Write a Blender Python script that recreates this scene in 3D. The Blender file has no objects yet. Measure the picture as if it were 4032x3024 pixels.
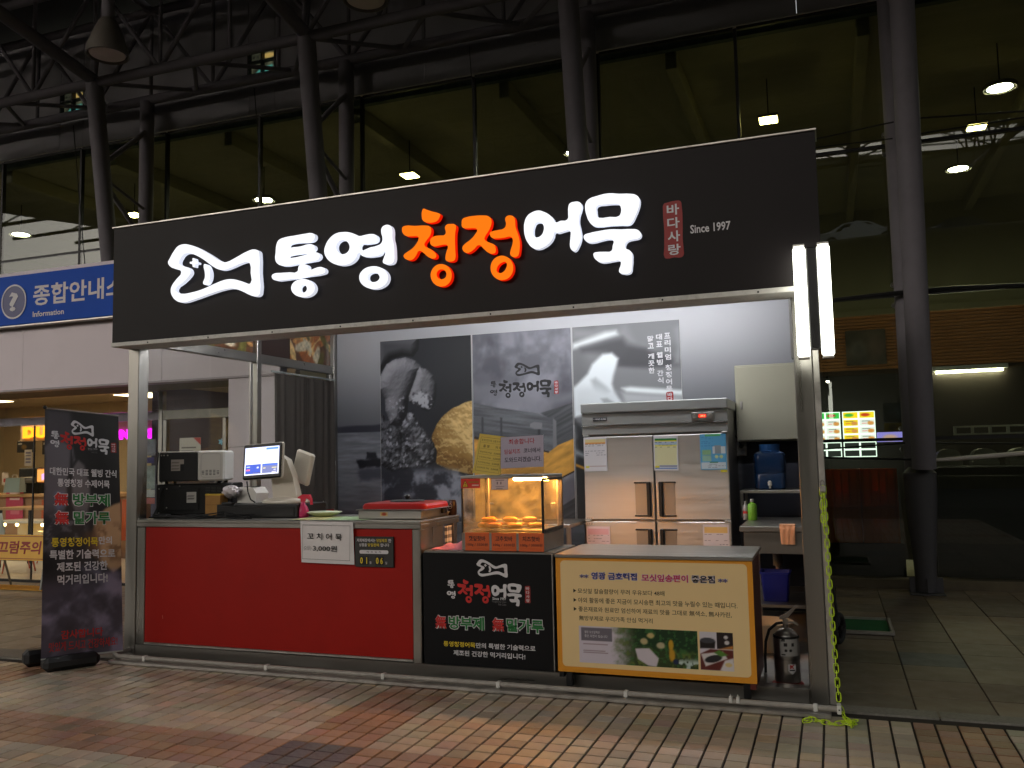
import bpy, math, random
import numpy as np
from mathutils import Matrix, Vector

random.seed(7); rng = np.random.default_rng(11)
SC = bpy.context.scene
COL = SC.collection
R = math.radians

# ---------------------------------------------------------------- camera
CAM = bpy.data.cameras.new('camera'); cam = bpy.data.objects.new('camera', CAM); COL.objects.link(cam)
yaw, pitch, roll = 0.35014, 0.08558, -0.02122
fwd = Vector((-math.sin(yaw)*math.cos(pitch), math.cos(yaw)*math.cos(pitch), math.sin(pitch)))
rt = Vector((math.cos(yaw), math.sin(yaw), 0)); up = rt.cross(fwd)
r2 = rt*math.cos(roll) + up*math.sin(roll); u2 = -rt*math.sin(roll) + up*math.cos(roll)
cam.matrix_world = Matrix(((r2.x, u2.x, -fwd.x, 5.1068), (r2.y, u2.y, -fwd.y, -5.1303), (r2.z, u2.z, -fwd.z, 1.43), (0, 0, 0, 1)))
CAM.sensor_width = 36; CAM.lens = 3429.7/4032*36; CAM.clip_start = 0.05; CAM.clip_end = 600
SC.camera = cam

# ---------------------------------------------------------------- sky, sun, exposure (overcast dusk)
W = bpy.data.worlds.new('World'); SC.world = W; W.use_nodes = True
wn = W.node_tree.nodes; wl = W.node_tree.links
sky = wn.new('ShaderNodeTexSky'); sky.sky_type = 'NISHITA'; sky.sun_disc = False
SUN_EL, SUN_ROT = 9.0, 200.0
sky.sun_elevation = R(SUN_EL); sky.sun_rotation = R(SUN_ROT); sky.air_density = 1.6; sky.dust_density = 5.0
hs = wn.new('ShaderNodeHueSaturation'); hs.inputs['Saturation'].default_value = 0.25
wl.new(sky.outputs[0], hs.inputs['Color']); wl.new(hs.outputs[0], wn['Background'].inputs['Color'])
wn['Background'].inputs['Strength'].default_value = 0.15
sl = bpy.data.lights.new('sun', 'SUN'); sl.energy = 0.12; sl.angle = R(40); sl.color = (1.0, 0.95, 0.88)
sun = bpy.data.objects.new('sun', sl); COL.objects.link(sun)
# the sky's sun sits at azimuth SUN_ROT clockwise from +Y; the lamp shines from there
sd = Vector((math.sin(R(SUN_ROT))*math.cos(R(SUN_EL)), math.cos(R(SUN_ROT))*math.cos(R(SUN_EL)), math.sin(R(SUN_EL))))
sun.rotation_euler = sd.to_track_quat('Z', 'Y').to_euler(); sun.location = sd*40
SC.view_settings.view_transform = 'Standard'; SC.view_settings.look = 'None'
SC.view_settings.exposure = 1.0; SC.view_settings.gamma = 1.0; SC.view_settings.use_curve_mapping = False
SC.render.engine = 'CYCLES'
SC.cycles.use_denoising = True; SC.cycles.max_bounces = 8; SC.cycles.transparent_max_bounces = 16
SC.cycles.glossy_bounces = 4; SC.cycles.diffuse_bounces = 3; SC.cycles.sample_clamp_indirect = 4.0
SC.cycles.caustics_reflective = False; SC.cycles.caustics_refractive = False

# ---------------------------------------------------------------- colour and material helpers
def lin(c):
    c = np.asarray(c, float)/255.0
    return np.where(c <= 0.04045, c/12.92, ((c + 0.055)/1.055)**2.4)
def L4(c): return tuple(float(v) for v in lin(c)) + (1.0,)

MATS = {}
def mat(name, rgb=(128, 128, 128), rough=0.5, metal=0.0, emit=None, es=0.0, var=0.0, vscale=6.0, bump=0.0, bscale=40.0,
        stretch=None, rvar=0.0, spec=0.5, coat=0.0, attr=None, objcol=False, alpha=1.0, trans=0.0, detail=4.0, dirt=None, dscale=3.0, damt=0.0):
    """procedural principled material: colour in sRGB, noise-driven colour / roughness variation and fine relief"""
    if name in MATS: return MATS[name]
    m = bpy.data.materials.new(name); m.use_nodes = True; nt = m.node_tree; N = nt.nodes; Lk = nt.links
    b = N['Principled BSDF']; MATS[name] = m
    b.inputs['Roughness'].default_value = rough; b.inputs['Metallic'].default_value = metal
    b.inputs['Specular IOR Level'].default_value = spec; b.inputs['Coat Weight'].default_value = coat
    b.inputs['Alpha'].default_value = alpha; b.inputs['Transmission Weight'].default_value = trans
    base = L4(rgb); b.inputs['Base Color'].default_value = base
    src = None
    if attr:
        a = N.new('ShaderNodeAttribute'); a.attribute_name = attr; src = a.outputs['Color']
    elif objcol:
        a = N.new('ShaderNodeObjectInfo'); src = a.outputs['Color']
    tc = None
    def coords(scale):
        nonlocal tc
        if tc is None:
            tc = N.new('ShaderNodeTexCoord')
        mp = N.new('ShaderNodeMapping'); Lk.new(tc.outputs['Object'], mp.inputs['Vector'])
        s = stretch or (1, 1, 1); mp.inputs['Scale'].default_value = (s[0]*scale, s[1]*scale, s[2]*scale)
        return mp.outputs['Vector']
    if var > 0 or rvar > 0:
        n = N.new('ShaderNodeTexNoise'); n.inputs['Scale'].default_value = 1.0; n.inputs['Detail'].default_value = detail
        n.inputs['Roughness'].default_value = 0.6
        Lk.new(coords(vscale), n.inputs['Vector'])
        if var > 0:
            mr = N.new('ShaderNodeMapRange'); mr.inputs['From Min'].default_value = 0.25; mr.inputs['From Max'].default_value = 0.75
            mr.inputs['To Min'].default_value = 1 - var; mr.inputs['To Max'].default_value = 1 + var
            Lk.new(n.outputs['Fac'], mr.inputs['Value'])
            mx = N.new('ShaderNodeMix'); mx.data_type = 'RGBA'; mx.blend_type = 'MULTIPLY'; mx.inputs['Factor'].default_value = 1
            if src is not None: Lk.new(src, mx.inputs[6])
            else: mx.inputs[6].default_value = base
            Lk.new(mr.outputs[0], mx.inputs[7]); src = mx.outputs[2]
        if rvar > 0:
            mr = N.new('ShaderNodeMapRange'); mr.inputs['From Min'].default_value = 0.3; mr.inputs['From Max'].default_value = 0.7
            mr.inputs['To Min'].default_value = max(0.02, rough - rvar); mr.inputs['To Max'].default_value = min(1, rough + rvar)
            Lk.new(n.outputs['Fac'], mr.inputs['Value']); Lk.new(mr.outputs[0], b.inputs['Roughness'])
    if damt > 0:      # stains with a shape of their own
        n = N.new('ShaderNodeTexNoise'); n.inputs['Scale'].default_value = dscale; n.inputs['Detail'].default_value = 7; n.inputs['Roughness'].default_value = 0.65
        if tc is None: tc = N.new('ShaderNodeTexCoord')
        Lk.new(tc.outputs['Object'], n.inputs['Vector'])
        mr = N.new('ShaderNodeMapRange'); mr.inputs['From Min'].default_value = 0.52; mr.inputs['From Max'].default_value = 0.72
        mr.inputs['To Min'].default_value = 0; mr.inputs['To Max'].default_value = damt; Lk.new(n.outputs['Fac'], mr.inputs['Value'])
        mx = N.new('ShaderNodeMix'); mx.data_type = 'RGBA'; Lk.new(mr.outputs[0], mx.inputs['Factor'])
        if src is not None: Lk.new(src, mx.inputs[6])
        else: mx.inputs[6].default_value = base
        mx.inputs[7].default_value = L4(dirt or (60, 52, 44)); src = mx.outputs[2]
    if src is not None: Lk.new(src, b.inputs['Base Color'])
    if bump > 0:
        n = N.new('ShaderNodeTexNoise'); n.inputs['Scale'].default_value = 1.0; n.inputs['Detail'].default_value = 5
        Lk.new(coords(bscale), n.inputs['Vector'])
        bp = N.new('ShaderNodeBump'); bp.inputs['Strength'].default_value = bump; bp.inputs['Distance'].default_value = 0.004
        Lk.new(n.outputs['Fac'], bp.inputs['Height']); Lk.new(bp.outputs[0], b.inputs['Normal'])
    if emit is not None:
        if emit == 'base':
            if src is not None: Lk.new(src, b.inputs['Emission Color'])
            else: b.inputs['Emission Color'].default_value = base
        else: b.inputs['Emission Color'].default_value = L4(emit)
        b.inputs['Emission Strength'].default_value = es
    return m

def glass(name, tint=(0.85, 0.9, 0.88), ior=1.5, rough=0.0, bumpy=0.0, film=0.0):
    """pane: lets what is behind it through and mirrors what is in front of it"""
    if name in MATS: return MATS[name]
    m = bpy.data.materials.new(name); m.use_nodes = True; nt = m.node_tree; N = nt.nodes; Lk = nt.links
    N.remove(N['Principled BSDF']); out = N['Material Output']
    t = N.new('ShaderNodeBsdfTransparent'); t.inputs[0].default_value = tint + (1,)
    g = N.new('ShaderNodeBsdfGlossy'); g.inputs['Roughness'].default_value = rough
    f = N.new('ShaderNodeFresnel')
    ge = N.new('ShaderNodeNewGeometry'); mi = N.new('ShaderNodeMapRange'); mi.inputs['To Min'].default_value = ior; mi.inputs['To Max'].default_value = 1/ior
    Lk.new(ge.outputs['Backfacing'], mi.inputs['Value']); Lk.new(mi.outputs[0], f.inputs[0])     # same mirror strength on both faces of a thin pane
    mx = N.new('ShaderNodeMixShader'); Lk.new(f.outputs[0], mx.inputs[0]); Lk.new(t.outputs[0], mx.inputs[1]); Lk.new(g.outputs[0], mx.inputs[2])
    if bumpy > 0:
        n = N.new('ShaderNodeTexNoise'); n.inputs['Scale'].default_value = 0.9; n.inputs['Detail'].default_value = 1
        tc = N.new('ShaderNodeTexCoord'); Lk.new(tc.outputs['Object'], n.inputs['Vector'])
        bp = N.new('ShaderNodeBump'); bp.inputs['Strength'].default_value = bumpy; bp.inputs['Distance'].default_value = 0.02
        Lk.new(n.outputs['Fac'], bp.inputs['Height']); Lk.new(bp.outputs[0], g.inputs['Normal']); Lk.new(bp.outputs[0], f.inputs['Normal'])
    last = mx
    if film > 0:      # greasy film that catches the light
        n = N.new('ShaderNodeTexNoise'); n.inputs['Scale'].default_value = 9; n.inputs['Detail'].default_value = 5; tc = N.new('ShaderNodeTexCoord'); Lk.new(tc.outputs['Object'], n.inputs['Vector'])
        mr = N.new('ShaderNodeMapRange'); mr.inputs['From Min'].default_value = .3; mr.inputs['From Max'].default_value = .75; mr.inputs['To Max'].default_value = film*1.8; Lk.new(n.outputs['Fac'], mr.inputs['Value'])
        df = N.new('ShaderNodeBsdfTranslucent'); df.inputs[0].default_value = (.8, .78, .72, 1); m2 = N.new('ShaderNodeMixShader')
        Lk.new(mr.outputs[0], m2.inputs[0]); Lk.new(mx.outputs[0], m2.inputs[1]); Lk.new(df.outputs[0], m2.inputs[2]); last = m2
    Lk.new(last.outputs[0], out.inputs[0]); MATS[name] = m; return m

def translucent(name, rgb, k=0.55):
    """thin coloured plastic that glows when lit from behind"""
    m = mat(name, rgb, .45, var=.15, vscale=6); N = m.node_tree.nodes; Lk = m.node_tree.links
    t = N.new('ShaderNodeBsdfTranslucent'); t.inputs[0].default_value = L4(rgb); mx = N.new('ShaderNodeMixShader'); mx.inputs[0].default_value = k
    Lk.new(N['Principled BSDF'].outputs[0], mx.inputs[1]); Lk.new(t.outputs[0], mx.inputs[2]); Lk.new(mx.outputs[0], N['Material Output'].inputs[0]); return m

def emit(name, rgb, s):
    if name in MATS: return MATS[name]
    m = bpy.data.materials.new(name); m.use_nodes = True; N = m.node_tree.nodes
    N.remove(N['Principled BSDF']); e = N.new('ShaderNodeEmission'); e.inputs[0].default_value = L4(rgb); e.inputs[1].default_value = s
    m.node_tree.links.new(e.outputs[0], N['Material Output'].inputs[0]); MATS[name] = m; return m

# ---------------------------------------------------------------- object helpers
ORG = {}
def link(o): COL.objects.link(o); return o
def tag(o, label=None, cat=None, group=None, kind=None):
    if label: o['label'] = label
    if cat: o['category'] = cat
    if group: o['group'] = group
    if kind: o['kind'] = kind
    return o
def thing(name, loc, label, cat, group=None):
    o = link(bpy.data.objects.new(name, None)); o.location = loc; o.empty_display_size = 0.1
    ORG[o.name] = Vector(loc); return tag(o, label, cat, group)

class B:
    """mesh builder in world metres; T (a Matrix) places what is added"""
    def __init__(s, T=None): s.V = []; s.F = []; s.T = T
    def add(s, vs, fs):
        n = len(s.V)
        s.V += [tuple(s.T @ Vector(v)) for v in vs] if s.T is not None else [tuple(v) for v in vs]
        s.F += [tuple(i + n for i in f) for f in fs]; return s
    def box(s, x0, x1, y0, y1, z0, z1):
        return s.add([(x0,y0,z0),(x1,y0,z0),(x1,y1,z0),(x0,y1,z0),(x0,y0,z1),(x1,y0,z1),(x1,y1,z1),(x0,y1,z1)],
                     [(0,3,2,1),(4,5,6,7),(0,1,5,4),(1,2,6,5),(2,3,7,6),(3,0,4,7)])
    def rbox(s, x0, x1, y0, y1, z0, z1, c=0.006):
        """box with chamfered edges"""
        c = min(c, (x1-x0)*.45, (y1-y0)*.45, (z1-z0)*.45)
        vs = []; idx = {}
        for ix, X in enumerate((x0, x1)):
            for iy, Y in enumerate((y0, y1)):
                for iz, Z in enumerate((z0, z1)):
                    sx, sy, sz = (1, -1)[ix], (1, -1)[iy], (1, -1)[iz]
                    idx[ix,iy,iz,0] = len(vs); vs.append((X, Y+sy*c, Z+sz*c))
                    idx[ix,iy,iz,1] = len(vs); vs.append((X+sx*c, Y, Z+sz*c))
                    idx[ix,iy,iz,2] = len(vs); vs.append((X+sx*c, Y+sy*c, Z))
        f = []
        for k in (0, 1):
            q = [idx[k,0,0,0], idx[k,1,0,0], idx[k,1,1,0], idx[k,0,1,0]]; f.append(q if k else q[::-1])
            q = [idx[0,k,0,1], idx[1,k,0,1], idx[1,k,1,1], idx[0,k,1,1]]; f.append(q[::-1] if k else q)
            q = [idx[0,0,k,2], idx[1,0,k,2], idx[1,1,k,2], idx[0,1,k,2]]; f.append(q if k else q[::-1])
        for a in (0, 1):
            for b_ in (0, 1):
                q = [idx[0,a,b_,1], idx[1,a,b_,1], idx[1,a,b_,2], idx[0,a,b_,2]]; f.append(q if (a ^ b_) else q[::-1])
                q = [idx[a,0,b_,0], idx[a,1,b_,0], idx[a,1,b_,2], idx[a,0,b_,2]]; f.append(q[::-1] if (a ^ b_) else q)
                q = [idx[a,b_,0,0], idx[a,b_,1,0], idx[a,b_,1,1], idx[a,b_,0,1]]; f.append(q if (a ^ b_) else q[::-1])
                for d in (0, 1):
                    q = [idx[a,b_,d,0], idx[a,b_,d,1], idx[a,b_,d,2]]; f.append(q if (a ^ b_ ^ d) else q[::-1])
        return s.add(vs, f)
    def cyl(s, p, q, r0, r1=None, n=14, caps=True):
        r1 = r0 if r1 is None else r1
        p, q = Vector(p), Vector(q); d = (q-p).normalized()
        a = d.orthogonal().normalized(); b_ = d.cross(a)
        vs = []
        for k in range(n):
            t = 2*math.pi*k/n; w = a*math.cos(t) + b_*math.sin(t)
            vs += [p + w*r0, q + w*r1]
        f = [(2*k, 2*((k+1) % n), 2*((k+1) % n)+1, 2*k+1) for k in range(n)]
        if caps: f += [tuple(2*k for k in range(n))[::-1], tuple(2*k+1 for k in range(n))]
        return s.add(vs, f)
    def tube(s, pts, r, n=8, closed=False):
        pts = [Vector(p) for p in pts]; m = len(pts); vs = []; prev = None
        rr = r if isinstance(r, (list, tuple)) else [r]*m
        for i, p in enumerate(pts):
            d = (pts[(i+1) % m] - pts[i-1]) if (closed or 0 < i < m-1) else (pts[min(i+1, m-1)] - pts[max(i-1, 0)])
            d.normalize()
            a = d.orthogonal().normalized() if prev is None else (prev - d*prev.dot(d)).normalized()
            prev = a; b_ = d.cross(a)
            for k in range(n):
                t = 2*math.pi*k/n; vs.append(p + (a*math.cos(t) + b_*math.sin(t))*rr[i])
        f = []
        for i in range(m if closed else m-1):
            j = (i+1) % m
            for k in range(n):
                f.append((i*n+k, i*n+(k+1) % n, j*n+(k+1) % n, j*n+k))
        if not closed: f += [tuple(range(n))[::-1], tuple(range((m-1)*n, m*n))]
        return s.add(vs, f)
    def lathe(s, prof, cx, cy, n=24, sx=1, sy=1):
        """profile [(r,z)...] turned round the vertical through (cx,cy)"""
        vs = []; m = len(prof)
        for k in range(n):
            t = 2*math.pi*k/n
            for r_, z in prof: vs.append((cx + r_*math.cos(t)*sx, cy + r_*math.sin(t)*sy, z))
        f = [(k*m+i, ((k+1) % n)*m+i, ((k+1) % n)*m+i+1, k*m+i+1) for k in range(n) for i in range(m-1)]
        if prof[0][0] > 1e-6: f.append(tuple(k*m for k in range(n))[::-1])
        if prof[-1][0] > 1e-6: f.append(tuple(k*m+m-1 for k in range(n)))
        return s.add(vs, f)
    def prism(s, poly, a0, a1, axis='y'):
        """polygon (2D) extruded along an axis; poly in (x,z) for y, (y,z) for x, (x,y) for z"""
        n = len(poly)
        def P(u, v, w): return (u, w, v) if axis == 'y' else (w, u, v) if axis == 'x' else (u, v, w)
        vs = [P(u, v, a0) for u, v in poly] + [P(u, v, a1) for u, v in poly]
        f = [tuple(range(n)), tuple(range(n, 2*n))[::-1]] + [(i, i+n, (i+1) % n + n, (i+1) % n) for i in range(n)]
        return s.add(vs, f)
    def sphere(s, c, rx, ry=None, rz=None, nu=14, nv=8):
        ry = rx if ry is None else ry; rz = rx if rz is None else rz
        vs = [(c[0], c[1], c[2]-rz)]
        for j in range(1, nv):
            ph = -math.pi/2 + math.pi*j/nv
            for k in range(nu):
                t = 2*math.pi*k/nu; vs.append((c[0]+rx*math.cos(ph)*math.cos(t), c[1]+ry*math.cos(ph)*math.sin(t), c[2]+rz*math.sin(ph)))
        vs.append((c[0], c[1], c[2]+rz)); last = len(vs)-1; f = []
        for k in range(nu):
            f.append((0, 1+(k+1) % nu, 1+k)); f.append((last, 1+(nv-2)*nu+k, 1+(nv-2)*nu+(k+1) % nu))
            for j in range(nv-2):
                a = 1+j*nu; f.append((a+k, a+(k+1) % nu, a+nu+(k+1) % nu, a+nu+k))
        return s.add(vs, f)
    def build(s, name, m, parent=None, label=None, cat=None, group=None, kind=None, ang=32):
        V = np.array(s.V, float)
        if parent is not None: org = ORG[parent.name]
        else:
            org = Vector((float((V[:,0].min()+V[:,0].max())/2), float((V[:,1].min()+V[:,1].max())/2), float(V[:,2].min())))
        me = bpy.data.meshes.new(name); me.from_pydata([tuple(v) for v in (V - np.array(org))], [], s.F)
        me.polygons.foreach_set('use_smooth', [True]*len(me.polygons)); me.set_sharp_from_angle(angle=R(ang))
        me.materials.append(m); me.validate()
        o = link(bpy.data.objects.new(name, me)); ORG[o.name] = Vector(org)
        if parent is not None: o.parent = parent
        else: o.location = org
        return tag(o, label, cat, group, kind)

def mesh_from_curve(cu):
    o = bpy.data.objects.new('tmp', cu); me = bpy.data.meshes.new_from_object(o)
    bpy.data.objects.remove(o); bpy.data.curves.remove(cu); return me

def place(me, name, m, parent, Mx):
    """give a finished mesh a world matrix and hang it under its thing"""
    me.transform(Matrix.Translation(-ORG[parent.name]) @ Mx); me.name = name
    me.materials.clear(); me.materials.append(m)
    o = link(bpy.data.objects.new(name, me)); o.parent = parent; ORG[o.name] = ORG[parent.name].copy(); return o

def FRONT(y): return Matrix(((1,0,0,0), (0,0,-1,y), (0,1,0,0), (0,0,0,1)))     # sheet facing the plaza (-Y): (x,y) -> (X,Z)
def SIDE(x): return Matrix(((0,0,1,x), (1,0,0,0), (0,1,0,0), (0,0,0,1)))       # sheet facing +X: (x,y) -> (Y,Z)

def text(body, x0, x1, z0, z1, m, parent, Mx, bold=0.0, keep=None, name='lettering', spacing=1.0, depth=0.0, align='c'):
    """lettering fitted to the rectangle x0..x1, z0..z1 of a sheet; keep='h' fits the height and keeps proportions"""
    cu = bpy.data.curves.new('t', 'FONT'); cu.body = body; cu.size = 1; cu.resolution_u = 2; cu.offset = bold
    cu.space_character = spacing; cu.extrude = 0
    me = mesh_from_curve(cu)
    n = len(me.vertices); co = np.empty(n*3); me.vertices.foreach_get('co', co); co = co.reshape(-1, 3)
    a, b_ = co.min(0), co.max(0)
    sx = (x1-x0)/max(1e-6, b_[0]-a[0]); sz = (z1-z0)/max(1e-6, b_[1]-a[1]); cx = (x0+x1)/2
    if keep == 'h': sx = sz
    elif keep == 'w': sz = sx
    co[:,0] = cx + (co[:,0] - (a[0]+b_[0])/2)*sx; co[:,1] = (z0+z1)/2 + (co[:,1] - (a[1]+b_[1])/2)*sz
    me.vertices.foreach_set('co', co.ravel()); me.update()
    if depth > 0: me = solid(me, depth)
    return place(me, name, m, parent, Mx)

def solid(me, d):
    """thicken a flat filled outline into a raised letter"""
    import bmesh
    bm = bmesh.new(); bm.from_mesh(me)
    bmesh.ops.dissolve_limit(bm, angle_limit=0.01, verts=bm.verts, edges=bm.edges)
    r = bmesh.ops.extrude_face_region(bm, geom=bm.faces[:])
    bmesh.ops.translate(bm, verts=[v for v in r['geom'] if isinstance(v, bmesh.types.BMVert)], vec=(0, 0, d))
    bmesh.ops.recalc_face_normals(bm, faces=bm.faces); bm.to_mesh(me); bm.free(); return me

def shape(polys, name, m, parent, Mx, depth=0.0, smooth=True, bevel=0.0, inset=0.0):
    """filled outline(s), inner outlines become holes; smooth rounds the corners"""
    cu = bpy.data.curves.new('s', 'CURVE'); cu.dimensions = '2D'; cu.fill_mode = 'BOTH' if depth else 'FRONT'
    if not depth: cu.fill_mode = 'BOTH'
    cu.extrude = depth/2; cu.resolution_u = 3; cu.bevel_depth = bevel; cu.bevel_resolution = 1; cu.offset = inset
    for P in polys:
        P = [p for p in P]
        if smooth:
            sp = cu.splines.new('BEZIER'); sp.bezier_points.add(len(P)-1)
            for b_, p in zip(sp.bezier_points, P):
                b_.co = (p[0], p[1], 0); b_.handle_left_type = b_.handle_right_type = 'AUTO'
        else:
            sp = cu.splines.new('POLY'); sp.points.add(len(P)-1)
            for b_, p in zip(sp.points, P): b_.co = (p[0], p[1], 0, 1)
        sp.use_cyclic_u = True
    me = mesh_from_curve(cu); me.transform(Matrix.Translation((0, 0, depth/2)))
    return place(me, name, m, parent, Mx)

def rrect(x0, x1, z0, z1, r, n=5):
    pts = []
    for cx, cz, a in ((x1-r, z1-r, 0), (x0+r, z1-r, 90), (x0+r, z0+r, 180), (x1-r, z0+r, 270)):
        for k in range(n+1):
            t = R(a + 90*k/n); pts.append((cx + r*math.cos(t), cz + r*math.sin(t)))
    return pts

# ---------------------------------------------------------------- printed pictures: a fine sheet whose ink is worked out point by point
def vnoise(x, y, seed=0):
    xi = np.floor(x).astype(int); yi = np.floor(y).astype(int); fx = x-xi; fy = y-yi
    fx = fx*fx*(3-2*fx); fy = fy*fy*(3-2*fy)
    def h(a, b_): 
        v = np.sin(a*127.1 + b_*311.7 + seed*74.7)*43758.5453; return v - np.floor(v)
    return (h(xi,yi)*(1-fx) + h(xi+1,yi)*fx)*(1-fy) + (h(xi,yi+1)*(1-fx) + h(xi+1,yi+1)*fx)*fy
def fbm(x, y, o=4, seed=0):
    v = 0; a = 0.5; t = 0
    for k in range(o): v = v + a*vnoise(x*2**k, y*2**k, seed+k); t += a; a *= 0.5
    return v/t
def sstep(a, b_, x):
    t = np.clip((x-a)/(b_-a), 0, 1); return t*t*(3-2*t)

class Ink:
    """canvas in metres, origin lower left; colours sRGB"""
    def __init__(s, w, h, d=0.009, bg=(128, 128, 128)):
        s.w, s.h = w, h; s.nx = max(2, int(w/d)); s.ny = max(2, int(h/d))
        s.X, s.Y = np.meshgrid(np.linspace(0, w, s.nx+1), np.linspace(0, h, s.ny+1))
        s.C = np.ones(s.X.shape + (3,))*np.array(bg, float)
    def mix(s, col, a):
        col = np.asarray(col, float); s.C = s.C*(1-a[...,None]) + (col if col.ndim == 3 else col)*a[...,None]; return s
    def sdf(s, pts):
        P = np.array(pts, float); d = np.full(s.X.shape, 1e9); ins = np.zeros(s.X.shape, bool)
        for i in range(len(P)):
            a, b_ = P[i], P[(i+1) % len(P)]; e = b_-a; wx = s.X-a[0]; wy = s.Y-a[1]
            t = np.clip((wx*e[0]+wy*e[1])/max(1e-9, e@e), 0, 1)
            d = np.minimum(d, np.hypot(wx-e[0]*t, wy-e[1]*t))
            if abs(e[1]) > 1e-9:
                c = ((a[1] <= s.Y) & (b_[1] > s.Y)) | ((b_[1] <= s.Y) & (a[1] > s.Y))
                ins ^= c & (s.X < a[0] + (s.Y-a[1])/e[1]*e[0])
        return np.where(ins, -d, d)
    def poly(s, pts, col, soft=0.008, wob=0, wsc=20, op=1.0):
        d = s.sdf(pts)
        if wob: d = d + (fbm(s.X*wsc, s.Y*wsc, 4, 3)-0.5)*wob
        return s.mix(col, sstep(soft, -soft, d)*op)
    def ell(s, cx, cy, rx, ry, col, soft=0.2, op=1.0, rot=0, wob=0, wsc=15, seed=0):
        c, n = math.cos(rot), math.sin(rot); u = ((s.X-cx)*c + (s.Y-cy)*n)/rx; v = (-(s.X-cx)*n + (s.Y-cy)*c)/ry
        d = np.hypot(u, v)
        if wob: d = d + (fbm(s.X*wsc, s.Y*wsc, 4, seed)-0.5)*wob
        return s.mix(col, sstep(1+soft, 1-soft, d)*op)
    def form(s, pts, lo, hi, r, l=(-.45, .6, .66), wob=0, wsc=14, soft=.006, tex=0, tsc=30, seed=0):
        """a rounded body in a photograph: drawn from its outline"""
        d = -s.sdf(pts)
        if wob: d = d + (fbm(s.X*wsc, s.Y*wsc, 4, seed)-.5)*wob
        t = np.clip(d/r, 0, 1); h = np.sqrt(np.clip(1-(1-t)**2, 0, 1))*r
        if tex: h = h + (fbm(s.X*tsc, s.Y*tsc, 4, seed+5)-.5)*tex
        gy, gx = np.gradient(h, s.h/s.ny, s.w/s.nx); n = 1/np.sqrt(1+gx*gx+gy*gy)
        v = np.clip((-gx*l[0] - gy*l[1] + l[2])*n, 0, 1)
        col = np.array(lo, float) + (np.array(hi, float)-np.array(lo, float))*v[...,None]
        return s.mix(col, sstep(-soft, soft, d))
    def noise(s, sc, amt, seed=0, sx=1, sy=1, o=5):
        s.C = np.clip(s.C*(1 + (fbm(s.X*sc*sx, s.Y*sc*sy, o, seed)-0.5)[...,None]*2*amt), 0, 255); return s
    def rect(s, x0, x1, y0, y1, col, op=1.0):
        a = ((s.X >= x0) & (s.X <= x1) & (s.Y >= y0) & (s.Y <= y1)).astype(float)*op; return s.mix(col, a)
    def sheet(s, name, m, parent, Mx, x0, z0, warp=None):
        """build the printed sheet with its lower left corner at x0,z0 of the plane Mx"""
        nx, ny = s.nx, s.ny
        P = np.stack([s.X + x0, s.Y + z0, np.zeros_like(s.X)], -1)
        if warp is not None: P = warp(P, s)
        me = bpy.data.meshes.new(name); nv = (nx+1)*(ny+1)
        i = (np.arange(ny)[:,None]*(nx+1) + np.arange(nx)[None,:]).ravel()
        F = np.stack([i, i+1, i+nx+2, i+nx+1], -1)
        me.vertices.add(nv); me.vertices.foreach_set('co', P.reshape(-1))
        me.loops.add(F.size); me.loops.foreach_set('vertex_index', F.ravel())
        me.polygons.add(len(F)); me.polygons.foreach_set('loop_start', np.arange(len(F))*4)
        me.polygons.foreach_set('use_smooth', np.ones(len(F), bool)); me.update()
        ca = me.color_attributes.new('ink', 'FLOAT_COLOR', 'POINT')
        rgba = np.ones((nv, 4)); rgba[:,:3] = lin(np.clip(s.C, 0, 255)).reshape(-1, 3); ca.data.foreach_set('color', rgba.ravel())
        return place(me, name, m, parent, Mx)

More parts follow.
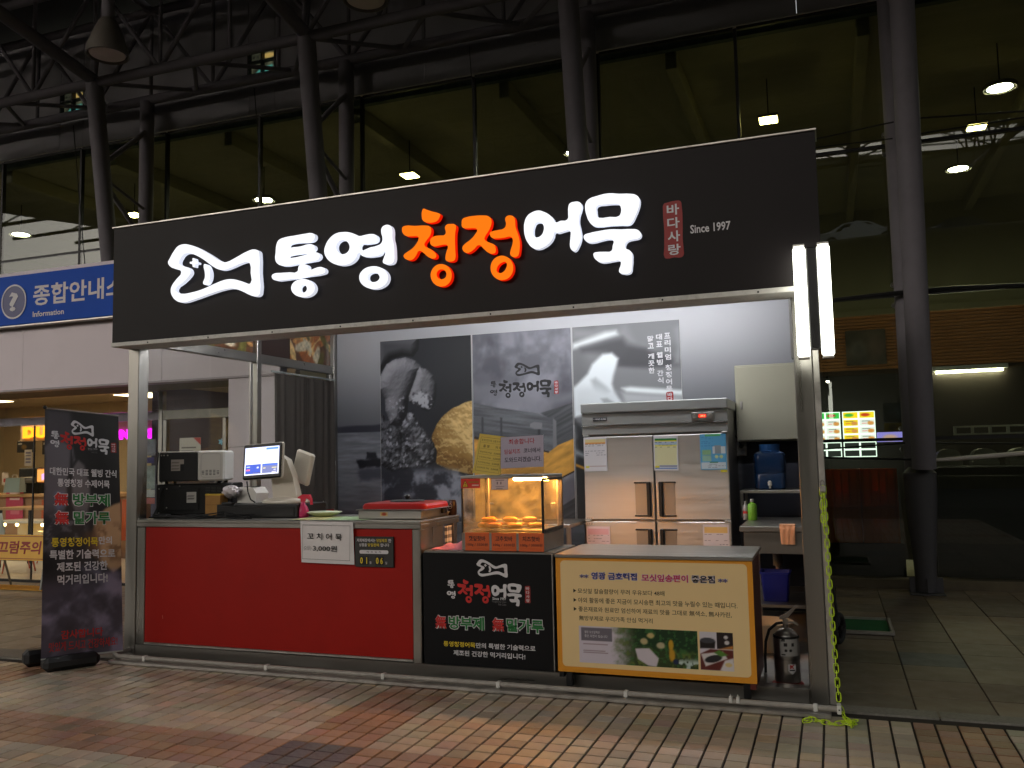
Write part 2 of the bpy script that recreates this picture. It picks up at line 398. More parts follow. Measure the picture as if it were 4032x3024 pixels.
def cat_objs(root):
    c = root.copy(); link(c); ORG[c.name] = ORG[root.name].copy()
    for ch in root.children:
        d = ch.copy(); link(d); d.parent = c; ORG[d.name] = ORG[root.name].copy()
        for g in ch.children:
            e = g.copy(); link(e); e.parent = d
    return c
GLYPHS={
 'fish':["703,3056 750,3048 823,3020 936,2958 1057,2888 1087,2885 1156,2906 1274,2948 1323,2953 1362,2935 1370,2905 1372,2781 1377,2633 1363,2612 1325,2608 1286,2621 1217,2655 1138,2681 1069,2681 939,2659 797,2629 694,2616 642,2633 599,2675 586,2719 598,2756 639,2800 680,2847 638,2868 580,2895 558,2932 574,2960 615,3016 651,3047",
  "741,2979 793,2964 875,2921 957,2863 1018,2830 1063,2823 1137,2837 1216,2858 1270,2859 1286,2843 1290,2781 1290,2711 1266,2713 1197,2740 1128,2757 1068,2756 978,2735 878,2706 775,2690 693,2688 641,2706 635,2723 692,2761 753,2806 771,2834 761,2865 732,2883 669,2908 664,2921 679,2950 704,2973",
  "780,2939 803,2940 810,2920 834,2907 830,2890 810,2890 806,2871 785,2873 779,2893 758,2901 760,2918 781,2920",
  "886,2887 908,2886 937,2848 947,2796 933,2752 913,2732 887,2732 877,2748 892,2785 891,2827 881,2870"],
 'tong':["1796,3019 1822,3004 1824,2975 1805,2957 1768,2953 1694,2957 1628,2956 1610,2950 1608,2939 1647,2935 1713,2935 1768,2943 1810,2934 1825,2911 1810,2888 1768,2881 1703,2877 1629,2875 1602,2867 1638,2861 1713,2866 1787,2877 1833,2880 1860,2863 1864,2839 1846,2820 1796,2813 1713,2810 1680,2807 1563,2804 1515,2825 1496,2859 1499,2908 1506,2965 1524,2996 1572,3011 1657,3016 1750,3020",
  "1685,2782 1692,2798 1722,2806 1754,2801 1771,2785 1775,2767 1841,2773 1878,2772 1907,2751 1905,2727 1878,2717 1768,2712 1657,2706 1563,2702 1506,2705 1473,2723 1468,2748 1487,2762 1544,2763 1619,2760 1680,2760",
  "1825,2627 1820,2606 1806,2589 1784,2576 1757,2569 1726,2568 1696,2574 1668,2586 1646,2603 1632,2623 1627,2644 1632,2665 1646,2682 1668,2695 1696,2702 1726,2703 1757,2697 1784,2685 1806,2668 1820,2648",
  "1755,2629 1751,2617 1741,2609 1727,2607 1713,2612 1703,2621 1700,2634 1703,2645 1713,2653 1727,2655 1741,2651 1751,2641"],
 'yeong':["2050,2998 2095,2991 2148,2969 2170,2957 2219,2960 2271,2960 2302,2947 2312,2922 2301,2900 2262,2891 2209,2892 2183,2893 2181,2862 2253,2870 2305,2876 2336,2889 2345,2915 2335,2963 2341,2993 2363,3008 2393,3009 2417,2993 2427,2957 2426,2914 2436,2866 2440,2804 2437,2758 2424,2740 2399,2734 2364,2739 2346,2754 2352,2782 2365,2819 2357,2832 2331,2807 2279,2799 2217,2803 2187,2814 2169,2835 2147,2802 2112,2774 2058,2761 2005,2767 1951,2790 1910,2830 1894,2872 1901,2911 1933,2960 1988,2994",
  "2093,2885 2088,2866 2074,2852 2054,2845 2032,2847 2013,2858 1999,2875 1994,2896 1999,2915 2013,2929 2033,2936 2055,2933 2074,2922 2088,2905",
  "2391,2648 2385,2623 2369,2602 2344,2587 2313,2578 2278,2577 2244,2584 2212,2599 2187,2619 2171,2643 2166,2669 2171,2693 2188,2714 2213,2730 2245,2738 2280,2739 2315,2732 2346,2717 2370,2697 2386,2673",
  "2321,2656 2316,2644 2304,2635 2287,2631 2267,2633 2250,2640 2238,2651 2234,2664 2238,2676 2250,2685 2268,2689 2287,2687 2305,2680 2316,2669"],
 'cheong':["2653,3088 2677,3079 2719,3061 2760,3046 2779,3033 2772,3008 2755,2988 2718,2979 2676,2985 2645,3004 2637,3040 2640,3070",
  "2495,2979 2517,2988 2592,2979 2668,2973 2701,2962 2713,2935 2704,2898 2674,2863 2662,2841 2699,2814 2735,2784 2747,2764 2739,2743 2714,2740 2681,2755 2648,2785 2619,2801 2602,2778 2581,2754 2556,2745 2522,2754 2503,2773 2502,2789 2523,2806 2565,2828 2595,2856 2612,2885 2610,2897 2575,2903 2524,2911 2499,2932 2491,2960",
  "2803,2940 2816,2960 2849,2963 2881,2955 2890,2938 2884,2901 2881,2848 2882,2780 2881,2727 2869,2711 2836,2708 2808,2720 2804,2746 2813,2783 2822,2813 2814,2821 2773,2822 2728,2820 2703,2833 2695,2857 2704,2882 2733,2895 2774,2895 2803,2896 2809,2909",
  "2854,2619 2850,2596 2839,2575 2821,2559 2799,2550 2774,2549 2750,2555 2728,2568 2711,2587 2700,2610 2696,2634 2700,2658 2712,2679 2730,2695 2752,2704 2777,2705 2801,2699 2823,2686 2840,2667 2851,2644",
  "2809,2630 2806,2618 2797,2609 2785,2605 2771,2606 2758,2613 2750,2624 2747,2636 2750,2648 2759,2658 2772,2662 2785,2661 2798,2654 2806,2643"],
 'jeong':["2922,2957 2930,2985 2962,2995 3019,2997 3074,2993 3114,2983 3135,2958 3136,2925 3119,2886 3091,2848 3087,2833 3118,2811 3153,2791 3162,2766 3160,2738 3144,2729 3109,2737 3070,2772 3043,2795 3014,2774 2982,2755 2958,2752 2930,2771 2925,2798 2943,2819 2984,2844 3016,2875 3029,2900 3001,2910 2953,2914 2927,2926",
  "3223,2952 3238,2969 3262,2971 3285,2961 3296,2940 3299,2891 3313,2846 3325,2793 3322,2734 3310,2699 3290,2692 3267,2697 3252,2716 3257,2749 3269,2784 3270,2813 3259,2826 3220,2824 3165,2825 3134,2832 3117,2856 3119,2874 3143,2883 3182,2886 3217,2893 3228,2914",
  "3278,2627 3274,2603 3262,2581 3244,2564 3221,2555 3196,2553 3171,2559 3149,2573 3131,2593 3120,2617 3117,2643 3121,2668 3133,2690 3152,2707 3175,2716 3200,2718 3224,2711 3247,2697 3264,2677 3275,2653",
  "3201,2666 3220,2668 3228,2656 3223,2634 3207,2614 3184,2607 3167,2618 3168,2636 3181,2655"],
 'eo':["3453,2980 3483,2969 3520,2946 3549,2914 3560,2892 3593,2898 3634,2900 3639,2932 3641,2975 3652,2999 3681,3007 3718,3001 3732,2982 3729,2950 3715,2909 3712,2873 3720,2829 3724,2793 3718,2751 3702,2716 3684,2693 3669,2691 3648,2715 3645,2744 3650,2787 3647,2823 3614,2823 3569,2817 3554,2823 3546,2798 3523,2764 3485,2739 3439,2728 3402,2741 3372,2777 3354,2819 3348,2871 3353,2915 3373,2953 3408,2974",
  "3447,2899 3466,2892 3479,2871 3476,2842 3461,2818 3434,2810 3419,2819 3414,2849 3421,2881 3432,2896"],
 'muk':["3903,3033 3967,3022 4037,3013 4072,3001 4092,2977 4094,2948 4083,2908 4064,2868 4045,2835 4024,2820 3975,2823 3904,2828 3832,2829 3797,2838 3772,2866 3755,2911 3748,2955 3754,2990 3777,3013 3824,3025",
  "3833,2959 3872,2960 3937,2957 3961,2951 3971,2932 3970,2900 3959,2884 3906,2886 3841,2888 3831,2895 3825,2932 3825,2953",
  "3774,2800 3832,2806 3903,2809 3974,2801 4037,2796 4072,2788 4092,2766 4094,2745 4080,2729 4042,2724 4013,2719 3999,2706 3997,2682 4019,2669 4036,2647 4038,2611 4033,2563 4025,2529 4007,2519 3972,2522 3951,2532 3948,2550 3960,2584 3957,2602 3925,2605 3876,2601 3840,2604 3808,2624 3793,2650 3795,2671 3821,2677 3871,2674 3906,2675 3913,2701 3919,2733 3901,2742 3851,2740 3794,2732 3758,2739 3735,2767 3737,2788"],
}
# ================================================================= materials
M_steel = mat('brushed_steel', (154, 151, 145), 0.34, 1.0, var=0.10, vscale=2.2, rvar=0.10, bump=0.04, bscale=14, stretch=(4, 4, .25), damt=0.06, dscale=2.5, dirt=(110, 100, 88))
M_steelh = mat('brushed_steel_level', (160, 157, 151), 0.36, 1.0, var=0.08, vscale=2.2, rvar=0.10, bump=0.04, bscale=14, stretch=(.25, 4, 4), damt=0.08, dscale=3, dirt=(105, 96, 86))
M_alu = mat('worn_aluminium', (188, 184, 178), 0.42, 0.9, var=0.14, vscale=9, rvar=0.12, damt=0.25, dscale=14, dirt=(90, 82, 72))
M_whitepaint = mat('white_paint', (205, 203, 198), 0.5, var=0.10, vscale=12, damt=0.35, dscale=18, dirt=(105, 98, 88))
M_black = mat('black_plastic', (16, 16, 17), 0.45, var=0.15, vscale=8, rvar=0.1)
M_rubber = mat('black_rubber', (20, 20, 21), 0.75, var=0.2, vscale=15, bump=0.1)
M_white = mat('white_plastic', (222, 220, 214), 0.38, var=0.04, vscale=7)
M_paper = mat('white_paper', (226, 222, 222), 0.85, var=0.04, vscale=12)
M_inkk = mat('black_ink', (24, 22, 24), 0.7)
M_ink_grey = mat('grey_ink', (120, 118, 120), 0.7)
M_inkw = mat('white_ink', (214, 212, 216), 0.6)
M_inkr = mat('red_ink', (196, 38, 34), 0.6)
M_inkg = mat('green_ink', (26, 116, 52), 0.6)
M_inky = mat('yellow_ink', (222, 196, 40), 0.6)
M_inkb = mat('blue_ink', (44, 52, 128), 0.6)
M_inkm = mat('magenta_ink', (196, 48, 96), 0.6)
M_print = mat('printed_sheet', attr='ink', rough=0.5, spec=0.35)
M_printgloss = mat('printed_vinyl', attr='ink', rough=0.28, spec=0.5, bump=0.06, bscale=4)
M_screen = mat('lit_screen', attr='ink', rough=0.3, emit='base', es=1.0)
M_menu = mat('lit_menu_print', attr='ink', rough=0.3, emit='base', es=1.5)
M_greytube = mat('grey_painted_steel', (116, 112, 118), 0.7, spec=.25, var=0.08, vscale=3, damt=0.2, dscale=2, dirt=(80, 76, 74))
M_band = mat('grey_panel', (150, 148, 152), 0.6, var=0.06, vscale=1.2)
M_dark = mat('dark_metal', (30, 30, 31), 0.5, 0.4, var=0.15, vscale=6)
M_lilac = mat('pale_lilac_panel', (222, 211, 217), 0.6, var=0.04, vscale=0.8, damt=0.10, dscale=1.4, dirt=(150, 138, 140))

# ================================================================= ground and paving (the setting)
m_asphalt = mat('asphalt', (66, 64, 62), 0.8, var=0.25, vscale=2, bump=0.4, bscale=60)
B().add([(-220, -260, -.07), (220, -260, -.07), (220, 200, -.07), (-220, 200, -.07)], [(0, 1, 2, 3)]).build('ground', m_asphalt, kind='structure')
m_grout = mat('dark_grout', (36, 28, 22), 0.8, var=0.3, vscale=25)
bed = B(); bed.box(-7, 11, -9, 5.0, -.06, -.009)
pav = bed.build('plaza_paving', m_grout, kind='structure')

m_pav = mat('paver_face', objcol=True, rough=0.40, var=0.16, vscale=38, rvar=0.13, bump=0.25, bscale=160, damt=0.22, dscale=9, dirt=(70, 54, 42))
m_pavs = mat('paver_face_far', attr='ink', rough=0.40, var=0.16, vscale=38, rvar=0.13, bump=0.25, bscale=160, damt=0.22, dscale=9, dirt=(70, 54, 42))
PX, PY0 = 0.1083, 0.1083; X0, Y0 = 2.395, -1.16
def paver_mesh(name, wx, wy, h, c):
    b_ = B(); x, y = wx/2, wy/2
    vs = [(-x,-y,-h), (x,-y,-h), (x,y,-h), (-x,y,-h), (-x,-y,-c), (x,-y,-c), (x,y,-c), (-x,y,-c), (-x+c,-y+c,0), (x-c,-y+c,0), (x-c,y-c,0), (-x+c,y-c,0)]
    fs = [(8,9,10,11)] + [(i, (i+1) % 4, (i+1) % 4+4, i+4) for i in range(4)] + [(i+4, (i+1) % 4+4, (i+1) % 4+8, i+8) for i in range(4)]
    return vs, fs
pv, pf = paver_mesh('paver', PX-.0115, PY0-.0072, .012, .0022)
pme = bpy.data.meshes.new('paver'); pme.from_pydata(pv, [], pf); pme.materials.append(m_pav)
def pav_col(i, j):
    bx = i % 28; by = (j % 28)
    inx = bx < 4; iny = 24 <= by        # bands four pavers wide, crossing in dark squares
    if inx and iny: c = np.array((78, 64, 64.))
    elif inx or iny: c = np.array((152, 118, 94.))
    else: c = np.array((172, 157, 136.))
    return np.clip(c*random.gauss(1, 0.055) + np.array((random.gauss(0, 5), 0, random.gauss(0, 4))), 20, 235)
cells = []
for i in range(-46, 50):
    for j in range(-36, 13):
        x = X0 + (i+.5)*PX; y = Y0 + (j+.5)*PY0
        lim = -.11 if x < -.1 else .12
        if y + PY0/2 > lim: continue
        d = Vector((x, y, 0)) - cam.location; zc = d.dot(fwd)
        u = d.dot(r2)/max(.1, zc)*3429.7/2016; v = d.dot(u2)/max(.1, zc)*3429.7/1512
        cells.append((abs(u) < 1.0 and abs(v) < 1.0 and zc > 0, zc, x, y, i, j))
cells.sort(key=lambda t: (not t[0], t[1]))
SV = []; SF = []; SCc = []
for n, (vis, zc, x, y, i, j) in enumerate(cells):
    c = pav_col(i, j); dz = random.gauss(0, .0008); rz = random.gauss(0, .006)
    if n < 300:
        o = link(bpy.data.objects.new('paver', pme)); o.parent = pav
        o.location = Vector((x, y, dz)) - ORG[pav.name]; o.rotation_euler = (random.gauss(0, .006), random.gauss(0, .006), rz); o.color = L4(c)
    else:
        k = len(SV); SV += [(x+v[0], y+v[1], v[2]+dz) for v in pv]; SF += [tuple(q+k for q in f) for f in pf]; SCc += [L4(c)]*len(pv)
def stuff_mesh(name, V, F, Cc, m, parent):
    me = bpy.data.meshes.new(name); o0 = ORG[parent.name]
    me.from_pydata([(v[0]-o0.x, v[1]-o0.y, v[2]-o0.z) for v in V], [], F); me.materials.append(m)
    ca = me.color_attributes.new('ink', 'FLOAT_COLOR', 'POINT'); ca.data.foreach_set('color', np.array(Cc, float).ravel())
    o = link(bpy.data.objects.new(name, me)); o.parent = parent; o['kind'] = 'stuff'; return o
stuff_mesh('pavers', SV, SF, SCc, m_pavs, pav)

# granite edging strip and the large slabs beyond it
m_slab = mat('slab_face', objcol=True, rough=0.5, var=0.22, vscale=7, rvar=0.14, bump=0.2, bscale=70, damt=0.3, dscale=3, dirt=(58, 50, 42))
m_edge = mat('granite_strip', (120, 116, 108), 0.6, var=0.25, vscale=60, bump=0.2, bscale=120, damt=0.3, dscale=4)
for (xa, xb, ya, yb) in ((-7, -.45, -.095, .16), (-.45, 2, .135, .275), (2, 5.575, .135, .275), (5.58, 8.2, .135, .275)):
    B().rbox(xa, xb-.004, ya, yb, -.03, .002, .004).build('edging_stone', m_edge, pav)
sv, sf = paver_mesh('slab', .405-.006, .405-.006, .012, .003)
sme = bpy.data.meshes.new('paving_slab'); sme.from_pydata(sv, [], sf); sme.materials.append(m_slab)
for i in range(-30, 6):
    for j in range(0, 12):
        x = 5.875 - .2025 + .405*i; y = .165 + .405*(j + .5)
        if y > 4.9 or (-.1 < x < 5.0 and y < 3.0): continue
        yy = y + .0
        base = np.array((108, 94, 78.)) if x > 0 else np.array((120, 108, 94.))
        if i == 0 and j == 3: base = np.array((62, 64, 68.))          # replaced dark slab
        c = np.clip(base*random.gauss(1, .09), 20, 220)
        o = link(bpy.data.objects.new('paving_slab', sme)); o.parent = pav
        o.location = Vector((x, yy, random.gauss(-.001, .001))) - ORG[pav.name]; o.color = L4(c)
m_tac = mat('yellow_tactile', (214, 160, 52), 0.6, var=0.15, vscale=20)
tt = thing('tactile_paving', (-4.4, 2.8, 0), 'yellow ribbed tactile strip on the ground before the shop glass', 'tactile strip')
for k in range(10):
    xk = -6.4 + .3*k
    b_ = B().rbox(xk, xk+.296, 2.68, 2.975, .0035, .012, .003)
    for q in range(6): b_.rbox(xk+.025+q*.045, xk+.045+q*.045, 2.7, 2.955, .0125, .018, .002)
    b_.build('tile', m_tac, tt)

# ================================================================= glazed hall behind the kiosk
GY = 4.95
M_pane = glass('hall_glass', (0.68, 0.71, 0.65), 1.62, 0.0, 0.02)
hall = thing('glass_wall', (0, GY, 0), 'tall dark glass curtain wall behind the kiosk', 'glass wall')
MX = [5.92 - 1.645*k for k in range(9)][::-1] + [7.565, 9.21, 10.85]
ZJ = [.10, 1.55, 3.085, 4.735, 6.36]
for a in range(len(MX)-1):
    for k in range(4):
        if k < 2 and MX[a] < -.7: continue          # the information building stands in front there
        B().box(MX[a]+.012, MX[a+1]-.012, GY-.008, GY+.008, ZJ[k]+.010, ZJ[k+1]-.010).build('pane', M_pane, hall)
for x in MX: B().box(x-.018, x+.018, GY-.014, GY+.05, .1 if x > -1 else 3.75, 6.36).build('mullion', M_dark, hall)
for z in ZJ[1:]:
    for a in [q for q in range(len(MX)-1) if z > 3.5 or MX[q] > -.7]: B().box(MX[a]+.02, MX[a+1]-.02, GY-.012, GY+.035, z-.017, z+.017).build('joint_bar', M_dark, hall)
B().rbox(-.4, MX[-1], GY-.06, GY+.2, -.03, .098, .008).build('kerb', mat('kerb_stone', (96, 86, 66), 0.7, var=0.2, vscale=8), hall)
sp = mat('spider_steel', (120, 118, 112), 0.3, 1.0)
for (zz) in (3.085, 4.735, 1.55):
    for s_ in (-1, 1):
        b_ = B(); b_.cyl((5.80, GY-.05, zz+s_*.11), (5.80, GY-.012, zz+s_*.11), .028, n=14); b_.tube([(5.80, GY-.05, zz+s_*.11), (5.85, GY-.12, zz+s_*.04), (5.93, GY-.18, zz)], .014)
        b_.build('spider_fitting', sp, hall)

# grey wall band above the glass with two small lit windows
upw = thing('upper_wall', (0, 5.0, 6.4), 'grey panelled wall band running above the glass', 'wall')
seg = [(-12, -6.07), (-5.60, -2.52), (-2.07, 12)]
for k, (xa, xb) in enumerate(seg):
    n = max(1, round((xb-xa)/2.2))
    for q in range(n):
        B().box(xa+(xb-xa)*q/n+.003, xa+(xb-xa)*(q+1)/n-.003, 4.97, 5.06, 6.41, 8.25).build('panel', M_band, upw)
for (xa, xb) in ((-6.07, -5.60), (-2.52, -2.07)):
    B().box(xa+.003, xb-.003, 4.97, 5.06, 6.41, 6.94).build('panel', M_band, upw); B().box(xa+.003, xb-.003, 4.97, 5.06, 7.36, 8.25).build('panel', M_band, upw)
def lit_window(xa, xb, lab):
    w_ = thing('clerestory_window', ((xa+xb)/2, 5.0, 6.95), lab, 'window')
    b_ = B()
    for q in (0, .5, 1): b_.box(xa+(xb-xa)*q-.012, xa+(xb-xa)*q+.012, 4.96, 5.05, 6.945, 7.355)
    b_.box(xa, xb, 4.962, 5.048, 7.18, 7.2); b_.build('frame', M_dark, w_)
    I = Ink(xb-xa, .40, .012, (60, 62, 48)); I.noise(9, .8, 5); I.poly([(.05, .02), (.4, .05), (.36, .2), (.12, .14)], (70, 140, 130), .02, .05, 12).ell(.3, .33, .12, .04, (190, 160, 90), .4)
    I.sheet('pane', mat('lit_pane', attr='ink', rough=.2, emit='base', es=.35), w_, FRONT(5.03), xa, 6.95)
lit_window(-6.07, -5.60, 'small lit window in the grey band near the left edge')
lit_window(-2.52, -2.07, 'small lit window in the grey band above the fish emblem')

# ---- interior of the hall
m_olive = mat('olive_wall', (146, 144, 116), 0.8, var=0.12, vscale=.7)
m_olived = mat('olive_ceiling', (150, 146, 124), 0.85, var=0.12, vscale=.7)
inn = thing('hall_interior', (0, 9, 0), 'dim olive hall seen through the glass wall', 'hall')
B().box(-14, 14, 14.0, 14.1, 0, 6.6).build('back_wall', m_olive, inn)
B().box(-14, 14, 5.2, 14, 6.40, 6.46).build('ceiling', m_olived, inn); B().box(-14, 14, 5.10, 5.19, 6.33, 6.48).build('ceiling_edge', mat('dark_teal_edge', (60, 74, 68), .7), inn)
B().box(-.4, 14, 5.2, 14, -.05, .004).build('floor', mat('hall_floor', (214, 206, 188), 0.35, var=.1), inn)
B().box(-14.1, -14, 5.1, 14, 3.8, 6.5).build('side_wall', m_olive, inn); B().box(14, 14.1, 5.1, 14, 0, 6.5).build('side_wall', m_olive, inn)
B().box(-.4, 4.2, 7.2, 7.28, 0, 3.2).build('partition', mat('partition', (48, 44, 38), .8), inn)
for k in range(12): B().rbox(-12+2.2*k, -11.86+2.2*k, 5.3, 14, 6.17, 6.395, .01).build('ceiling_beam', m_olived, inn)
E_round = emit('downlight_white', (255, 252, 226), 80); E_sq = emit('downlight_yellow', (255, 236, 150), 50)
LIGHTS = [('r', -9.048, 6.833, 'leftmost round ceiling light, low at the photo edge'),
          ('r', -3.618, 6.853, 'round ceiling light above the fish emblem'),
          ('r', 1.831, 6.767, 'round ceiling light half hidden by the middle column'),
          ('r', 7.249, 6.657, 'large round ceiling light at the upper right'),
          ('r', 7.182, 9.893, 'smaller round ceiling light beneath the upper right one'),
          ('s', -6.202, 6.685, 'square ceiling light left of the sign corner'),
          ('s', -0.836, 6.722, 'square yellow ceiling light behind the middle of the fascia'),
          ('s', 4.522, 6.603, 'square yellow ceiling light above the sign end'),
          ('s', 7.183, 8.010, 'square ceiling light between the two round ones at right')]
for (t_, x, y, lab) in LIGHTS:
    z = 5.82
    o = thing('ceiling_light', (x, y, z), lab, 'ceiling light', 'ceiling lights inside the hall')
    if t_ == 'r':
        B().lathe([(.05, z+.07), (.18, z+.055), (.2, z+.03), (.185, z+.0), (.17, z+.01)], x, y, 28).build('housing', mat('lamp_housing_grey', (120, 116, 102), .6), o)
        B().lathe([(.165, z+.02), (.16, z+.012), (.0, z-.006)], x, y, 28).build('lens', E_round, o)
        B().cyl((x, y, z+.06), (x, y, z+.58), .008).build('stem', M_dark, o)
    else:
        B().rbox(x-.13, x+.13, y-.13, y+.13, z+.02, z+.06, .008).build('housing', MATS['lamp_housing_grey'], o)
        B().box(x-.11, x+.11, y-.11, y+.11, z+.004, z+.018).build('lens', E_sq, o); B().cyl((x, y, z+.06), (x, y, z+.58), .008).build('stem', M_dark, o)

# wood slat soffit over the food counters, right-hand bay
wood_m = mat('warm_wood_slat', (150, 96, 48), 0.5, var=0.22, vscale=3, stretch=(1, 8, 8))
sof = thing('slatted_soffit', (7, 7, 2.6), 'brown timber slat bulkhead above the food counters at right', 'bulkhead')
for k in range(17): B().rbox(4.4, 10.8, 7.40, 7.48, 2.52+k*.043, 2.52+k*.043+.036, .004).build('slat', wood_m, sof)
B().box(4.4, 10.8, 7.49, 9.0, 2.46, 3.24).build('core', mat('soffit_core', (60, 42, 26), .8), sof)
B().box(4.4, 10.8, 7.50, 7.55, 0, 2.455).build('counter_back', mat('dark_brown_panel', (44, 36, 30), .6, var=.15), sof)
tl = thing('tube_light', (6.75, 7.44, 2.42), 'long fluorescent tube glowing under the timber bulkhead', 'tube light')
B().cyl((6.42, 7.44, 2.435), (7.2, 7.44, 2.435), .014).build('tube', emit('fluor_tube', (255, 250, 214), 40), tl); B().rbox(6.36, 7.26, 7.41, 7.47, 2.455, 2.515, .006).build('batten', M_white, tl)
dl = thing('spot_light', (5.06, 6.5, 2.42), 'tiny bright spotlight left of the dark column', 'spotlight')
B().cyl((5.09, 6.6, 2.33), (5.09, 6.6, 2.39), .02).build('can', M_dark, dl); B().sphere((5.09, 6.6, 2.325), .018).build('bulb', emit('spot', (255, 250, 235), 30), dl)

# lit menu boards
def menu_board(x0, x1, z0, z1, heads, lab, cols):
    o = thing('menu_board', ((x0+x1)/2, 6.6, z0), lab, 'menu board')
    B().rbox(x0, x1, 6.58, 6.64, z0, z1, .004).build('light_box', emit('menu_glow', (236, 255, 246), 1.5), o)
    w = (x1-x0)/cols; rows = 6; h = (z1-z0)/rows
    for c in range(cols):
        for r_ in range(rows):
            I = Ink(w-.022, h-.022, .009, heads[c] if r_ == 0 else (210, 214, 214))
            if r_ == 0: I.ell(w*.35, h*.4, w*.28, h*.22, (170, 40, 30) if c else (40, 150, 60), .3, .9)
            elif r_ > 3: I = Ink(w-.022, h-.022, .009, (34, 38, 36))
            else:
                if heads[c][2] < 60 and c == 0: I = Ink(w-.022, h-.022, .009, (222, 190, 30))
                I.ell(w*.66, h*.3, w*.2, h*.26, (190, 130, 70), .3).rect(.02, w*.62, h*.55, h*.66, (70, 70, 70), .8).rect(.02, w*.4, h*.2, h*.3, (200, 60, 60), .8)
            I.sheet('panel', M_menu, o, FRONT(6.572), x0+c*w+.011, z1-(r_+1)*h+.011)
menu_board(5.24, 5.62, 1.36, 1.93, [(232, 196, 30), (226, 200, 40)], 'lit yellow menu board beside the dark column', 2)
menu_board(4.86, 5.215, 1.36, 1.93, [(50, 170, 70), (50, 170, 70)], 'lit green menu board cut by the kiosk post', 2)
pb = thing('poster_board', (5.8, 6.6, 1.5), 'dim bluish poster on the counter wall beside the menus', 'poster')
I = Ink(.42, .24, .012, (70, 78, 92)); I.noise(9, .7, 4); I.sheet('print', M_print, pb, FRONT(6.6), 5.72, 1.78)
I = Ink(.42, .1, .012, (120, 104, 40)); I.ell(.1, .05, .05, .035, (60, 50, 40), .3); I.sheet('print', M_print, pb, FRONT(6.6), 5.72, 1.67)
I = Ink(.42, .12, .012, (120, 112, 190)); I.ell(.15, .05, .08, .04, (160, 130, 120), .4); I.sheet('print', M_menu, pb, FRONT(6.6), 5.63, 1.54)
dp = thing('hanging_poster', (5.6, 7.38, 2.58), 'dark photo poster on the brown bulkhead', 'poster')
I = Ink(.5, .47, .015, (78, 70, 62)); I.ell(.16, .2, .1, .12, (110, 104, 98), .5).ell(.38, .24, .1, .14, (96, 80, 72), .5).noise(6, .4); I.sheet('print', M_print, dp, FRONT(7.38), 5.34, 2.58)
# lower counter and chafing dishes behind the glass
ct = thing('food_counter', (7, 6.1, 0), 'long dark serving counter low behind the glass', 'counter')
B().rbox(5.9, 10.6, 5.75, 6.4, .95, 1.24, .01).build('counter_top', mat('dark_counter', (30, 28, 26), .3), ct); B().box(5.95, 10.6, 5.8, 6.35, 0, .95).build('front_panel', M_dark, ct)
chlabs = ['steel chafing dish nearest the column', 'steel chafing dish, second from the column', 'steel chafing dish at the photo edge']
for k in range(3):
    x = 6.335 + .365*k
    o = thing('chafing_dish', (x, 5.95, 1.24), chlabs[k], 'chafing dish', 'chafing dishes on the serving counter')
    b_ = B(); n = 12
    P = [(x-.125, 1.30)] + [(x - .125*math.cos(math.pi*q/n)**1 if False else x + .125*math.cos(math.pi - math.pi*q/n), 1.31 + .125*math.sin(math.pi*q/n)**.6) for q in range(1, n)] + [(x+.125, 1.30)]
    b_.prism(P, 5.82, 6.08); b_.build('lid', M_steelh, o)
    b_ = B(); b_.rbox(x-.135, x+.135, 5.81, 6.09, 1.25, 1.298, .006)
    b_.build('pan', M_steelh, o); B().tube([(x-.05, 5.815, 1.32), (x-.05, 5.79, 1.34), (x+.05, 5.79, 1.34), (x+.05, 5.815, 1.32)], .006).build('handle', M_steel, o)
rk = thing('dish_rack', (6.9, 6.5, 1.62), 'long pale rack with four dark openings above the counter', 'rack')
B().rbox(6.5, 7.3, 6.66, 6.72, 1.69, 1.71, .002).build('rail', M_whitepaint, rk); B().rbox(6.5, 7.3, 6.66, 6.72, 1.60, 1.62, .002).build('rail', M_whitepaint, rk)
for k in range(5): B().rbox(6.5+k*.19, 6.53+k*.19, 6.662, 6.718, 1.62, 1.69, .002).build('upright', M_whitepaint, rk)
# orange crates stacked against the inside of the glass
m_crate = translucent('orange_crate', (214, 116, 40), .4)
lab6 = []
for c in range(2):
    for r_ in range(2):
        xa = 5.0 + .375*c; za = .445 + .40*r_
        o = thing('plastic_crate', (xa+.18, 5.3, za), ['lower', 'upper'][r_] + (' dark orange crate behind the glass beside the kiosk post' if c == 0 else ' dark orange crate behind the glass beside the column'), 'crate', 'orange crates behind the glass')
        b_ = B(); t_ = .012
        b_.box(xa, xa+.365, 5.10, 5.10+t_, za, za+.15); b_.box(xa, xa+.365, 5.10, 5.10+t_, za+.26, za+.39)
        b_.box(xa, xa+.12, 5.10, 5.10+t_, za+.15, za+.26); b_.box(xa+.245, xa+.365, 5.10, 5.10+t_, za+.15, za+.26)
        b_.build('front_side', m_crate, o)
        b_ = B(); b_.box(xa, xa+.012, 5.113, 5.5, za, za+.39); b_.box(xa+.353, xa+.365, 5.113, 5.5, za, za+.39); b_.box(xa+.012, xa+.353, 5.49, 5.5, za, za+.39); b_.box(xa+.012, xa+.353, 5.113, 5.49, za, za+.012); b_.build('body', m_crate, o)
        b_ = B()
        for q in range(5): b_.rbox(xa+.012+q*.08, xa+.03+q*.08, 5.085, 5.099, za+.008, za+.38, .003)
        b_.rbox(xa-.002, xa+.367, 5.08, 5.099, za+.381, za+.396, .003); b_.build('rib', m_crate, o)
B().box(4.9, 5.78, 5.10, 5.6, .1, .44).build('plinth', mat('plinth_dark', (22, 22, 18), .6), label='dark low plinth under the orange crates', cat='plinth')
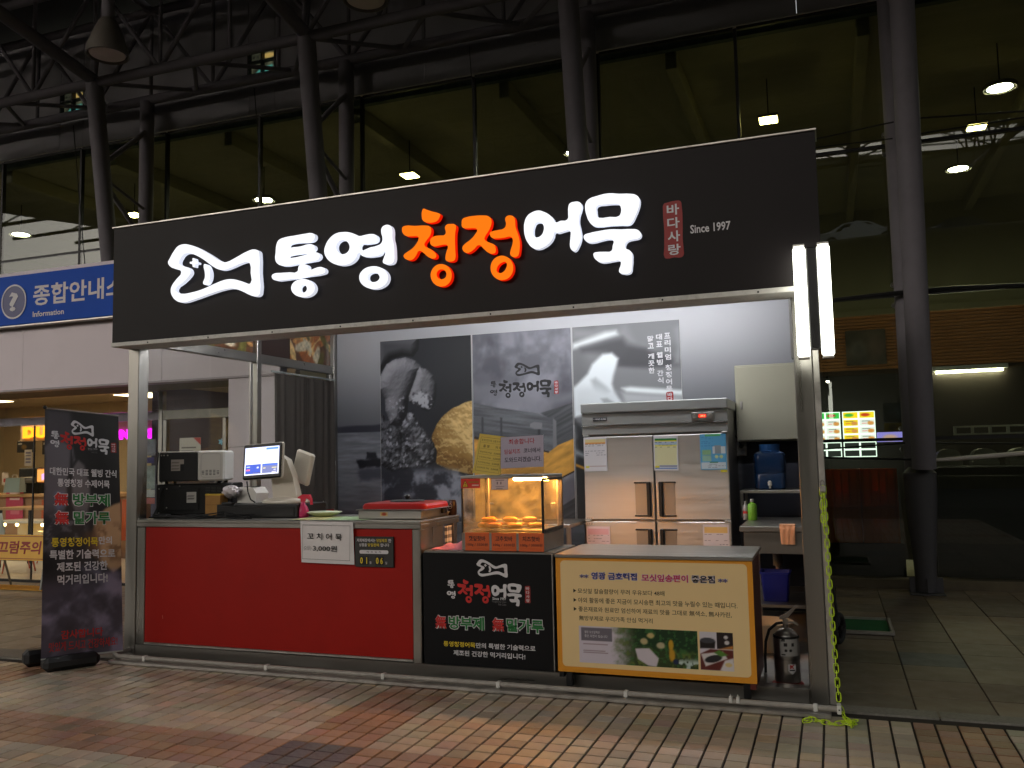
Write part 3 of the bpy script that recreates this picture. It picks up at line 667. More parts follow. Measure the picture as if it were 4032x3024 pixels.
B().box(6.1, 10.8, 5.2, 5.26, .1, 1.15).build('low_partition', mat('partition_dark', (24, 25, 20), .5, var=.2), label='dark low partition behind the glass right of the column', cat='partition')

# ================================================================= canopy: paired columns, trusses, roof
XK = [-4.05, -.70, 2.63, 5.95, 9.27]
clab = ['pair of grey steel tube columns behind the blue sign', 'pair of grey tube columns rising behind the fish emblem', 'pair of grey tube columns behind the middle of the fascia', 'pair of grey tube columns with a foot right of the kiosk', 'pair of grey tube columns beyond the right edge']
for k, x in enumerate(XK):
    o = thing('canopy_column', (x, 4.5, 0), clab[k], 'column', 'paired canopy columns')
    yf, yr = 3.68, 4.72
    # front tube leans out from the shared foot, rear tube stands upright by the glass
    zlow = 3.75 if x < 0 else 1.25
    B().cyl((x, 4.42 - (zlow-1.25)*.138, zlow), (x, yf, 6.62), .112, .112, 24).build('front_tube', M_greytube, o)
    B().cyl((x-.06, yr, max(1.1, zlow-.15)), (x-.06, yr, 6.77), .10, .10, 24).build('rear_tube', M_greytube, o)
    if x > 0:
     b_ = B(); b_.lathe([(.095, .02), (.105, .3), (.15, .95), (.155, 1.2), (.10, 1.26)], x-.03, 4.6, 24, 1.0, 1.0); b_.build('foot', mat('dark_grey_steel', (74, 72, 76), .55, var=.1), o)
     b_ = B()
     for s_ in (-1, 1): b_.rbox(x-.03+s_*.11-.045, x-.03+s_*.11+.045, 4.59, 4.61, .012, .16, .004)
     b_.rbox(x-.035, x-.025, 4.46, 4.74, .012, .16, .004); b_.rbox(x-.19, x+.13, 4.44, 4.76, .002, .014, .003)
     b_.build('base_plate', MATS['dark_grey_steel'], o)
    pts = [(yr, 6.35), (yf+.08, 5.45), (yr, 4.62), (4.05, 3.75)]
    for a in range(3): B().cyl((x-.03, pts[a][0], pts[a][1]), (x-.03, pts[a+1][0], pts[a+1][1]), .035, n=12).build('brace', M_greytube, o)
    B().cyl((x-.03, yf+.1, 5.42), (x-.03, yr, 5.12), .022, n=10).build('brace', M_greytube, o)

def truss(y, zb, zt, lab, r_=.068):
    o = thing('roof_truss', (0, y, zb), lab, 'truss')
    B().cyl((-14, y, zb), (12, y, zb), r_, n=16).build('bottom_chord', M_greytube, o)
    B().cyl((-14, y, zt), (12, y, zt), r_*.9, n=16).build('top_chord', M_greytube, o)
    n = 15
    for k in range(n+1):
        x = XK[0] + 1.11*(k-6)
        B().cyl((x, y, zb), (x, y, zt), .026, n=10).build('post', M_greytube, o)
        if k < n: B().cyl((x, y, zb if k % 2 else zt), (x+1.11, y, zt if k % 2 else zb), .03, n=10).build('diagonal', M_greytube, o)
truss(3.68, 6.63, 8.05, 'front tube truss carried on the column heads')
truss(4.72, 6.80, 8.15, 'rear tube truss running along the grey wall band')
cb = thing('truss_bracing', (0, 4.2, 6.7), 'flat tube bracing between the two trusses', 'bracing')
for k in range(-6, 8):
    x = XK[0] + 1.66*k
    B().cyl((x, 3.68, 6.63), (x+1.66*.5, 4.72, 6.80), .028, n=10).build('brace', M_greytube, cb)
    B().cyl((x+1.66*.5, 4.72, 6.80), (x+1.66, 3.68, 6.63), .028, n=10).build('brace', M_greytube, cb)
rlab = ['rafter truss over the left edge', 'rafter truss above the pendant lamp', 'rafter truss above the sign letters', 'rafter truss above the sign end', 'rafter truss beyond the right edge', 'rafter truss beyond the left edge']
for k, x in enumerate(XK + [XK[0]-3.33]):
    o = thing('rafter_truss', (x, 0, 7), rlab[k], 'truss', 'rafter trusses reaching out over the plaza')
    A = Vector((x, 3.68, 6.66)); Z_ = Vector((x, -12.4, 9.5))
    B().cyl(A, Z_, .085, n=16).build('lower_chord', M_greytube, o)
    A2 = Vector((x, 4.72, 8.15)); Z2 = Vector((x, -12.4, 10.35)); B().cyl(A2, Z2, .06, n=14).build('upper_chord', M_greytube, o)
    n = 10
    for q in range(n):
        p0 = A.lerp(Z_, q/n); p1 = A2.lerp(Z2, (q+.5)/n); p2 = A.lerp(Z_, (q+1)/n)
        B().cyl(p0, p1, .028, n=8).build('web', M_greytube, o); B().cyl(p1, p2, .028, n=8).build('web', M_greytube, o)
pur = thing('roof_purlins', (0, -2, 8.4), 'row of cross tubes under the dark roof deck', 'purlins')
for k in range(6):
    y = 1.6 - 2.1*k; z = 6.66 + (3.68-y)*(2.84/16.08)
    B().cyl((-16, y, z+.05), (14, y, z+.05), .045, n=12).build('purlin', M_greytube, pur)
    B().cyl((-16, y-.6, z+.98), (14, y-.6, z+.98), .04, n=12).build('purlin', M_greytube, pur)
    for q in range(-5, 5):
        xx = 2.63 + 3.32*q
        B().cyl((xx, y, z+.05), (xx+1.66, y-.6, z+.98), .022, n=8).build('diagonal', M_greytube, pur); B().cyl((xx+1.66, y-.6, z+.98), (xx+3.32, y, z+.05), .022, n=8).build('diagonal', M_greytube, pur)
rf = B(); rf.add([(-20, 5.1, 8.45), (16, 5.1, 8.45), (16, -12.8, 10.7), (-20, -12.8, 10.7), (-20, 5.1, 8.6), (16, 5.1, 8.6), (16, -12.8, 10.85), (-20, -12.8, 10.85)], [(0,1,2,3), (7,6,5,4), (0,4,5,1), (1,5,6,2), (2,6,7,3), (3,7,4,0)])
rf.build('canopy_roof', mat('dark_roof_deck', (60, 58, 60), .8, var=.12, vscale=.8), label='dark sloping roof deck over the plaza', cat='roof')
# high-bay lamps, switched off
for (x, y, z, lab) in ((-1.62, 1.5, 5.60, 'bell shaped high-bay lamp, unlit, hanging at the upper left'), (1.36, 1.5, 5.56, 'unlit high-bay lamp cut off by the top edge')):
    o = thing('pendant_lamp', (x, y, z), lab, 'pendant lamp', 'high-bay lamps under the roof')
    B().lathe([(.05, z+.40), (.09, z+.36), (.15, z+.22), (.195, z+.08), (.205, z+.0), (.195, z-.004), (.18, z+.04)], x, y, 28).build('shade', mat('lamp_shade_grey', (104, 98, 90), .5, .2, var=.1), o)
    B().lathe([(.178, z+.03), (.17, z+.012), (.0, z-.01)], x, y, 28).build('lens', mat('frosted_lens', (226, 212, 196), .5), o)
    B().cyl((x, y, z+.39), (x, y, z+.60), .062, n=18).build('gear_box', M_greytube, o); B().cyl((x, y, z+.60), (x, y, z+2.9), .045, n=14).build('stem', M_greytube, o)
# wires and tension cables near the glass
for k, (xa, za, xb, zb, lab) in enumerate(((-5.4, 6.58, -5.1, 4.3, 'thin wire hanging before the glass at far left'), (-2.14, 6.60, -1.98, 4.8, 'thin wire hanging left of the pendant lamp'), (1.08, 6.59, 1.17, 4.8, 'thin wire hanging above the orange letters'))):
    B().tube([(xa, 4.6, za), ((xa+xb)/2, 4.6, (za+zb)/2), (xb, 4.6, zb)], .006, 6).build('hanging_wire', M_dark, label=lab, cat='wire', group='wires before the glass')
for (P, r_, lab) in (([(4.9, 4.55, 4.76), (5.87, 4.5, 4.83)], .008, 'upper stay cable left of the right column'), ([(6.0, 4.5, 4.84), (7.2, 4.55, 4.76)], .010, 'upper stay cable right of the column'),
                     ([(4.9, 4.55, 4.69), (5.85, 4.5, 4.655)], .007, 'lower of the two high stay cables left of the column'), ([(6.0, 4.5, 4.665), (7.2, 4.55, 4.71)], .010, 'lower of the two high stay cables right of the column'),
                     ([(4.7, 4.6, 3.0), (5.2, 4.58, 3.025), (5.8, 4.55, 3.042), (6.3, 4.55, 3.05), (7.2, 4.6, 3.02)], .026, 'thick black cable bundle strapped across the column'),
                     ([(4.9, 4.6, 1.455), (5.80, 4.55, 1.505)], .008, 'thin stay cable crossing the lit menu boards'), ([(4.9, 4.6, 1.378), (5.9, 4.55, 1.335)], .011, 'stay rod below the menu boards'),
                     ([(6.0, 4.55, 1.503), (7.2, 4.6, 1.46)], .008, 'thin stay cable right of the column at counter height')):
    B().tube(P, r_, 8).build('stay_cable', M_dark, label=lab, cat='cable')
b_ = B(); b_.tube([(6.0, 4.5, 1.325), (6.22, 4.5, 1.335), (7.3, 4.52, 1.41)], [.012, .022, .024], 12); b_.build('stay_rod', mat('pale_rod', (190, 182, 176), .45), label='pale padded stay rod right of the column', cat='rod')
# ================================================================= information building with the doughnut shop, left
info = thing('information_building', (-4, 2.3, 0), 'pale lilac building front left of the kiosk', 'building')
px = [-9.6, -7.6, -5.85, -3.6, -1.6, -.10]
for a in range(5): B().box(px[a]+.002, px[a+1]-.002, 2.30, 2.42, 2.345, 3.72).build('wall_panel', M_lilac, info)
B().rbox(-9.6, -.10, 2.285, 2.44, 2.318, 2.343, .005).build('drip_trim', mat('trim_grey', (170, 160, 164), .5), info)
B().box(-9.6, -.75, 2.45, 3.32, 2.345, 2.40).build('soffit', mat('soffit_olive', (120, 116, 92), .8, var=.1), info)
B().box(-.73, -.10, 2.30, 3.3, 1.612, 2.317).build('pier', M_lilac, info); B().box(-.73, -.10, 2.30, 3.3, 0, 1.608).build('pier', M_lilac, info)
B().box(-9.6, -.10, 2.42, 5.2, 3.66, 3.72).build('roof', mat('flat_roof', (70, 68, 68), .8), info)

sg = thing('information_sign', (-5, 2.2, 3.09), 'blue information sign with white lettering and question mark', 'sign')
m_blue = mat('sign_blue', (6, 76, 184), 0.55, spec=.15, var=.05, vscale=3)
B().rbox(-7.2, -1.6, 2.19, 2.29, 3.075, 3.65, .006).build('board', m_blue, sg)
B().rbox(-7.2, -1.6, 2.186, 2.292, 3.055, 3.073, .003).build('lower_edge', M_alu, sg)
FY = FRONT(2.186)
shape([rrect(-3.819, -3.435, 3.145, 3.545, .19, 8)], 'badge', mat('badge_navy', (40, 44, 110), .4), sg, FRONT(2.185), smooth=False)
shape([rrect(-3.819, -3.435, 3.145, 3.545, .19, 8), rrect(-3.801, -3.453, 3.164, 3.526, .173, 8)], 'badge_ring', M_inkw, sg, FRONT(2.182), smooth=False)
text('?', -3.70, -3.56, 3.235, 3.455, M_inkw, sg, FRONT(2.181), bold=.03)
text('종합안내소', -3.334, -2.02, 3.27, 3.512, M_inkw, sg, FY, bold=.022)
text('Information', -3.335, -2.872, 3.145, 3.208, M_inkw, sg, FY, bold=.02)

# ---- shop front
M_shopglass = glass('shop_glass', (0.93, 0.95, 0.93), 1.45)
sf_ = thing('storefront', (-4, 3.3, 0), 'glazed doughnut shop front under the lilac wall', 'shop front')
PXs = [-9.6, -7.0, -5.75, -4.535, -3.3, -2.52]
for a in range(5):
    B().box(PXs[a]+.008, PXs[a+1]-.008, 3.295, 3.307, .03, 1.985).build('pane', M_shopglass, sf_)
    B().box(PXs[a]+.008, PXs[a+1]-.008, 3.295, 3.307, 2.10, 2.335).build('transom_pane', M_shopglass, sf_)
for x in PXs[1:-1]: B().box(x-.007, x+.007, 3.292, 3.312, .03, 1.985).build('joint', M_black, sf_)
B().rbox(-9.6, -2.52, 3.285, 3.325, 1.99, 2.095, .003).build('frosted_header', mat('frosted_band', (188, 184, 202), .4, var=.2, vscale=7, detail=6), sf_)
B().rbox(-2.515, -2.455, 3.27, 3.34, 0, 2.335, .004).build('post', M_steel, sf_)
B().rbox(-9.6, -2.52, 3.28, 3.33, 0, .028, .004).build('sill', M_dark, sf_)
dr = thing('shop_door', (-2, 3.3, 0), 'steel framed glass door seen through the kiosk window', 'door')
B().rbox(-2.45, -.74, 3.27, 3.34, 1.985, 2.10, .004).build('header', mat('polished_steel', (205, 200, 192), .16, 1.0, var=.2, vscale=5), dr)
B().box(-2.45, -.74, 3.295, 3.307, 2.105, 2.335).build('transom_pane', M_shopglass, dr)
for (xa, xb) in ((-2.45, -2.395), (-1.58, -1.53), (-.79, -.74)): B().rbox(xa, xb, 3.275, 3.335, 0, 1.983, .004).build('stile', M_steel, dr)
B().rbox(-2.39, -1.585, 3.28, 3.33, .02, .12, .004).build('bottom_rail', M_steel, dr); B().rbox(-1.525, -.795, 3.28, 3.33, .02, .12, .004).build('bottom_rail', M_steel, dr)
B().box(-2.39, -1.585, 3.296, 3.306, .122, 1.98).build('pane', M_shopglass, dr); B().box(-1.525, -.795, 3.296, 3.306, .122, 1.98).build('pane', M_shopglass, dr)
B().tube([(-1.62, 3.27, 1.3), (-1.62, 3.22, 1.28), (-1.62, 3.22, .85), (-1.62, 3.27, .83)], .014).build('handle', M_steel, dr)
nt_ = thing('door_notice', (-2.05, 3.28, 1.5), 'pale paper notice with red corner on the steel door', 'notice')
I = Ink(.31, .21, .008, (206, 202, 190)); I.poly([(.2, .21), (.31, .21), (.31, .12)], (190, 70, 60), .006).rect(.03, .24, .085, .1, (120, 116, 110)).rect(.03, .2, .05, .06, (150, 146, 140)); I.sheet('print', M_print, nt_, FRONT(3.29), -2.21, 1.55)
st = thing('flower_sticker', (-1.6, 3.28, 1.66), 'small light blue flower sticker on the door glass', 'sticker')
b_ = []
shape([[( -1.61 + .03*math.cos(t)*(1+.35*math.cos(5*t)), 1.70 + .03*math.sin(t)*(1+.35*math.cos(5*t))) for t in np.linspace(0, 2*math.pi, 40, endpoint=False)]], 'flower', mat('sky_sticker', (110, 190, 226), .5), st, FRONT(3.288))
pn = thing('window_posters', (-2.9, 3.28, 1.0), 'stack of faded posters inside the shop glass behind the kiosk post', 'poster')
for (xa, za, w, h, c) in ((-2.95, 1.56, .36, .2, (150, 150, 168)), (-2.95, 1.47, .34, .07, (90, 84, 150)), (-2.95, 1.16, .36, .28, (176, 186, 190)), (-2.95, 1.06, .36, .09, (214, 214, 220)), (-2.95, .98, .36, .07, (206, 120, 120))):
    I = Ink(w, h, .012, c); I.noise(20, .15); I.sheet('print', M_print, pn, FRONT(3.312), xa, za)

# ---- shop interior
shp = thing('doughnut_shop', (-6, 6, 0), 'bright warm doughnut shop interior behind the glass', 'shop')
B().box(-10, -.6, 7.4, 7.5, 0, 2.7).build('back_wall', mat('cream_wall', (206, 190, 160), .8, var=.05), shp)
B().box(-10, -.6, 3.34, 7.4, -.02, .03).build('floor', mat('white_tile_floor', (216, 208, 192), .3, var=.04), shp)
B().box(-10, -.6, 3.34, 7.4, 2.62, 2.68).build('ceiling', mat('shop_ceiling', (190, 180, 166), .8), shp)
B().box(-10.1, -10, 3.34, 7.4, 0, 2.7).build('side_wall', MATS['cream_wall'], shp); B().box(-.62, -.56, 3.34, 7.4, 0, 2.7).build('side_wall', MATS['cream_wall'], shp)
B().box(-4.2, -4.1, 5.0, 7.4, .03, 2.6).build('dividing_wall', mat('violet_wall', (92, 90, 120), .7), shp)
for k, (x, y) in enumerate(((-8.2, 5.4), (-6.4, 4.6), (-5.2, 6.0), (-2.6, 5.6))):
    o = thing('shop_ceiling_light', (x, y, 2.57), ['warm ceiling panel light deep in the doughnut shop', 'warm ceiling panel light over the shop table', 'warm ceiling panel light over the shop counter', 'added warm ceiling panel brightening the shop behind the steel door'][k], 'ceiling light', 'warm panel lights in the doughnut shop')
    B().rbox(x-.4, x+.4, y-.4, y+.4, 2.575, 2.615, .006).build('frame', M_white, o); B().box(x-.36, x+.36, y-.36, y+.36, 2.566, 2.573).build('panel', emit('warm_panel', (255, 222, 172), 5.0), o)  # the last panel is added to brighten the shop behind the door
ds = thing('doughnut_sign', (-5.5, 5, 1.9), 'lit orange and magenta shop lettering above the counter', 'shop sign')
B().rbox(-6.85, -4.1, 5.06, 5.12, 1.86, 2.14, .01).build('backing', mat('sign_back', (210, 180, 150), .6), ds)
text("DUNKIN'", -6.75, -5.36, 1.905, 2.09, emit('orange_neon', (255, 150, 30), 1.6), ds, FRONT(5.05), bold=.05, name='letters', depth=.03)
text("DONUTS", -5.22, -4.19, 1.835, 1.985, emit('magenta_neon', (238, 30, 245), 1.3), ds, FRONT(5.05), bold=.05, name='letters', depth=.03)
cn = thing('shop_counter', (-6.5, 5.7, 0), 'wood topped doughnut counter with orange front', 'counter')
B().rbox(-9.6, -4.9, 5.45, 6.1, .98, 1.03, .008).build('counter_top', mat('light_wood', (202, 160, 108), .4, var=.1, vscale=3, stretch=(1, 8, 8)), cn)
B().box(-9.6, -4.9, 5.55, 6.05, .03, .975).build('front', mat('tan_front', (170, 128, 90), .6), cn)
for k in range(6): B().rbox(-6.9+.33*k, -6.6+.33*k, 5.53, 5.548, .3, .93, .006).build('front_panel', mat('orange_panel', (206, 92, 30), .5), cn)
for (xa, za, w, h, lab) in ((-7.5, 1.70, .37, .19, 'black menu screen hanging left of the lit letters'), (-6.95, 1.66, .42, .24, 'dark menu screen behind the banner edge')):
    o = thing('menu_screen', (xa+w/2, 5.6, za), lab, 'menu screen', 'menu screens over the doughnut counter')
    B().rbox(xa, xa+w, 5.56, 5.60, za, za+h, .006).build('housing', M_black, o)
    I = Ink(w-.03, h-.03, .012, (34, 28, 24)); I.ell(w*.4, h*.4, .06, .04, (120, 92, 40), .4).rect(.02, .1, h*.6, h*.75, (180, 176, 168)); I.sheet('screen', M_print, o, FRONT(5.555), xa+.015, za+.015)
o = thing('coffee_machine', (-7.25, 5.8, 1.03), 'dark coffee machine with steel front on the counter', 'coffee machine')
B().rbox(-7.5, -7.05, 5.6, 6.0, 1.032, 1.45, .02).build('body', M_dark, o); B().rbox(-7.46, -7.1, 5.575, 5.598, 1.2, 1.3, .006).build('front', M_steelh, o); B().cyl((-7.3, 5.56, 1.1), (-7.3, 5.56, 1.19), .02).build('spout', M_steel, o)
o = thing('cash_register', (-6.98, 5.6, 1.03), 'orange bordered touch screen on the doughnut counter', 'till')
B().rbox(-7.1, -6.86, 5.60, 5.63, 1.2, 1.44, .01).build('housing', mat('till_orange', (206, 120, 40), .5), o); I = Ink(.2, .2, .01, (206, 140, 70)); I.poly([(.1, .02), (.18, .04), (.16, .14), (.09, .12)], (214, 150, 214), .01); I.sheet('screen', M_screen, o, FRONT(5.596), -7.08, 1.22); B().cyl((-6.98, 5.63, 1.03), (-6.98, 5.63, 1.22), .02).build('stem', M_black, o)
o = thing('pink_poster', (-7.4, 5.5, .6), 'pink promotion poster on the counter front', 'poster')
I = Ink(.38, .5, .012, (206, 64, 98)); I.rect(.08, .3, .38, .43, (236, 210, 214)).rect(.08, .3, .31, .35, (236, 210, 214)).rect(.1, .3, .08, .14, (226, 120, 140)); I.sheet('print', M_print, o, FRONT(5.52), -7.66, .62)
for k, (xa, za, w, h, c, lab) in enumerate(((-7.93, 1.15, .2, .26, (226, 200, 176), 'pale poster at the far left of the shop wall'), (-7.62, 1.18, .14, .2, (232, 214, 200), 'white poster with a red mark in the shop'), (-7.14, 1.48, .16, .26, (214, 210, 210), 'white notice sheet taped in the shop'))):
    o = thing('wall_notice', (xa, 5.5, za), lab, 'notice'); I = Ink(w, h, .01, c)
    if k == 1: I.rect(.04, .1, .05, .1, (200, 60, 50))
    if k == 2:
        for q in range(4): I.rect(.03, .13, .05+.05*q, .07+.05*q, (90, 90, 140), .7)
    I.sheet('print', M_print, o, FRONT(5.40), xa, za)
o = thing('paper_bag', (-7.3, 5.3, 1.05), 'pale blue paper bag standing on the counter', 'bag')
b_ = B(); b_.add([(-7.46, 5.3, 1.06), (-7.13, 5.3, 1.06), (-7.13, 5.44, 1.06), (-7.46, 5.44, 1.06), (-7.45, 5.33, 1.29), (-7.14, 5.33, 1.29), (-7.14, 5.41, 1.29), (-7.45, 5.41, 1.29)], [(0,3,2,1), (0,1,5,4), (1,2,6,5), (2,3,7,6), (3,0,4,7), (4,5,6,7)])
b_.build('sack', mat('pale_blue_bag', (140, 160, 164), .7), o)
B().tube([(-7.36, 5.37, 1.29), (-7.34, 5.37, 1.34), (-7.26, 5.37, 1.34), (-7.24, 5.37, 1.29)], .005).build('handle', M_paper, o)
tb = thing('shop_table', (-5.7, 4.4, .03), 'wooden shop table with dark steel legs behind the glass', 'table')
B().rbox(-6.25, -5.15, 4.15, 4.75, .85, .885, .006).build('tabletop', MATS['light_wood'], tb)
for (x, y) in ((-6.18, 4.2), (-5.22, 4.2), (-6.18, 4.7), (-5.22, 4.7)): B().rbox(x-.02, x+.02, y-.02, y+.02, .032, .849, .003).build('leg', M_dark, tb)
def shop_chair(x, y, rz, lab):
    o = thing('shop_chair', (x, y, .03), lab, 'chair', 'white shell chairs in the doughnut shop')
    T = Matrix.Translation((x, y, .03)) @ Matrix.Rotation(rz, 4, 'Z')
    m_ = mat('white_shell', (214, 216, 212), .35)
    b_ = B(T); n = 9; rows = []
    prof = [(-.22, .44), (-.1, .43), (.1, .43), (.19, .46), (.23, .56), (.25, .70), (.255, .80)]
    vs = []; fs = []
    for (yy, zz), w in zip(prof, (.20, .22, .22, .215, .21, .18, .10)):
        for q in range(n):
            t = q/(n-1)*2-1; vs.append((w*t, yy - (.05*t*t if zz > .5 else 0), zz + .04*t*t*(1 if zz < .5 else .2)))
    for a in range(len(prof)-1):
        for q in range(n-1): fs.append((a*n+q, a*n+q+1, (a+1)*n+q+1, (a+1)*n+q))
    nv = len(vs); vs += [(v[0], v[1]+.012, v[2]-.012) for v in vs]; fs += [tuple(i+nv for i in f)[::-1] for f in fs]
    b_.add(vs, fs); b_.build('shell', m_, o)
    for sx in (-1, 1):
        for sy in (-1, 1): B(T).cyl((sx*.12, sy*.12, .42), (sx*.2, sy*.2, .0), .014, .010, 10).build('leg', mat('orange_leg', (206, 92, 44), .5), o)
shop_chair(-5.55, 3.95, 2.6, 'white shell chair with orange legs behind the yellow caution board')
shop_chair(-5.95, 5.0, .3, 'white shell chair on the far side of the shop table')
dc = thing('display_cabinet', (-6.1, 5.1, .03), 'low pastry cabinet with a row of warm lamps', 'display cabinet')
B().rbox(-7.2, -5.4, 4.95, 5.4, .60, .64, .006).build('top', M_white, dc); B().box(-7.2, -5.4, 5.36, 5.4, .032, .598).build('back', MATS['cream_wall'], dc); B().rbox(-7.2, -5.4, 4.95, 5.36, .032, .3, .006).build('base', M_white, dc)
for k in range(7): B().sphere((-7.05+.26*k, 5.0, .575), .024).build('lamp', emit('warm_bulb', (255, 206, 120), 14), dc)

# ---- caution board standing before the glass
wf = thing('caution_board', (-4.2, 2.75, 0), 'yellow slippery-floor board with red Korean letters', 'caution sign')
T = Matrix.Translation((-3.69, 2.70, 0)) @ Matrix.Rotation(R(-9), 4, 'X')
m_fr = mat('board_frame', (120, 122, 118), .5, .6)
for sx in (-.98, .0): B(T).rbox(sx-.014, sx+.014, -.012, .012, 0, .66, .003).build('leg', m_fr, wf)
TR = Matrix.Translation((-3.69, 3.0, 0)) @ Matrix.Rotation(R(18), 4, 'X')
for sx in (-.82, -.16): B(TR).rbox(sx-.01, sx+.01, -.01, .01, 0, .62, .003).build('rear_leg', m_fr, wf)
B(T).rbox(-.992, .012, -.022, -.013, .345, .648, .003).build('panel', mat('caution_yellow', (226, 170, 40), .5, var=.06), wf)
TF = T @ FRONT(-.0235)
shape([rrect(-.97, -.01, .362, .632, .004, 2), rrect(-.962, -.018, .370, .624, .004, 2)], 'border', mat('red_brown_ink', (150, 40, 20), .6), wf, TF, smooth=False)
text('미끄럼주의', -.93, -.075, .42, .575, MATS['red_brown_ink'], wf, TF, bold=.03)
# ================================================================= the kiosk
kk = thing('food_kiosk', (2.5, 1.6, 0), 'steel framed fish cake kiosk with a black lit sign', 'kiosk')
m_fascia = mat('black_brown_fascia', (30, 26, 27), 0.55, spec=.2, var=.08, vscale=1.5, bump=.03, bscale=3)
m_kfloor = mat('kiosk_floor', (150, 146, 140), .5, var=.15, vscale=5, damt=.3, dscale=4)
B().box(.08, 4.92, .30, 3.08, .0, .03).build('floor', m_kfloor, kk)
# posts
B().rbox(-.03, .075, .20, .305, .012, 2.55, .004).build('post', M_steel, kk)
B().rbox(4.918, 5.02, .20, .305, .012, 2.55, .004).build('post', M_steel, kk)
B().rbox(-.03, .072, 3.04, 3.14, .012, 2.95, .004).build('post', M_steel, kk)
B().rbox(4.93, 5.02, 3.04, 3.14, .012, 2.95, .004).build('post', M_steel, kk)
B().rbox(5.022, 5.058, .21, .30, .012, 2.36, .003).build('shutter_track', M_alu, kk)
# sill beam along the front
B().rbox(.077, 4.916, .2, .30, .012, .092, .004).build('sill_beam', M_steelh, kk)
# ground profile and white conduit with its clips
B().rbox(.06, 5.03, -.045, .06, .002, .026, .004).build('ground_channel', M_alu, kk)
m_conduit = mat('white_conduit', (158, 152, 144), .5, var=.12, vscale=14, damt=.35, dscale=20, dirt=(110, 102, 92))
c_ = B(); c_.tube([(.03, .22, .05), (.02, .06, .047), (.10, .015, .046), (.3, .010, .045), (5.06, .010, .045)], .0165, 12); cd = c_.build('conduit', m_conduit, kk)
for x in (.35, 1.4, 2.3, 3.1, 3.9, 4.95): B().rbox(x-.012, x+.012, -.008, .032, .026, .0625, .003).build('clip', M_white, cd)
for x in (4.50, 4.54): b_ = B(); b_.rbox(x-.009, x+.009, -.010, .02, .04, .072, .002); b_.cyl((x, .0, .072), (x, .0, .088), .002, n=6); b_.build('clip', M_white, cd)
b_ = B(); b_.rbox(5.06, 5.082, -.02, .045, .024, .07, .003); b_.build('end_bracket', M_white, cd); B().cyl((5.071, -.0205, .048), (5.071, -.0215, .048), .004, n=8).build('screw', M_dark, cd)
# fascia box
fs = B().rbox(.0, 5.10, .0, .19, 2.372, 3.255, .003).build('fascia', m_fascia, kk)
b_ = B(); b_.rbox(-.008, 5.108, -.012, .2, 3.256, 3.268, .002); b_.build('top_trim', M_alu, fs)
b_ = B(); b_.rbox(-.004, 5.104, -.006, .20, 2.340, 2.371, .003); b_.build('bottom_trim', M_whitepaint, fs)
for k in range(9): B().cyl((.35+.55*k, -.007, 2.353), (.35+.55*k, -.009, 2.353), .006, n=10).build('screw', M_dark, fs)
b_ = B(); b_.rbox(.0, 5.1, .19, .30, 2.35, 2.60, .004); b_.build('shutter_box', M_alu, kk)
# lit letters
def gl(name): return [[(int(a)/1000, int(b_)/1000) for a, b_ in (q.split(',') for q in l.split())] for l in GLYPHS[name]]
E_white = emit('letter_white', (248, 250, 255), .62); E_orange = emit('letter_orange', (255, 122, 20), .54); M_orim = mat('letter_red_side', (200, 40, 8), .4, emit=(255, 30, 2), es=.34)
M_wside = mat('letter_white_side', (220, 224, 235), .4, emit=(235, 240, 255), es=.36)
for g in ('fish', 'tong', 'yeong', 'cheong', 'jeong', 'eo', 'muk'):
    og = g in ('cheong', 'jeong')
    o = shape(gl(g), 'fish_emblem' if g == 'fish' else 'letter', M_orim if og else M_wside, fs, FRONT(-.004), depth=.04, inset=-.004)
    me = o.data; me.materials.append(E_orange if og else E_white)
    for p in me.polygons:
        if p.normal.y < -.9: p.material_index = 1
    if g == 'fish': o['label'] = 'white glowing fish emblem'
    elif og: o['label'] = 'orange glowing letter'
# unlit seal and since-line
m_seal = mat('seal_red', (150, 34, 32), .5, var=.08, vscale=8)
SEAL = [(0, .02), (.12, .0), (.5, .01), (.85, .0), (.98, .03), (1.0, .12), (.97, .3), (1.0, .6), (.98, .9), (.92, .985), (.6, 1.0), (.25, .985), (.06, .97), (0, .85), (.03, .5), (.0, .2)]
def seal(x0, x1, z0, z1, parent, Mx, Mx2, m1, m2, half=False):
    shape([[(x0+(x1-x0)*a, z0+(z1-z0)*b_) for a, b_ in SEAL]], 'seal', m1, parent, Mx)
    h = (z1-z0)
    for k, ch in enumerate('바다사랑'): text(ch, x0+(x1-x0)*.2, x1-(x1-x0)*.16, z1-h*(.055+.235*k)-h*.19, z1-h*(.055+.235*k), m2, parent, Mx2, bold=.022)
seal(4.222, 4.336, 2.600, 2.945, fs, FRONT(-.002), FRONT(-.004), m_seal, M_inkw)
text('Since 1997', 4.379, 4.612, 2.735, 2.787, M_inkw, fs, FRONT(-.002), bold=.02)

# roof, ceiling and back wall with its printed mural
B().box(.0, 5.02, .31, 3.15, 2.96, 3.02).build('roof', mat('kiosk_roof', (90, 88, 88), .7), kk)
B().box(.08, 4.92, .31, 3.09, 2.90, 2.955).build('ceiling', mat('kiosk_ceiling', (200, 200, 204), .7), kk)
B().box(.074, 4.928, 3.102, 3.135, .03, 2.9).build('back_wall', mat('mural_board', (120, 120, 126), .6), kk)
I = Ink(4.85, 2.87, .013); zz = I.Y + .03; xx = I.X + .074
sky_ = np.clip((zz-1.75)/1.1, 0, 1)
I.C[:] = np.array((98, 99, 104.)) + (np.array((190, 190, 194.)) - np.array((98, 99, 104.)))*(sstep(0, 1, sky_)**.8)[...,None]
hill = 1.80 + .10*fbm(xx*1.2, xx*0+3, 4, 2) - .03
I.mix((44, 44, 54), sstep(.012, -.012, zz-hill)*.9)
wat = (zz < 1.74).astype(float)
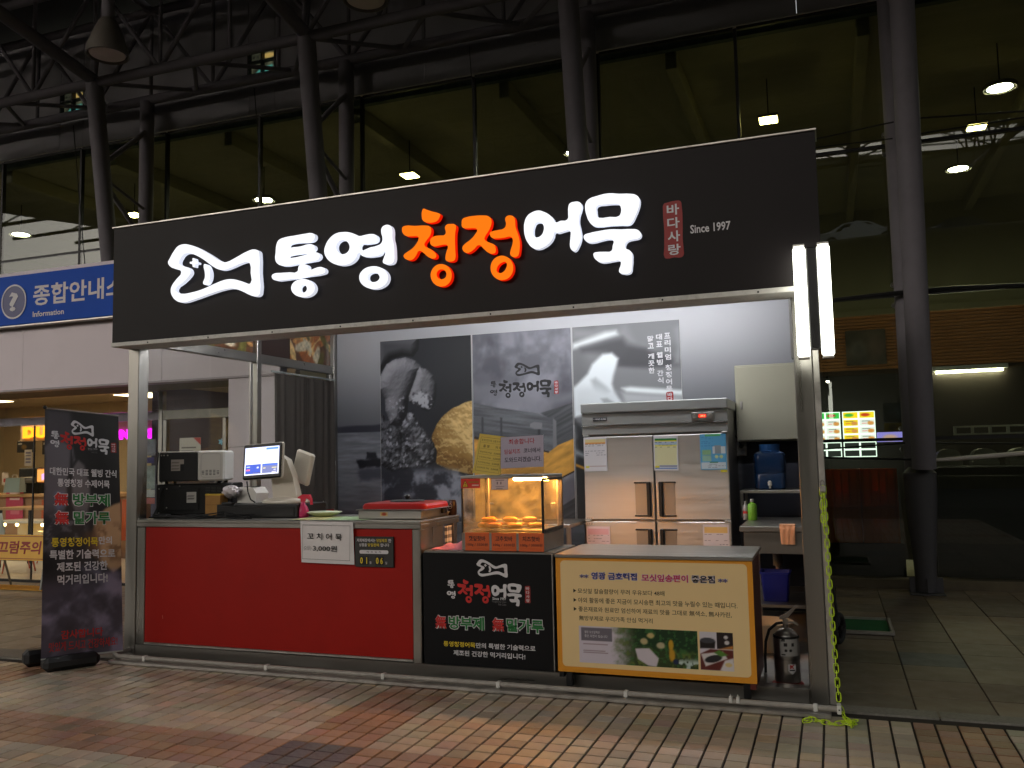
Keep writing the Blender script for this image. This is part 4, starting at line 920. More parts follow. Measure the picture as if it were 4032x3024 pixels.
wc = np.array((118, 120, 127.))*(1 + .5*(fbm(xx*5, zz*42, 4, 9)-.5))[...,None]*(.62 + .38*sstep(.6, 1.7, zz))[...,None]
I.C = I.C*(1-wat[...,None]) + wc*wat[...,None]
# fishing boat silhouette on the water
for (pts, c) in (([(.30, 1.455), (.66, 1.46), (.64, 1.38), (.34, 1.36)], (26, 26, 32)), ([(.42, 1.46), (.56, 1.46), (.55, 1.53), (.44, 1.53)], (32, 32, 38))):
    I.poly([(x-.074, z-.03) for x, z in pts], c, .012, .03, 20)
I.poly([(x-.074, z-.03) for x, z in ((.3, 1.36), (.66, 1.37), (.62, 1.25), (.36, 1.22))], (50, 52, 62), .03, .06, 16, .7)
dark = sstep(4.30, 4.34, xx)*sstep(1.60, 1.56, zz)  # shade below the electrical box, put into the mural's colour
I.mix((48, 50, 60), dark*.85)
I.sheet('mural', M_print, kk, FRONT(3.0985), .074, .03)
I = None

# left side wall: low red panel, glazing, beam, top food pictures
lw = B(); lw.rbox(.0, .06, .307, 3.04, 2.385, 2.470, .004); lw.build('side_beam', M_steelh, kk)
B().rbox(.004, .056, .307, 3.04, .93, 1.01, .004).build('side_rail', M_steelh, kk)
m_red = mat('red_panel', (160, 20, 8), .5, var=.07, vscale=2.5, bump=.05, bscale=120, spec=.25, damt=.10, dscale=3.5, dirt=(70, 14, 10))
B().box(.015, .045, .307, 3.04, .05, .928).build('side_panel', m_red, kk)
B().rbox(-.005, .068, 1.70, 1.765, .05, 2.95, .004).build('side_mullion', M_steel, kk)
M_kglass = glass('kiosk_glass', (0.94, 0.96, 0.95), 1.45)
B().box(.025, .033, .307, 1.698, 1.012, 2.383).build('side_pane', M_kglass, kk)
B().box(.025, .033, 1.767, 3.04, 1.012, 2.383).build('side_pane', M_kglass, kk)
for (ya, yb) in ((1.62, 1.66), (2.99, 3.02)): B().rbox(.036, .050, ya, yb, 1.03, 2.38, .003).build('sash_rail', M_alu, kk)
B().box(.01, .02, .307, 3.04, 2.472, 2.95).build('side_board', mat('board_dark', (40, 30, 26), .6), kk)
def fried(w, h, seed):
    I = Ink(w, h, .009, (88, 54, 30)); r_ = random.Random(seed)
    for k in range(46):
        c = r_.choice(((206, 150, 82), (188, 120, 58), (222, 184, 120), (150, 84, 40), (206, 196, 168), (96, 92, 40)))
        a = r_.uniform(.03, .10); I.ell(r_.uniform(0, w), r_.uniform(0, h), a*1.6, a*.55, c, .22, .92, r_.uniform(0, 3.1), .35, 22, k)
    return I.noise(30, .3, seed)
fried(.78, .45, 4).sheet('food_picture', M_printgloss, kk, SIDE(.0225), 2.29, 2.475)
I = Ink(.5, .45, .02, (52, 34, 28)); I.sheet('brown_panel', M_printgloss, kk, SIDE(.0225), 1.775, 2.475)
fried(1.38, .45, 9).sheet('food_picture', M_printgloss, kk, SIDE(.0225), .31, 2.475)
text('통영청정어묵', 1.83, 2.17, 2.70, 2.79, M_inkw, kk, SIDE(.026), bold=.03)
# right wall
B().box(4.985, 5.015, .307, 3.04, .05, 2.95).build('right_wall', mat('right_wall_steel', (120, 116, 112), .45, .6, var=.1), kk)
B().rbox(4.80, 4.90, 2.98, 3.08, 2.27, 2.89, .004).build('corner_trim', M_steel, kk)

# ---- logo for prints (stacked version of the sign)
def logo(cx, z0, w, parent, Mxf, mw, mr, since=None, sealm=None, y_off=.001, Tpre=None):
    """w = overall width of the four big letters; z0 = their lower edge"""
    def P(d): return Mxf(d)
    k_ = w/(4.094-2.491); xm = (2.491+4.094)/2
    def tr(g, cxs, czs, kk_): return [[(cxs + (x-gx)*kk_, czs + (z-gz)*kk_) for x, z in l] for l in gl(g)]
    gx, gz = xm, 2.519
    for g, m_ in (('cheong', mr), ('jeong', mr), ('eo', mw), ('muk', mw)):
        gx, gz = xm, 2.519
        shape([[(cx + (x-xm)*k_, z0 + (z-2.519)*k_) for x, z in l] for l in gl(g)], 'lettering', m_, parent, P(0))
    k2 = k_*.36
    for g, zo in (('tong', .30), ('yeong', .05)):
        gx = (1.468+1.907)/2 if g == 'tong' else (1.894+2.44)/2
        shape([[(cx - w/2 - w*.10 + (x-gx)*k2*1.15, z0 + w*(zo*.62+.04) + (z-2.575)*k2*1.15) for x, z in l] for l in gl(g)], 'lettering', mw, parent, P(0))
    k3 = w*.48/(1.377-.558); fx = (.558+1.377)/2
    shape([[(cx + w*.05 + (x-fx)*k3, z0 + w*.40 + (z-2.608)*k3*.95) for x, z in l] for l in gl('fish')], 'fish_emblem', mw, parent, P(0))
    if sealm: seal(cx+w*.5+w*.05, cx+w*.5+w*.13, z0+w*.05, z0+w*.29, parent, P(0), P(.0012), sealm, M_inkw)
    if since:
        text('Since 1997', cx+w*.05, cx+w*.26, z0+w*.075, z0+w*.115, mw, parent, P(0), bold=.02)
        text('Tongyeong Clean', cx+w*.04, cx+w*.26, z0+w*.035, z0+w*.065, M_ink_grey, parent, P(0)); text('Fish Cake', cx+w*.14, cx+w*.26, z0+w*.0, z0+w*.03, M_ink_grey, parent, P(0))

# ---- posters on the back wall
PZ0, PZ1 = .80, 2.711; PH = PZ1-PZ0; PWD = 1.055
q_ = 1/930.0
def pp(pts, x_off=45): return [((x-x_off)*q_, PH - (y-255 + (x-45)*.072)*q_) for x, y in pts]
p1 = thing('wall_poster', (1.13, 3.09, PZ0), 'poster of a floured hand and yellow dough', 'poster', 'posters on the kiosk back wall')
I = Ink(PWD, PH, .0085, (40, 42, 48)); X_, Y_ = I.X, I.Y
I.C *= (1.2 - .6*(X_/PWD))[...,None]
fl = fbm(X_*26, Y_*26, 5, 21); f2 = fbm(X_*13, Y_*13, 4, 5)
I.form(pp([(0, 200), (480, 200), (470, 330), (410, 405), (300, 395), (170, 430), (40, 570), (0, 560)]), (16, 16, 18), (112, 112, 118), .10)
# dough pile at the right edge of the picture
mp = pp([(590, 1300), (600, 1180), (650, 1060), (720, 965), (820, 890), (930, 845), (1045, 815), (1200, 800), (1200, 1540), (960, 1510), (760, 1490), (650, 1440)])
hgt = fbm(X_*5 + fl*.5, Y_*8 + fl*.4, 5, 31); gy_, gx_ = np.gradient(hgt, .0085, .0085)
I.form(mp, (104, 74, 32), (240, 204, 136), .34, (.40, .62, .62), .03, 9, .006, .03, 7, 8)
am = sstep(.004, -.01, I.sdf(mp)); I.mix((255, 226, 160), am*sstep(.2, 2.2, gx_*.6 + gy_)*.35); I.mix((150, 112, 54), am*sstep(.3, 2.4, -gx_*.6 - gy_)*.4)
# fingers thick with dough, palm, thumb
I.form(pp([(20, 960), (160, 1040), (270, 1120), (340, 1260), (430, 1370), (570, 1450), (590, 1505), (440, 1550), (200, 1545), (20, 1500)]), (14, 14, 16), (104, 106, 112), .12, wob=.07, tex=.05, tsc=22, seed=3)
I.form(pp([(320, 950), (410, 960), (470, 1060), (560, 1150), (620, 1240), (648, 1330), (640, 1410), (585, 1450), (480, 1410), (380, 1310), (300, 1190), (230, 1090)]), (16, 16, 18), (136, 137, 144), .10, wob=.05, tex=.035, tsc=24, seed=7)
I.form(pp([(20, 640), (110, 480), (220, 425), (330, 408), (440, 440), (508, 505), (455, 600), (405, 720), (355, 850), (340, 970), (270, 1090), (150, 1080), (100, 950), (92, 830), (20, 740)]), (22, 22, 25), (168, 167, 174), .15, wob=.015, tex=.006, tsc=30)
I.form(pp([(452, 545), (480, 502), (550, 520), (625, 580), (662, 660), (657, 780), (625, 880), (570, 938), (500, 915), (420, 885), (358, 850), (356, 795), (400, 690)]), (20, 20, 23), (160, 160, 166), .10, wob=.012, tex=.008, tsc=30)
thumb = sstep(.0, -.02, I.sdf(pp([(365, 800), (480, 715), (600, 770), (640, 830), (600, 915), (555, 940), (480, 905), (390, 875)])) + (fl-.5)*.07)
I.mix((186, 187, 194), thumb*sstep(.40, .60, fl)*.85); I.mix((52, 52, 58), thumb*sstep(.44, .30, fl)*.8)
hand = sstep(.0, -.03, I.sdf(pp([(60, 800), (320, 760), (370, 880), (450, 980), (600, 1200), (640, 1400), (560, 1500), (200, 1540), (50, 1450), (45, 1000)])) + (fl-.5)*.08)
I.mix((176, 177, 186), hand*sstep(.58, .74, fl)*.75); I.mix((20, 20, 24), hand*sstep(.44, .28, f2)*.6)
I.poly(pp([(45, 1540), (640, 1460), (1040, 1540), (1040, 2100), (45, 2100)]), (40, 42, 50), .03, .05, 8)
I.C = I.C*(1 + .4*(fbm(X_*4, Y_*60, 4, 3)-.5)*sstep(PH-1.40, PH-1.48, Y_))[...,None]
st_ = fbm(X_*7, Y_*7, 5, 17); smoke = sstep(.44, .70, st_ + .35*np.exp(-(((X_-.86)/.24)**2 + ((Y_-(PH-1.62))/.34)**2)) - .08)*sstep(PH-1.32, PH-1.45, Y_)
I.mix((150, 154, 166), smoke*.85)
I.sheet('print', M_print, p1, FRONT(3.0925), .608, PZ0); B().box(.606, .610+PWD-.0, 3.093, 3.0975, PZ0-.002, PZ1+.002).build('backing', M_white, p1)

p2 = thing('wall_poster', (2.2, 3.09, PZ0), 'poster of a steaming wooden box with black logo', 'poster', 'posters on the kiosk back wall')
def pq(pts): return [((x-1050)*q_, PH - (y-188 + (x-1050)*.0735)*q_) for x, y in pts]
I = Ink(PWD, PH, .0085, (96, 96, 104)); X_, Y_ = I.X, I.Y
st_ = fbm(X_*3.2, Y_*3.2, 5, 41); I.mix((150, 150, 160), sstep(.36, .66, st_)*.8); I.mix((62, 62, 70), sstep(.5, .3, fbm(X_*4, Y_*2.2, 4, 12))*.55)
I.poly(pq([(1050, 700), (1300, 660), (1450, 690), (1700, 800), (2130, 660), (2140, 760), (1720, 900), (1050, 830)]), (126, 126, 134), .06, .08, 6, .7)
wood = np.array((88, 90, 94.))*(1 + .75*(fbm(X_*3, (Y_ + X_*.14)*46, 5, 6)-.5))[...,None]
I.poly(pq([(1050, 840), (1300, 880), (1700, 920), (1860, 985), (1870, 1260), (1800, 1255), (1400, 1200), (1050, 1160)]), wood, .006)
wood2 = np.array((70, 72, 75.))*(1 + .75*(fbm(X_*3, (Y_ - X_*.5)*46, 5, 16)-.5))[...,None]
I.poly(pq([(1720, 915), (2135, 775), (2145, 1090), (1870, 1210), (1865, 990)]), wood2, .006)
I.poly(pq([(1840, 955), (1872, 985), (1866, 1260), (1832, 1250)]), (112, 112, 116), .006)
for (a, b_) in (((1615, 1000), (1735, 1060)), ((1620, 1170), (1735, 1230))):
    I.poly(pq([(a[0], a[1]+20), (a[0]+40, a[1]), (b_[0], a[1]+5), (b_[0]-5, b_[1]), (a[0]+40, b_[1]+5), (a[0], b_[1]-15)]), (124, 124, 128), .005)
I.poly(pq([(1690, 1065), (1715, 1065), (1712, 1165), (1690, 1165)]), (44, 44, 48), .006)
for xx_ in (1130, 1320): I.poly(pq([(xx_, 970), (xx_+22, 975), (xx_+18, 1190), (xx_, 1185)]), (62, 62, 66), .006, .01, 20)
yel = np.array((206, 152, 70.))*(1 + .45*(fbm(X_*8, (Y_ - X_*.45)*22, 5, 26)-.5))[...,None]
I.poly(pq([(1050, 1165), (1400, 1205), (1790, 1275), (1880, 1205), (2145, 1085), (2150, 1360), (1850, 1540), (1860, 2200), (1050, 2200)]), yel, .006)
I.poly(pq([(1050, 1160), (1400, 1200), (1800, 1262), (1790, 1278), (1400, 1225), (1050, 1185)]), (40, 30, 22), .006)
I.poly(pq([(1855, 1520), (2150, 1360), (2152, 1372), (1858, 1535)]), (50, 34, 16), .004)
I.poly(pq([(2152, 1590), (1850, 1790), (1850, 2260), (2170, 2260)]), wood2*.8, .006); I.poly(pq([(2152, 1780), (1850, 1970), (1850, 1985), (2152, 1795)]), (20, 20, 22), .004)
I.mix((190, 150, 84), sstep(0.0, .03, fbm(X_*30, Y_*8, 3, 2)-.68)*0)
I.sheet('print', M_print, p2, FRONT(3.0925), 1.678, PZ0); B().box(1.676, 1.680+PWD, 3.093, 3.0975, PZ0-.002, PZ1+.002).build('backing', M_white, p2)
logo(2.24, 2.03, .56, p2, lambda d: FRONT(3.0915-d), M_inkk, M_inkk, None, m_seal)

p3 = thing('wall_poster', (3.27, 3.09, PZ0), 'blurred black and white poster with vertical white lettering', 'poster', 'posters on the kiosk back wall')
def pr(pts): return [((x-172)/1289., PH - (y-150 + (x-172)*.0735)/1289.) for x, y in pts]
I = Ink(PWD, PH, .0085, (104, 105, 108)); X_, Y_ = I.X, I.Y
I.mix((132, 133, 136), sstep(.4, .7, fbm(X_*2.6, Y_*2.6, 3, 55))*.6)
I.poly(pr([(172, 160), (750, 190), (870, 130), (960, 320), (760, 290), (172, 300)]), (136, 137, 140), .06)
I.poly(pr([(172, 360), (600, 210), (740, 190), (760, 240), (560, 310), (172, 430)]), (226, 230, 232), .035)
I.poly(pr([(280, 420), (600, 330), (820, 280), (880, 360), (1100, 420), (1100, 640), (760, 620), (600, 470), (300, 460)]), (68, 68, 72), .05)
I.poly(pr([(760, 640), (1120, 690), (1540, 620), (1540, 560), (1100, 420), (900, 420), (780, 580)]), (64, 64, 68), .04)
I.poly(pr([(760, 660), (1540, 640), (1540, 900), (900, 900), (700, 1000), (680, 800)]), (122, 123, 126), .04)
I.poly(pr([(360, 740), (420, 620), (560, 490), (680, 470), (760, 540), (730, 640), (690, 760), (670, 860), (700, 980), (780, 1090), (172, 1300), (172, 930), (250, 850)]), (232, 238, 242), .025)
I.poly(pr([(400, 820), (460, 790), (600, 900), (650, 960), (560, 1020), (440, 1040), (430, 940)]), (178, 184, 188), .03)
I.poly(pr([(172, 930), (172, 1200), (760, 1500), (900, 1300), (700, 980), (400, 900)]), (214, 220, 224), .06)
I.poly(pr([(790, 910), (900, 890), (1545, 915), (1545, 985), (1100, 975), (850, 960)]), (232, 238, 240), .025)
I.poly(pr([(780, 960), (1545, 985), (1545, 1100), (820, 1100)]), (176, 178, 182), .04); I.poly(pr([(520, 1050), (600, 1040), (700, 1100), (560, 1110)]), (160, 164, 168), .02)
I.poly(pr([(1480, 170), (1520, 140), (1530, 600), (1440, 600), (1500, 400)]), (146, 147, 150), .05, op=.8)
I.poly(pr([(172, 1350), (420, 1500), (420, 2600), (172, 2600)]), (34, 36, 38), .04, .1, 6); I.poly(pr([(172, 1880), (420, 1960), (420, 1990), (172, 1910)]), (206, 150, 60), .01); I.poly(pr([(172, 1700), (420, 1800), (420, 1850), (172, 1760)]), (150, 156, 160), .03)
I.sheet('print', M_print, p3, FRONT(3.0925), 2.748, PZ0); B().box(2.746, 2.750+PWD, 3.093, 3.0975, PZ0-.002, PZ1+.002).build('backing', M_white, p3)
def vline(s_, x, ytop, pitch, w):
    z = ytop
    for ch in s_:
        if ch != ' ': text(ch, x-w/2, x+w/2, z-w*.96, z, M_inkw, p3, FRONT(3.0915), bold=.03)
        z -= pitch if ch != ' ' else pitch*.5
vline('프리미엄 청정어묵', 3.685, 2.592, .0675, .058); vline('대표 웰빙 간식', 3.606, 2.586, .0695, .058); vline('맑고 깨끗한', 3.524, 2.574, .068, .058)
shape([[(3.655+.068*a, 1.86+.17*b_) for a, b_ in SEAL]], 'seal', m_seal, p3, FRONT(3.0912))
text('바', 3.668, 3.711, 1.985, 2.02, M_inkw, p3, FRONT(3.0902), bold=.02); text('다', 3.668, 3.711, 1.945, 1.98, M_inkw, p3, FRONT(3.0902), bold=.02)

# ---- tube lights on the kiosk ceiling
E_tube = emit('kiosk_tube', (250, 252, 255), 62)
for k, (x, y, lab) in enumerate(((1.0, 1.1, 'left ceiling tube light inside the kiosk, behind the sign board'), (2.6, 1.9, 'middle ceiling tube light inside the kiosk'), (3.95, 2.0, 'right ceiling tube light glowing above the refrigerator'))):
    o = thing('tube_light', (x, y, 2.80), lab, 'tube light', 'tube lights inside the kiosk')
    B().rbox(x-.62, x+.62, y-.03, y+.03, 2.85, 2.898, .006).build('batten', M_white, o)
    B().cyl((x-.58, y, 2.832), (x+.58, y, 2.832), .014, n=12).build('tube', E_tube, o)
    for s_ in (-1, 1): B().rbox(x+s_*.6-.012, x+s_*.6+.012, y-.02, y+.02, 2.815, 2.849, .003).build('lamp_holder', M_white, o)

# ---- twin tube lamp on the sign end
o = thing('wall_lamp', (5.05, -.1, 1.95), 'bright twin tube lamp on the right end of the sign', 'lamp')
B().rbox(5.019, 5.079, -.10, .015, 2.0, 2.565, .006).build('housing', M_black, o)
E_lamp = emit('lamp_tube', (255, 255, 240), 3)
for (x, lab) in ((4.984, 'l'), (5.111, 'r')):
    b_ = B(); b_.rbox(x-.033, x+.033, -.115, -.055, 1.955, 2.57, .012); b_.build('tube', E_lamp, o)
    for z in (1.942, 2.572): B().rbox(x-.03, x+.03, -.112, -.058, z, z+.012, .003).build('end_cap', M_white, o)
for z in (2.1, 2.45): B().rbox(5.0, 5.1, -.08, -.06, z, z+.02, .003).build('clip', M_dark, o)
# ================================================================= left counter with red panel
rc = thing('service_counter', (1.3, .5, .03), 'steel service counter with a plain red front panel', 'counter')
B().rbox(.077, 2.486, .197, .85, 1.006, 1.026, .004).build('counter_top', M_steelh, rc)
B().rbox(.077, 2.486, .199, .235, .972, 1.004, .003).build('front_lip', M_steelh, rc)
B().rbox(2.452, 2.484, .237, .85, .972, 1.004, .003).build('end_lip', M_steel, rc)
B().box(.157, 2.414, .212, .225, .112, .970).build('red_panel', m_red, rc)
B().rbox(.079, .155, .205, .26, .095, .970, .004).build('stile', M_steel, rc); B().rbox(2.420, 2.483, .202, .27, .012, .970, .004).build('stile', M_steel, rc)
B().rbox(.157, 2.418, .203, .24, .094, .110, .003).build('lower_trim', M_alu, rc)
B().box(2.452, 2.470, .272, .60, .06, .970).build('end_panel', M_steel, rc); B().rbox(2.43, 2.475, .76, .83, .032, .970, .004).build('leg', M_steel, rc)
B().box(.08, .10, .26, .85, .05, .97).build('end_panel', M_steel, rc); B().rbox(.08, 2.45, .80, .84, .3, .34, .004).build('rear_rail', M_steelh, rc)
B().cyl((.33, .2095, .29), (.325, .2095, .315), .0018, n=6).build('scratch', mat('scratch_pale', (206, 120, 104), .6), rc)

def gingham(w, h, d=.005):
    I = Ink(w, h, d, (216, 214, 214)); c = .026
    a = ((np.floor(I.X/c) % 2) == 0).astype(float); b_ = ((np.floor(I.Y/c) % 2) == 0).astype(float)
    I.mix((90, 92, 110), a*.5); I.mix((56, 58, 80), b_*.5); I.mix((30, 32, 46), a*b_*.6); return I
gc = thing('gingham_cloth', (2.48, .65, .6), 'navy gingham cloth hanging at the counter end', 'cloth')
gingham(.11, .40).sheet('cloth', M_print, gc, SIDE(2.478), .61, .56, warp=lambda P, s: np.stack([P[...,0], P[...,1], .004*np.sin(P[...,0]*90)], -1))
gc = thing('gingham_cloth', (3.42, .4, .12), 'navy gingham cloth hanging between black cabinet and cream counter', 'cloth')
gingham(.14, .70).sheet('cloth', M_print, gc, FRONT(.42), 3.345, .12, warp=lambda P, s: np.stack([P[...,0], P[...,1], .01*np.sin(P[...,0]*60)], -1))

def tilt(cx, cz, ang): return Matrix.Translation((cx, cz, 0)) @ Matrix.Rotation(ang, 4, 'Z') @ Matrix.Translation((-cx, -cz, 0))
# price sheet
pp_ = thing('price_sheet', (1.76, .19, .73), 'white paper price sheet taped to the counter edge, 3,000 won', 'price sheet')
TP = FRONT(.190) @ tilt(1.76, .875, R(-1.0))
I = Ink(.425, .288, .02, (222, 216, 220)); I.sheet('paper', M_paper, pp_, TP, 1.546, .732, warp=lambda P, s: np.stack([P[...,0] + (1.02-P[...,1])*.05, P[...,1], .010*np.sin((P[...,0]-1.54)*7.4)*(1.02-P[...,1])*2], -1))
TP2 = FRONT(.1805) @ tilt(1.76, .875, R(-1.0))
shape([rrect(1.572, 1.955, .757, .997, .002, 1), rrect(1.5745, 1.9525, .7595, .9945, .002, 1)], 'border', M_ink_grey, pp_, TP2, smooth=False)
text('꼬 치 어 묵', 1.610, 1.888, .893, .940, M_inkk, pp_, TP2, bold=.014); text('3,000원', 1.658, 1.852, .812, .856, M_inkk, pp_, TP2, bold=.014); text('(2장)', 1.585, 1.645, .818, .850, M_ink_grey, pp_, TP2)
# date sign
dsn = thing('date_sign', (2.13, .2, .71), 'small black date sign reading 01 06 on the red panel', 'sign')
B().rbox(1.983, 2.281, .196, .2115, .713, .919, .003).build('board', mat('date_board', (46, 46, 44), .45), dsn)
FD = FRONT(.1952)
text('저희매장에서는', 1.999, 2.145, .882, .905, M_inkw, dsn, FD, bold=.012); text('당일제조', 2.153, 2.234, .882, .905, M_inky, dsn, FD, bold=.012); text('한', 2.243, 2.266, .882, .905, M_inkw, dsn, FD, bold=.012)
text('상품을', 2.018, 2.078, .852, .874, M_inkw, dsn, FD, bold=.012); text('당일판매', 2.085, 2.172, .852, .874, M_inky, dsn, FD, bold=.012); text('합니다', 2.183, 2.250, .852, .874, M_inkw, dsn, FD, bold=.012)
shape([rrect(2.02, 2.243, .803, .828, .011, 4)], 'label_bar', M_inkw, dsn, FD, smooth=False); text('제 조 일 자', 2.075, 2.19, .809, .822, M_inkk, dsn, FRONT(.1944))
for (ch, x) in (('0', 2.023), ('1', 2.060), ('0', 2.145), ('6', 2.178)):
    B().rbox(x-.003, x+.030, .1938, .1952, .728, .786, .001).build('digit_card', M_black, dsn)
    text(ch, x+.003 if ch != '1' else x+.014, x+.024 if ch != '1' else x+.02, .735, .779, M_inky, dsn, FRONT(.1932), bold=.03)
text('월', 2.098, 2.112, .735, .752, M_inkw, dsn, FD); text('일', 2.219, 2.233, .735, .752, M_inkw, dsn, FD)

# ================================================================= things on the left counter
CT = 1.0265
TO = Matrix.Translation((.03, .445, 0)) @ Matrix.Rotation(R(24), 4, 'Z')
ov = thing('black_oven', (.3, .65, CT), 'black toaster oven, its back turned to the plaza', 'oven')
B(TO).rbox(0, .60, 0, .36, CT+.012, 1.283, .01).build('housing', M_black, ov)
B(TO).rbox(.07, .34, -.006, -.001, CT+.05, 1.25, .006).build('rear_cover', M_black, ov)
for k in range(4):
    for q in range(4): B(TO).box(.39+.045*k, .425+.045*k, -.002, -.0005, 1.215+.012*q, 1.219+.012*q).build('vent_slot', mat('slot_dark', (70, 70, 70), .6), ov)
I = Ink(.075, .085, .01, (196, 194, 190)); I.rect(.01, .06, .03, .036, (90, 90, 90)).rect(.01, .06, .05, .055, (120, 120, 120)); I.sheet('rating_label', M_print, ov, TO @ FRONT(-.008), .245, 1.135)
for (x, z) in ((.03, 1.25), (.03, 1.06), (.09, 1.25), (.09, 1.10), (.19, 1.27), (.56, 1.26)): B(TO).cyl((x, -.007, z), (x, -.010, z), .005, n=8).build('screw', M_alu, ov)
for (x, y) in ((.04, .04), (.56, .04), (.04, .32), (.56, .32)): B(TO).cyl((x, y, CT), (x, y, CT+.013), .015, n=10).build('foot', M_rubber, ov)
B(TO).tube([(.06, -.01, 1.26), (.045, -.02, 1.22), (.03, -.02, 1.12), (.0, -.03, 1.05), (.02, -.05, CT+.008)], .006, 8).build('power_cord', M_rubber, ov)
mw_ = thing('microwave_oven', (.3, .65, 1.285), 'white and black microwave oven standing on the black oven', 'microwave')
TM = Matrix.Translation((.055, .45, 0)) @ Matrix.Rotation(R(25), 4, 'Z')
B(TM).rbox(0, .302, 0, .30, 1.306, 1.533, .008).build('rear_plate', mat('microwave_grey_black', (34, 34, 36), .5), mw_)
B(TM).rbox(.303, .515, -.012, .31, 1.304, 1.548, .014).build('cover', M_white, mw_)
B(TM).rbox(-.004, .3025, .004, .305, 1.534, 1.545, .004).build('top_plate', M_white, mw_)
shape([rrect(.330, .488, 1.333, 1.525, .026, 5), rrect(.3335, .4845, 1.3365, 1.5215, .023, 5)], 'embossed_panel', mat('emboss_shade', (196, 195, 192), .4), mw_, TM @ FRONT(-.0125), depth=.002, smooth=False)
for c in range(5):
    for q in range(4 if c in (1, 2, 3) else 3): B(TM).rbox(.338+.029*c, .357+.029*c, -.0136, -.0124, 1.352+.0115*q+(0 if c in (1, 2, 3) else .006), 1.357+.0115*q+(0 if c in (1, 2, 3) else .006), .001).build('vent_slot', mat('slot_grey', (70, 70, 72), .6), mw_)
I = Ink(.10, .09, .008, (178, 168, 160)); I.rect(.07, .10, 0, .05, (34, 34, 36)); [I.rect(.008, .065, .014+.012*q, .018+.012*q, (120, 112, 106)) for q in range(6)]; I.sheet('rating_label', M_print, mw_, TM @ FRONT(-.0015), .095, 1.39)
for x in (.02, .04, .068): B(TM).cyl((x, -.0005, 1.515), (x, -.003, 1.515), .006, n=8).build('screw', M_alu, mw_)
for (x, y) in ((.05, .04), (.46, .04), (.05, .26), (.46, .26)): B(TM).cyl((x, y, 1.284), (x, y, 1.3055), .014, n=10).build('foot', M_rubber, mw_)
B(TM).tube([(-.015, -.005, 1.54), (.0, -.008, 1.535), (-.006, -.012, 1.45), (-.012, -.014, 1.33), (-.01, -.012, 1.29)], .005, 8).build('power_cord', M_rubber, mw_)
cbx = thing('cardboard_box', (.48, .66, CT), 'open cardboard box edged with yellow tape', 'box')
m_card = mat('cardboard', (176, 130, 70), .8, var=.12, vscale=10)
b_ = B(); x0, x1, y0, y1, z1 = .405, .545, .58, .72, 1.20
b_.box(x0, x1, y0, y0+.004, CT, z1); b_.box(x0, x1, y1-.004, y1, CT, z1); b_.box(x0, x0+.004, y0+.004, y1-.004, CT, z1); b_.box(x1-.004, x1, y0+.004, y1-.004, CT, z1); b_.box(x0+.004, x1-.004, y0+.004, y1-.004, CT, CT+.004); b_.build('carton', m_card, cbx)
b_ = B(); b_.rbox(x0-.002, x1+.002, y0-.003, y0+.006, z1-.012, z1+.003, .002); b_.rbox(x1-.006, x1+.003, y0+.007, y1+.002, z1-.012, z1+.003, .002); b_.rbox(x0-.003, x0+.006, y0+.007, y1+.002, z1-.012, z1+.003, .002); b_.build('tape', mat('yellow_tape', (214, 176, 60), .4), cbx)
B().box(x0+.003, x1-.003, y0-.0012, y0-.0004, 1.115, 1.117).build('seam', mat('seam_brown', (120, 84, 44), .8), cbx)
pr_ = thing('receipt_printer', (.70, .78, CT), 'white receipt printer beside the point of sale screen', 'printer')
b_ = B(); b_.prism([(.62, CT), (.775, CT), (.80, 1.20), (.765, 1.245), (.64, 1.25), (.615, 1.22)], .70, .86); b_.build('case', M_white, pr_); B().rbox(.66, .76, .72, .80, 1.246, 1.252, .002).build('paper_slot', M_black, pr_)
bg_ = thing('plastic_bag', (.60, .68, 1.18), 'crumpled white plastic bag between box and printer', 'bag')
b_ = B(); nu, nv = 18, 10; vs = []; fs_ = []
for j in range(nv+1):
    for i in range(nu):
        t = 2*math.pi*i/nu; ph = math.pi*j/nv; k_ = 1 + .22*math.sin(5*t+2*j) + .12*math.sin(9*t)
        vs.append((.595 + .075*math.sin(ph)*math.cos(t)*k_, .655 + .05*math.sin(ph)*math.sin(t)*k_, 1.215 - .045*math.cos(ph)*k_))
for j in range(nv):
    for i in range(nu): fs_.append((j*nu+i, j*nu+(i+1) % nu, (j+1)*nu+(i+1) % nu, (j+1)*nu+i))
b_.add(vs, fs_); b_.build('bag', mat('translucent_bag', (206, 198, 200), .35, var=.1, vscale=20), bg_, ang=60)
# point of sale terminal
cdw = thing('cash_box', (1.0, .62, CT), 'wide black cash drawer under the sales screen', 'cash drawer')
B().rbox(.625, 1.355, .44, .84, CT+.002, 1.125, .006).build('case', M_black, cdw); B().rbox(.65, 1.33, .434, .439, CT+.015, 1.105, .003).build('drawer_front', mat('drawer_black', (22, 22, 23), .35), cdw)
pos = thing('sales_terminal', (1.08, .62, 1.127), 'cream point of sale terminal with a lit customer screen', 'till')
m_cream = mat('cream_plastic', (212, 204, 190), .3, var=.03)
b_ = B(); n = 24; P = []
b_.lathe([(.02, 1.127), (.185, 1.127), (.192, 1.135), (.185, 1.150), (.14, 1.165), (.05, 1.178), (0, 1.18)], 1.13, .62, 28, 1.05, .62); b_.build('base', m_cream, pos)
b_ = B(); b_.prism([(1.04, 1.15), (1.235, 1.15), (1.25, 1.19), (1.215, 1.33), (1.16, 1.46), (1.09, 1.50), (1.03, 1.48), (1.02, 1.36), (1.03, 1.24)], .585, .655); b_.build('stand', m_cream, pos)
Ts = Matrix.Translation((1.005, .50, 1.452)) @ Matrix.Rotation(R(-3), 4, 'Y') @ Matrix.Rotation(R(-8), 4, 'X')
B(Ts).rbox(-.177, .177, -.012, .022, -.134, .134, .010).build('customer_display', M_black, pos)
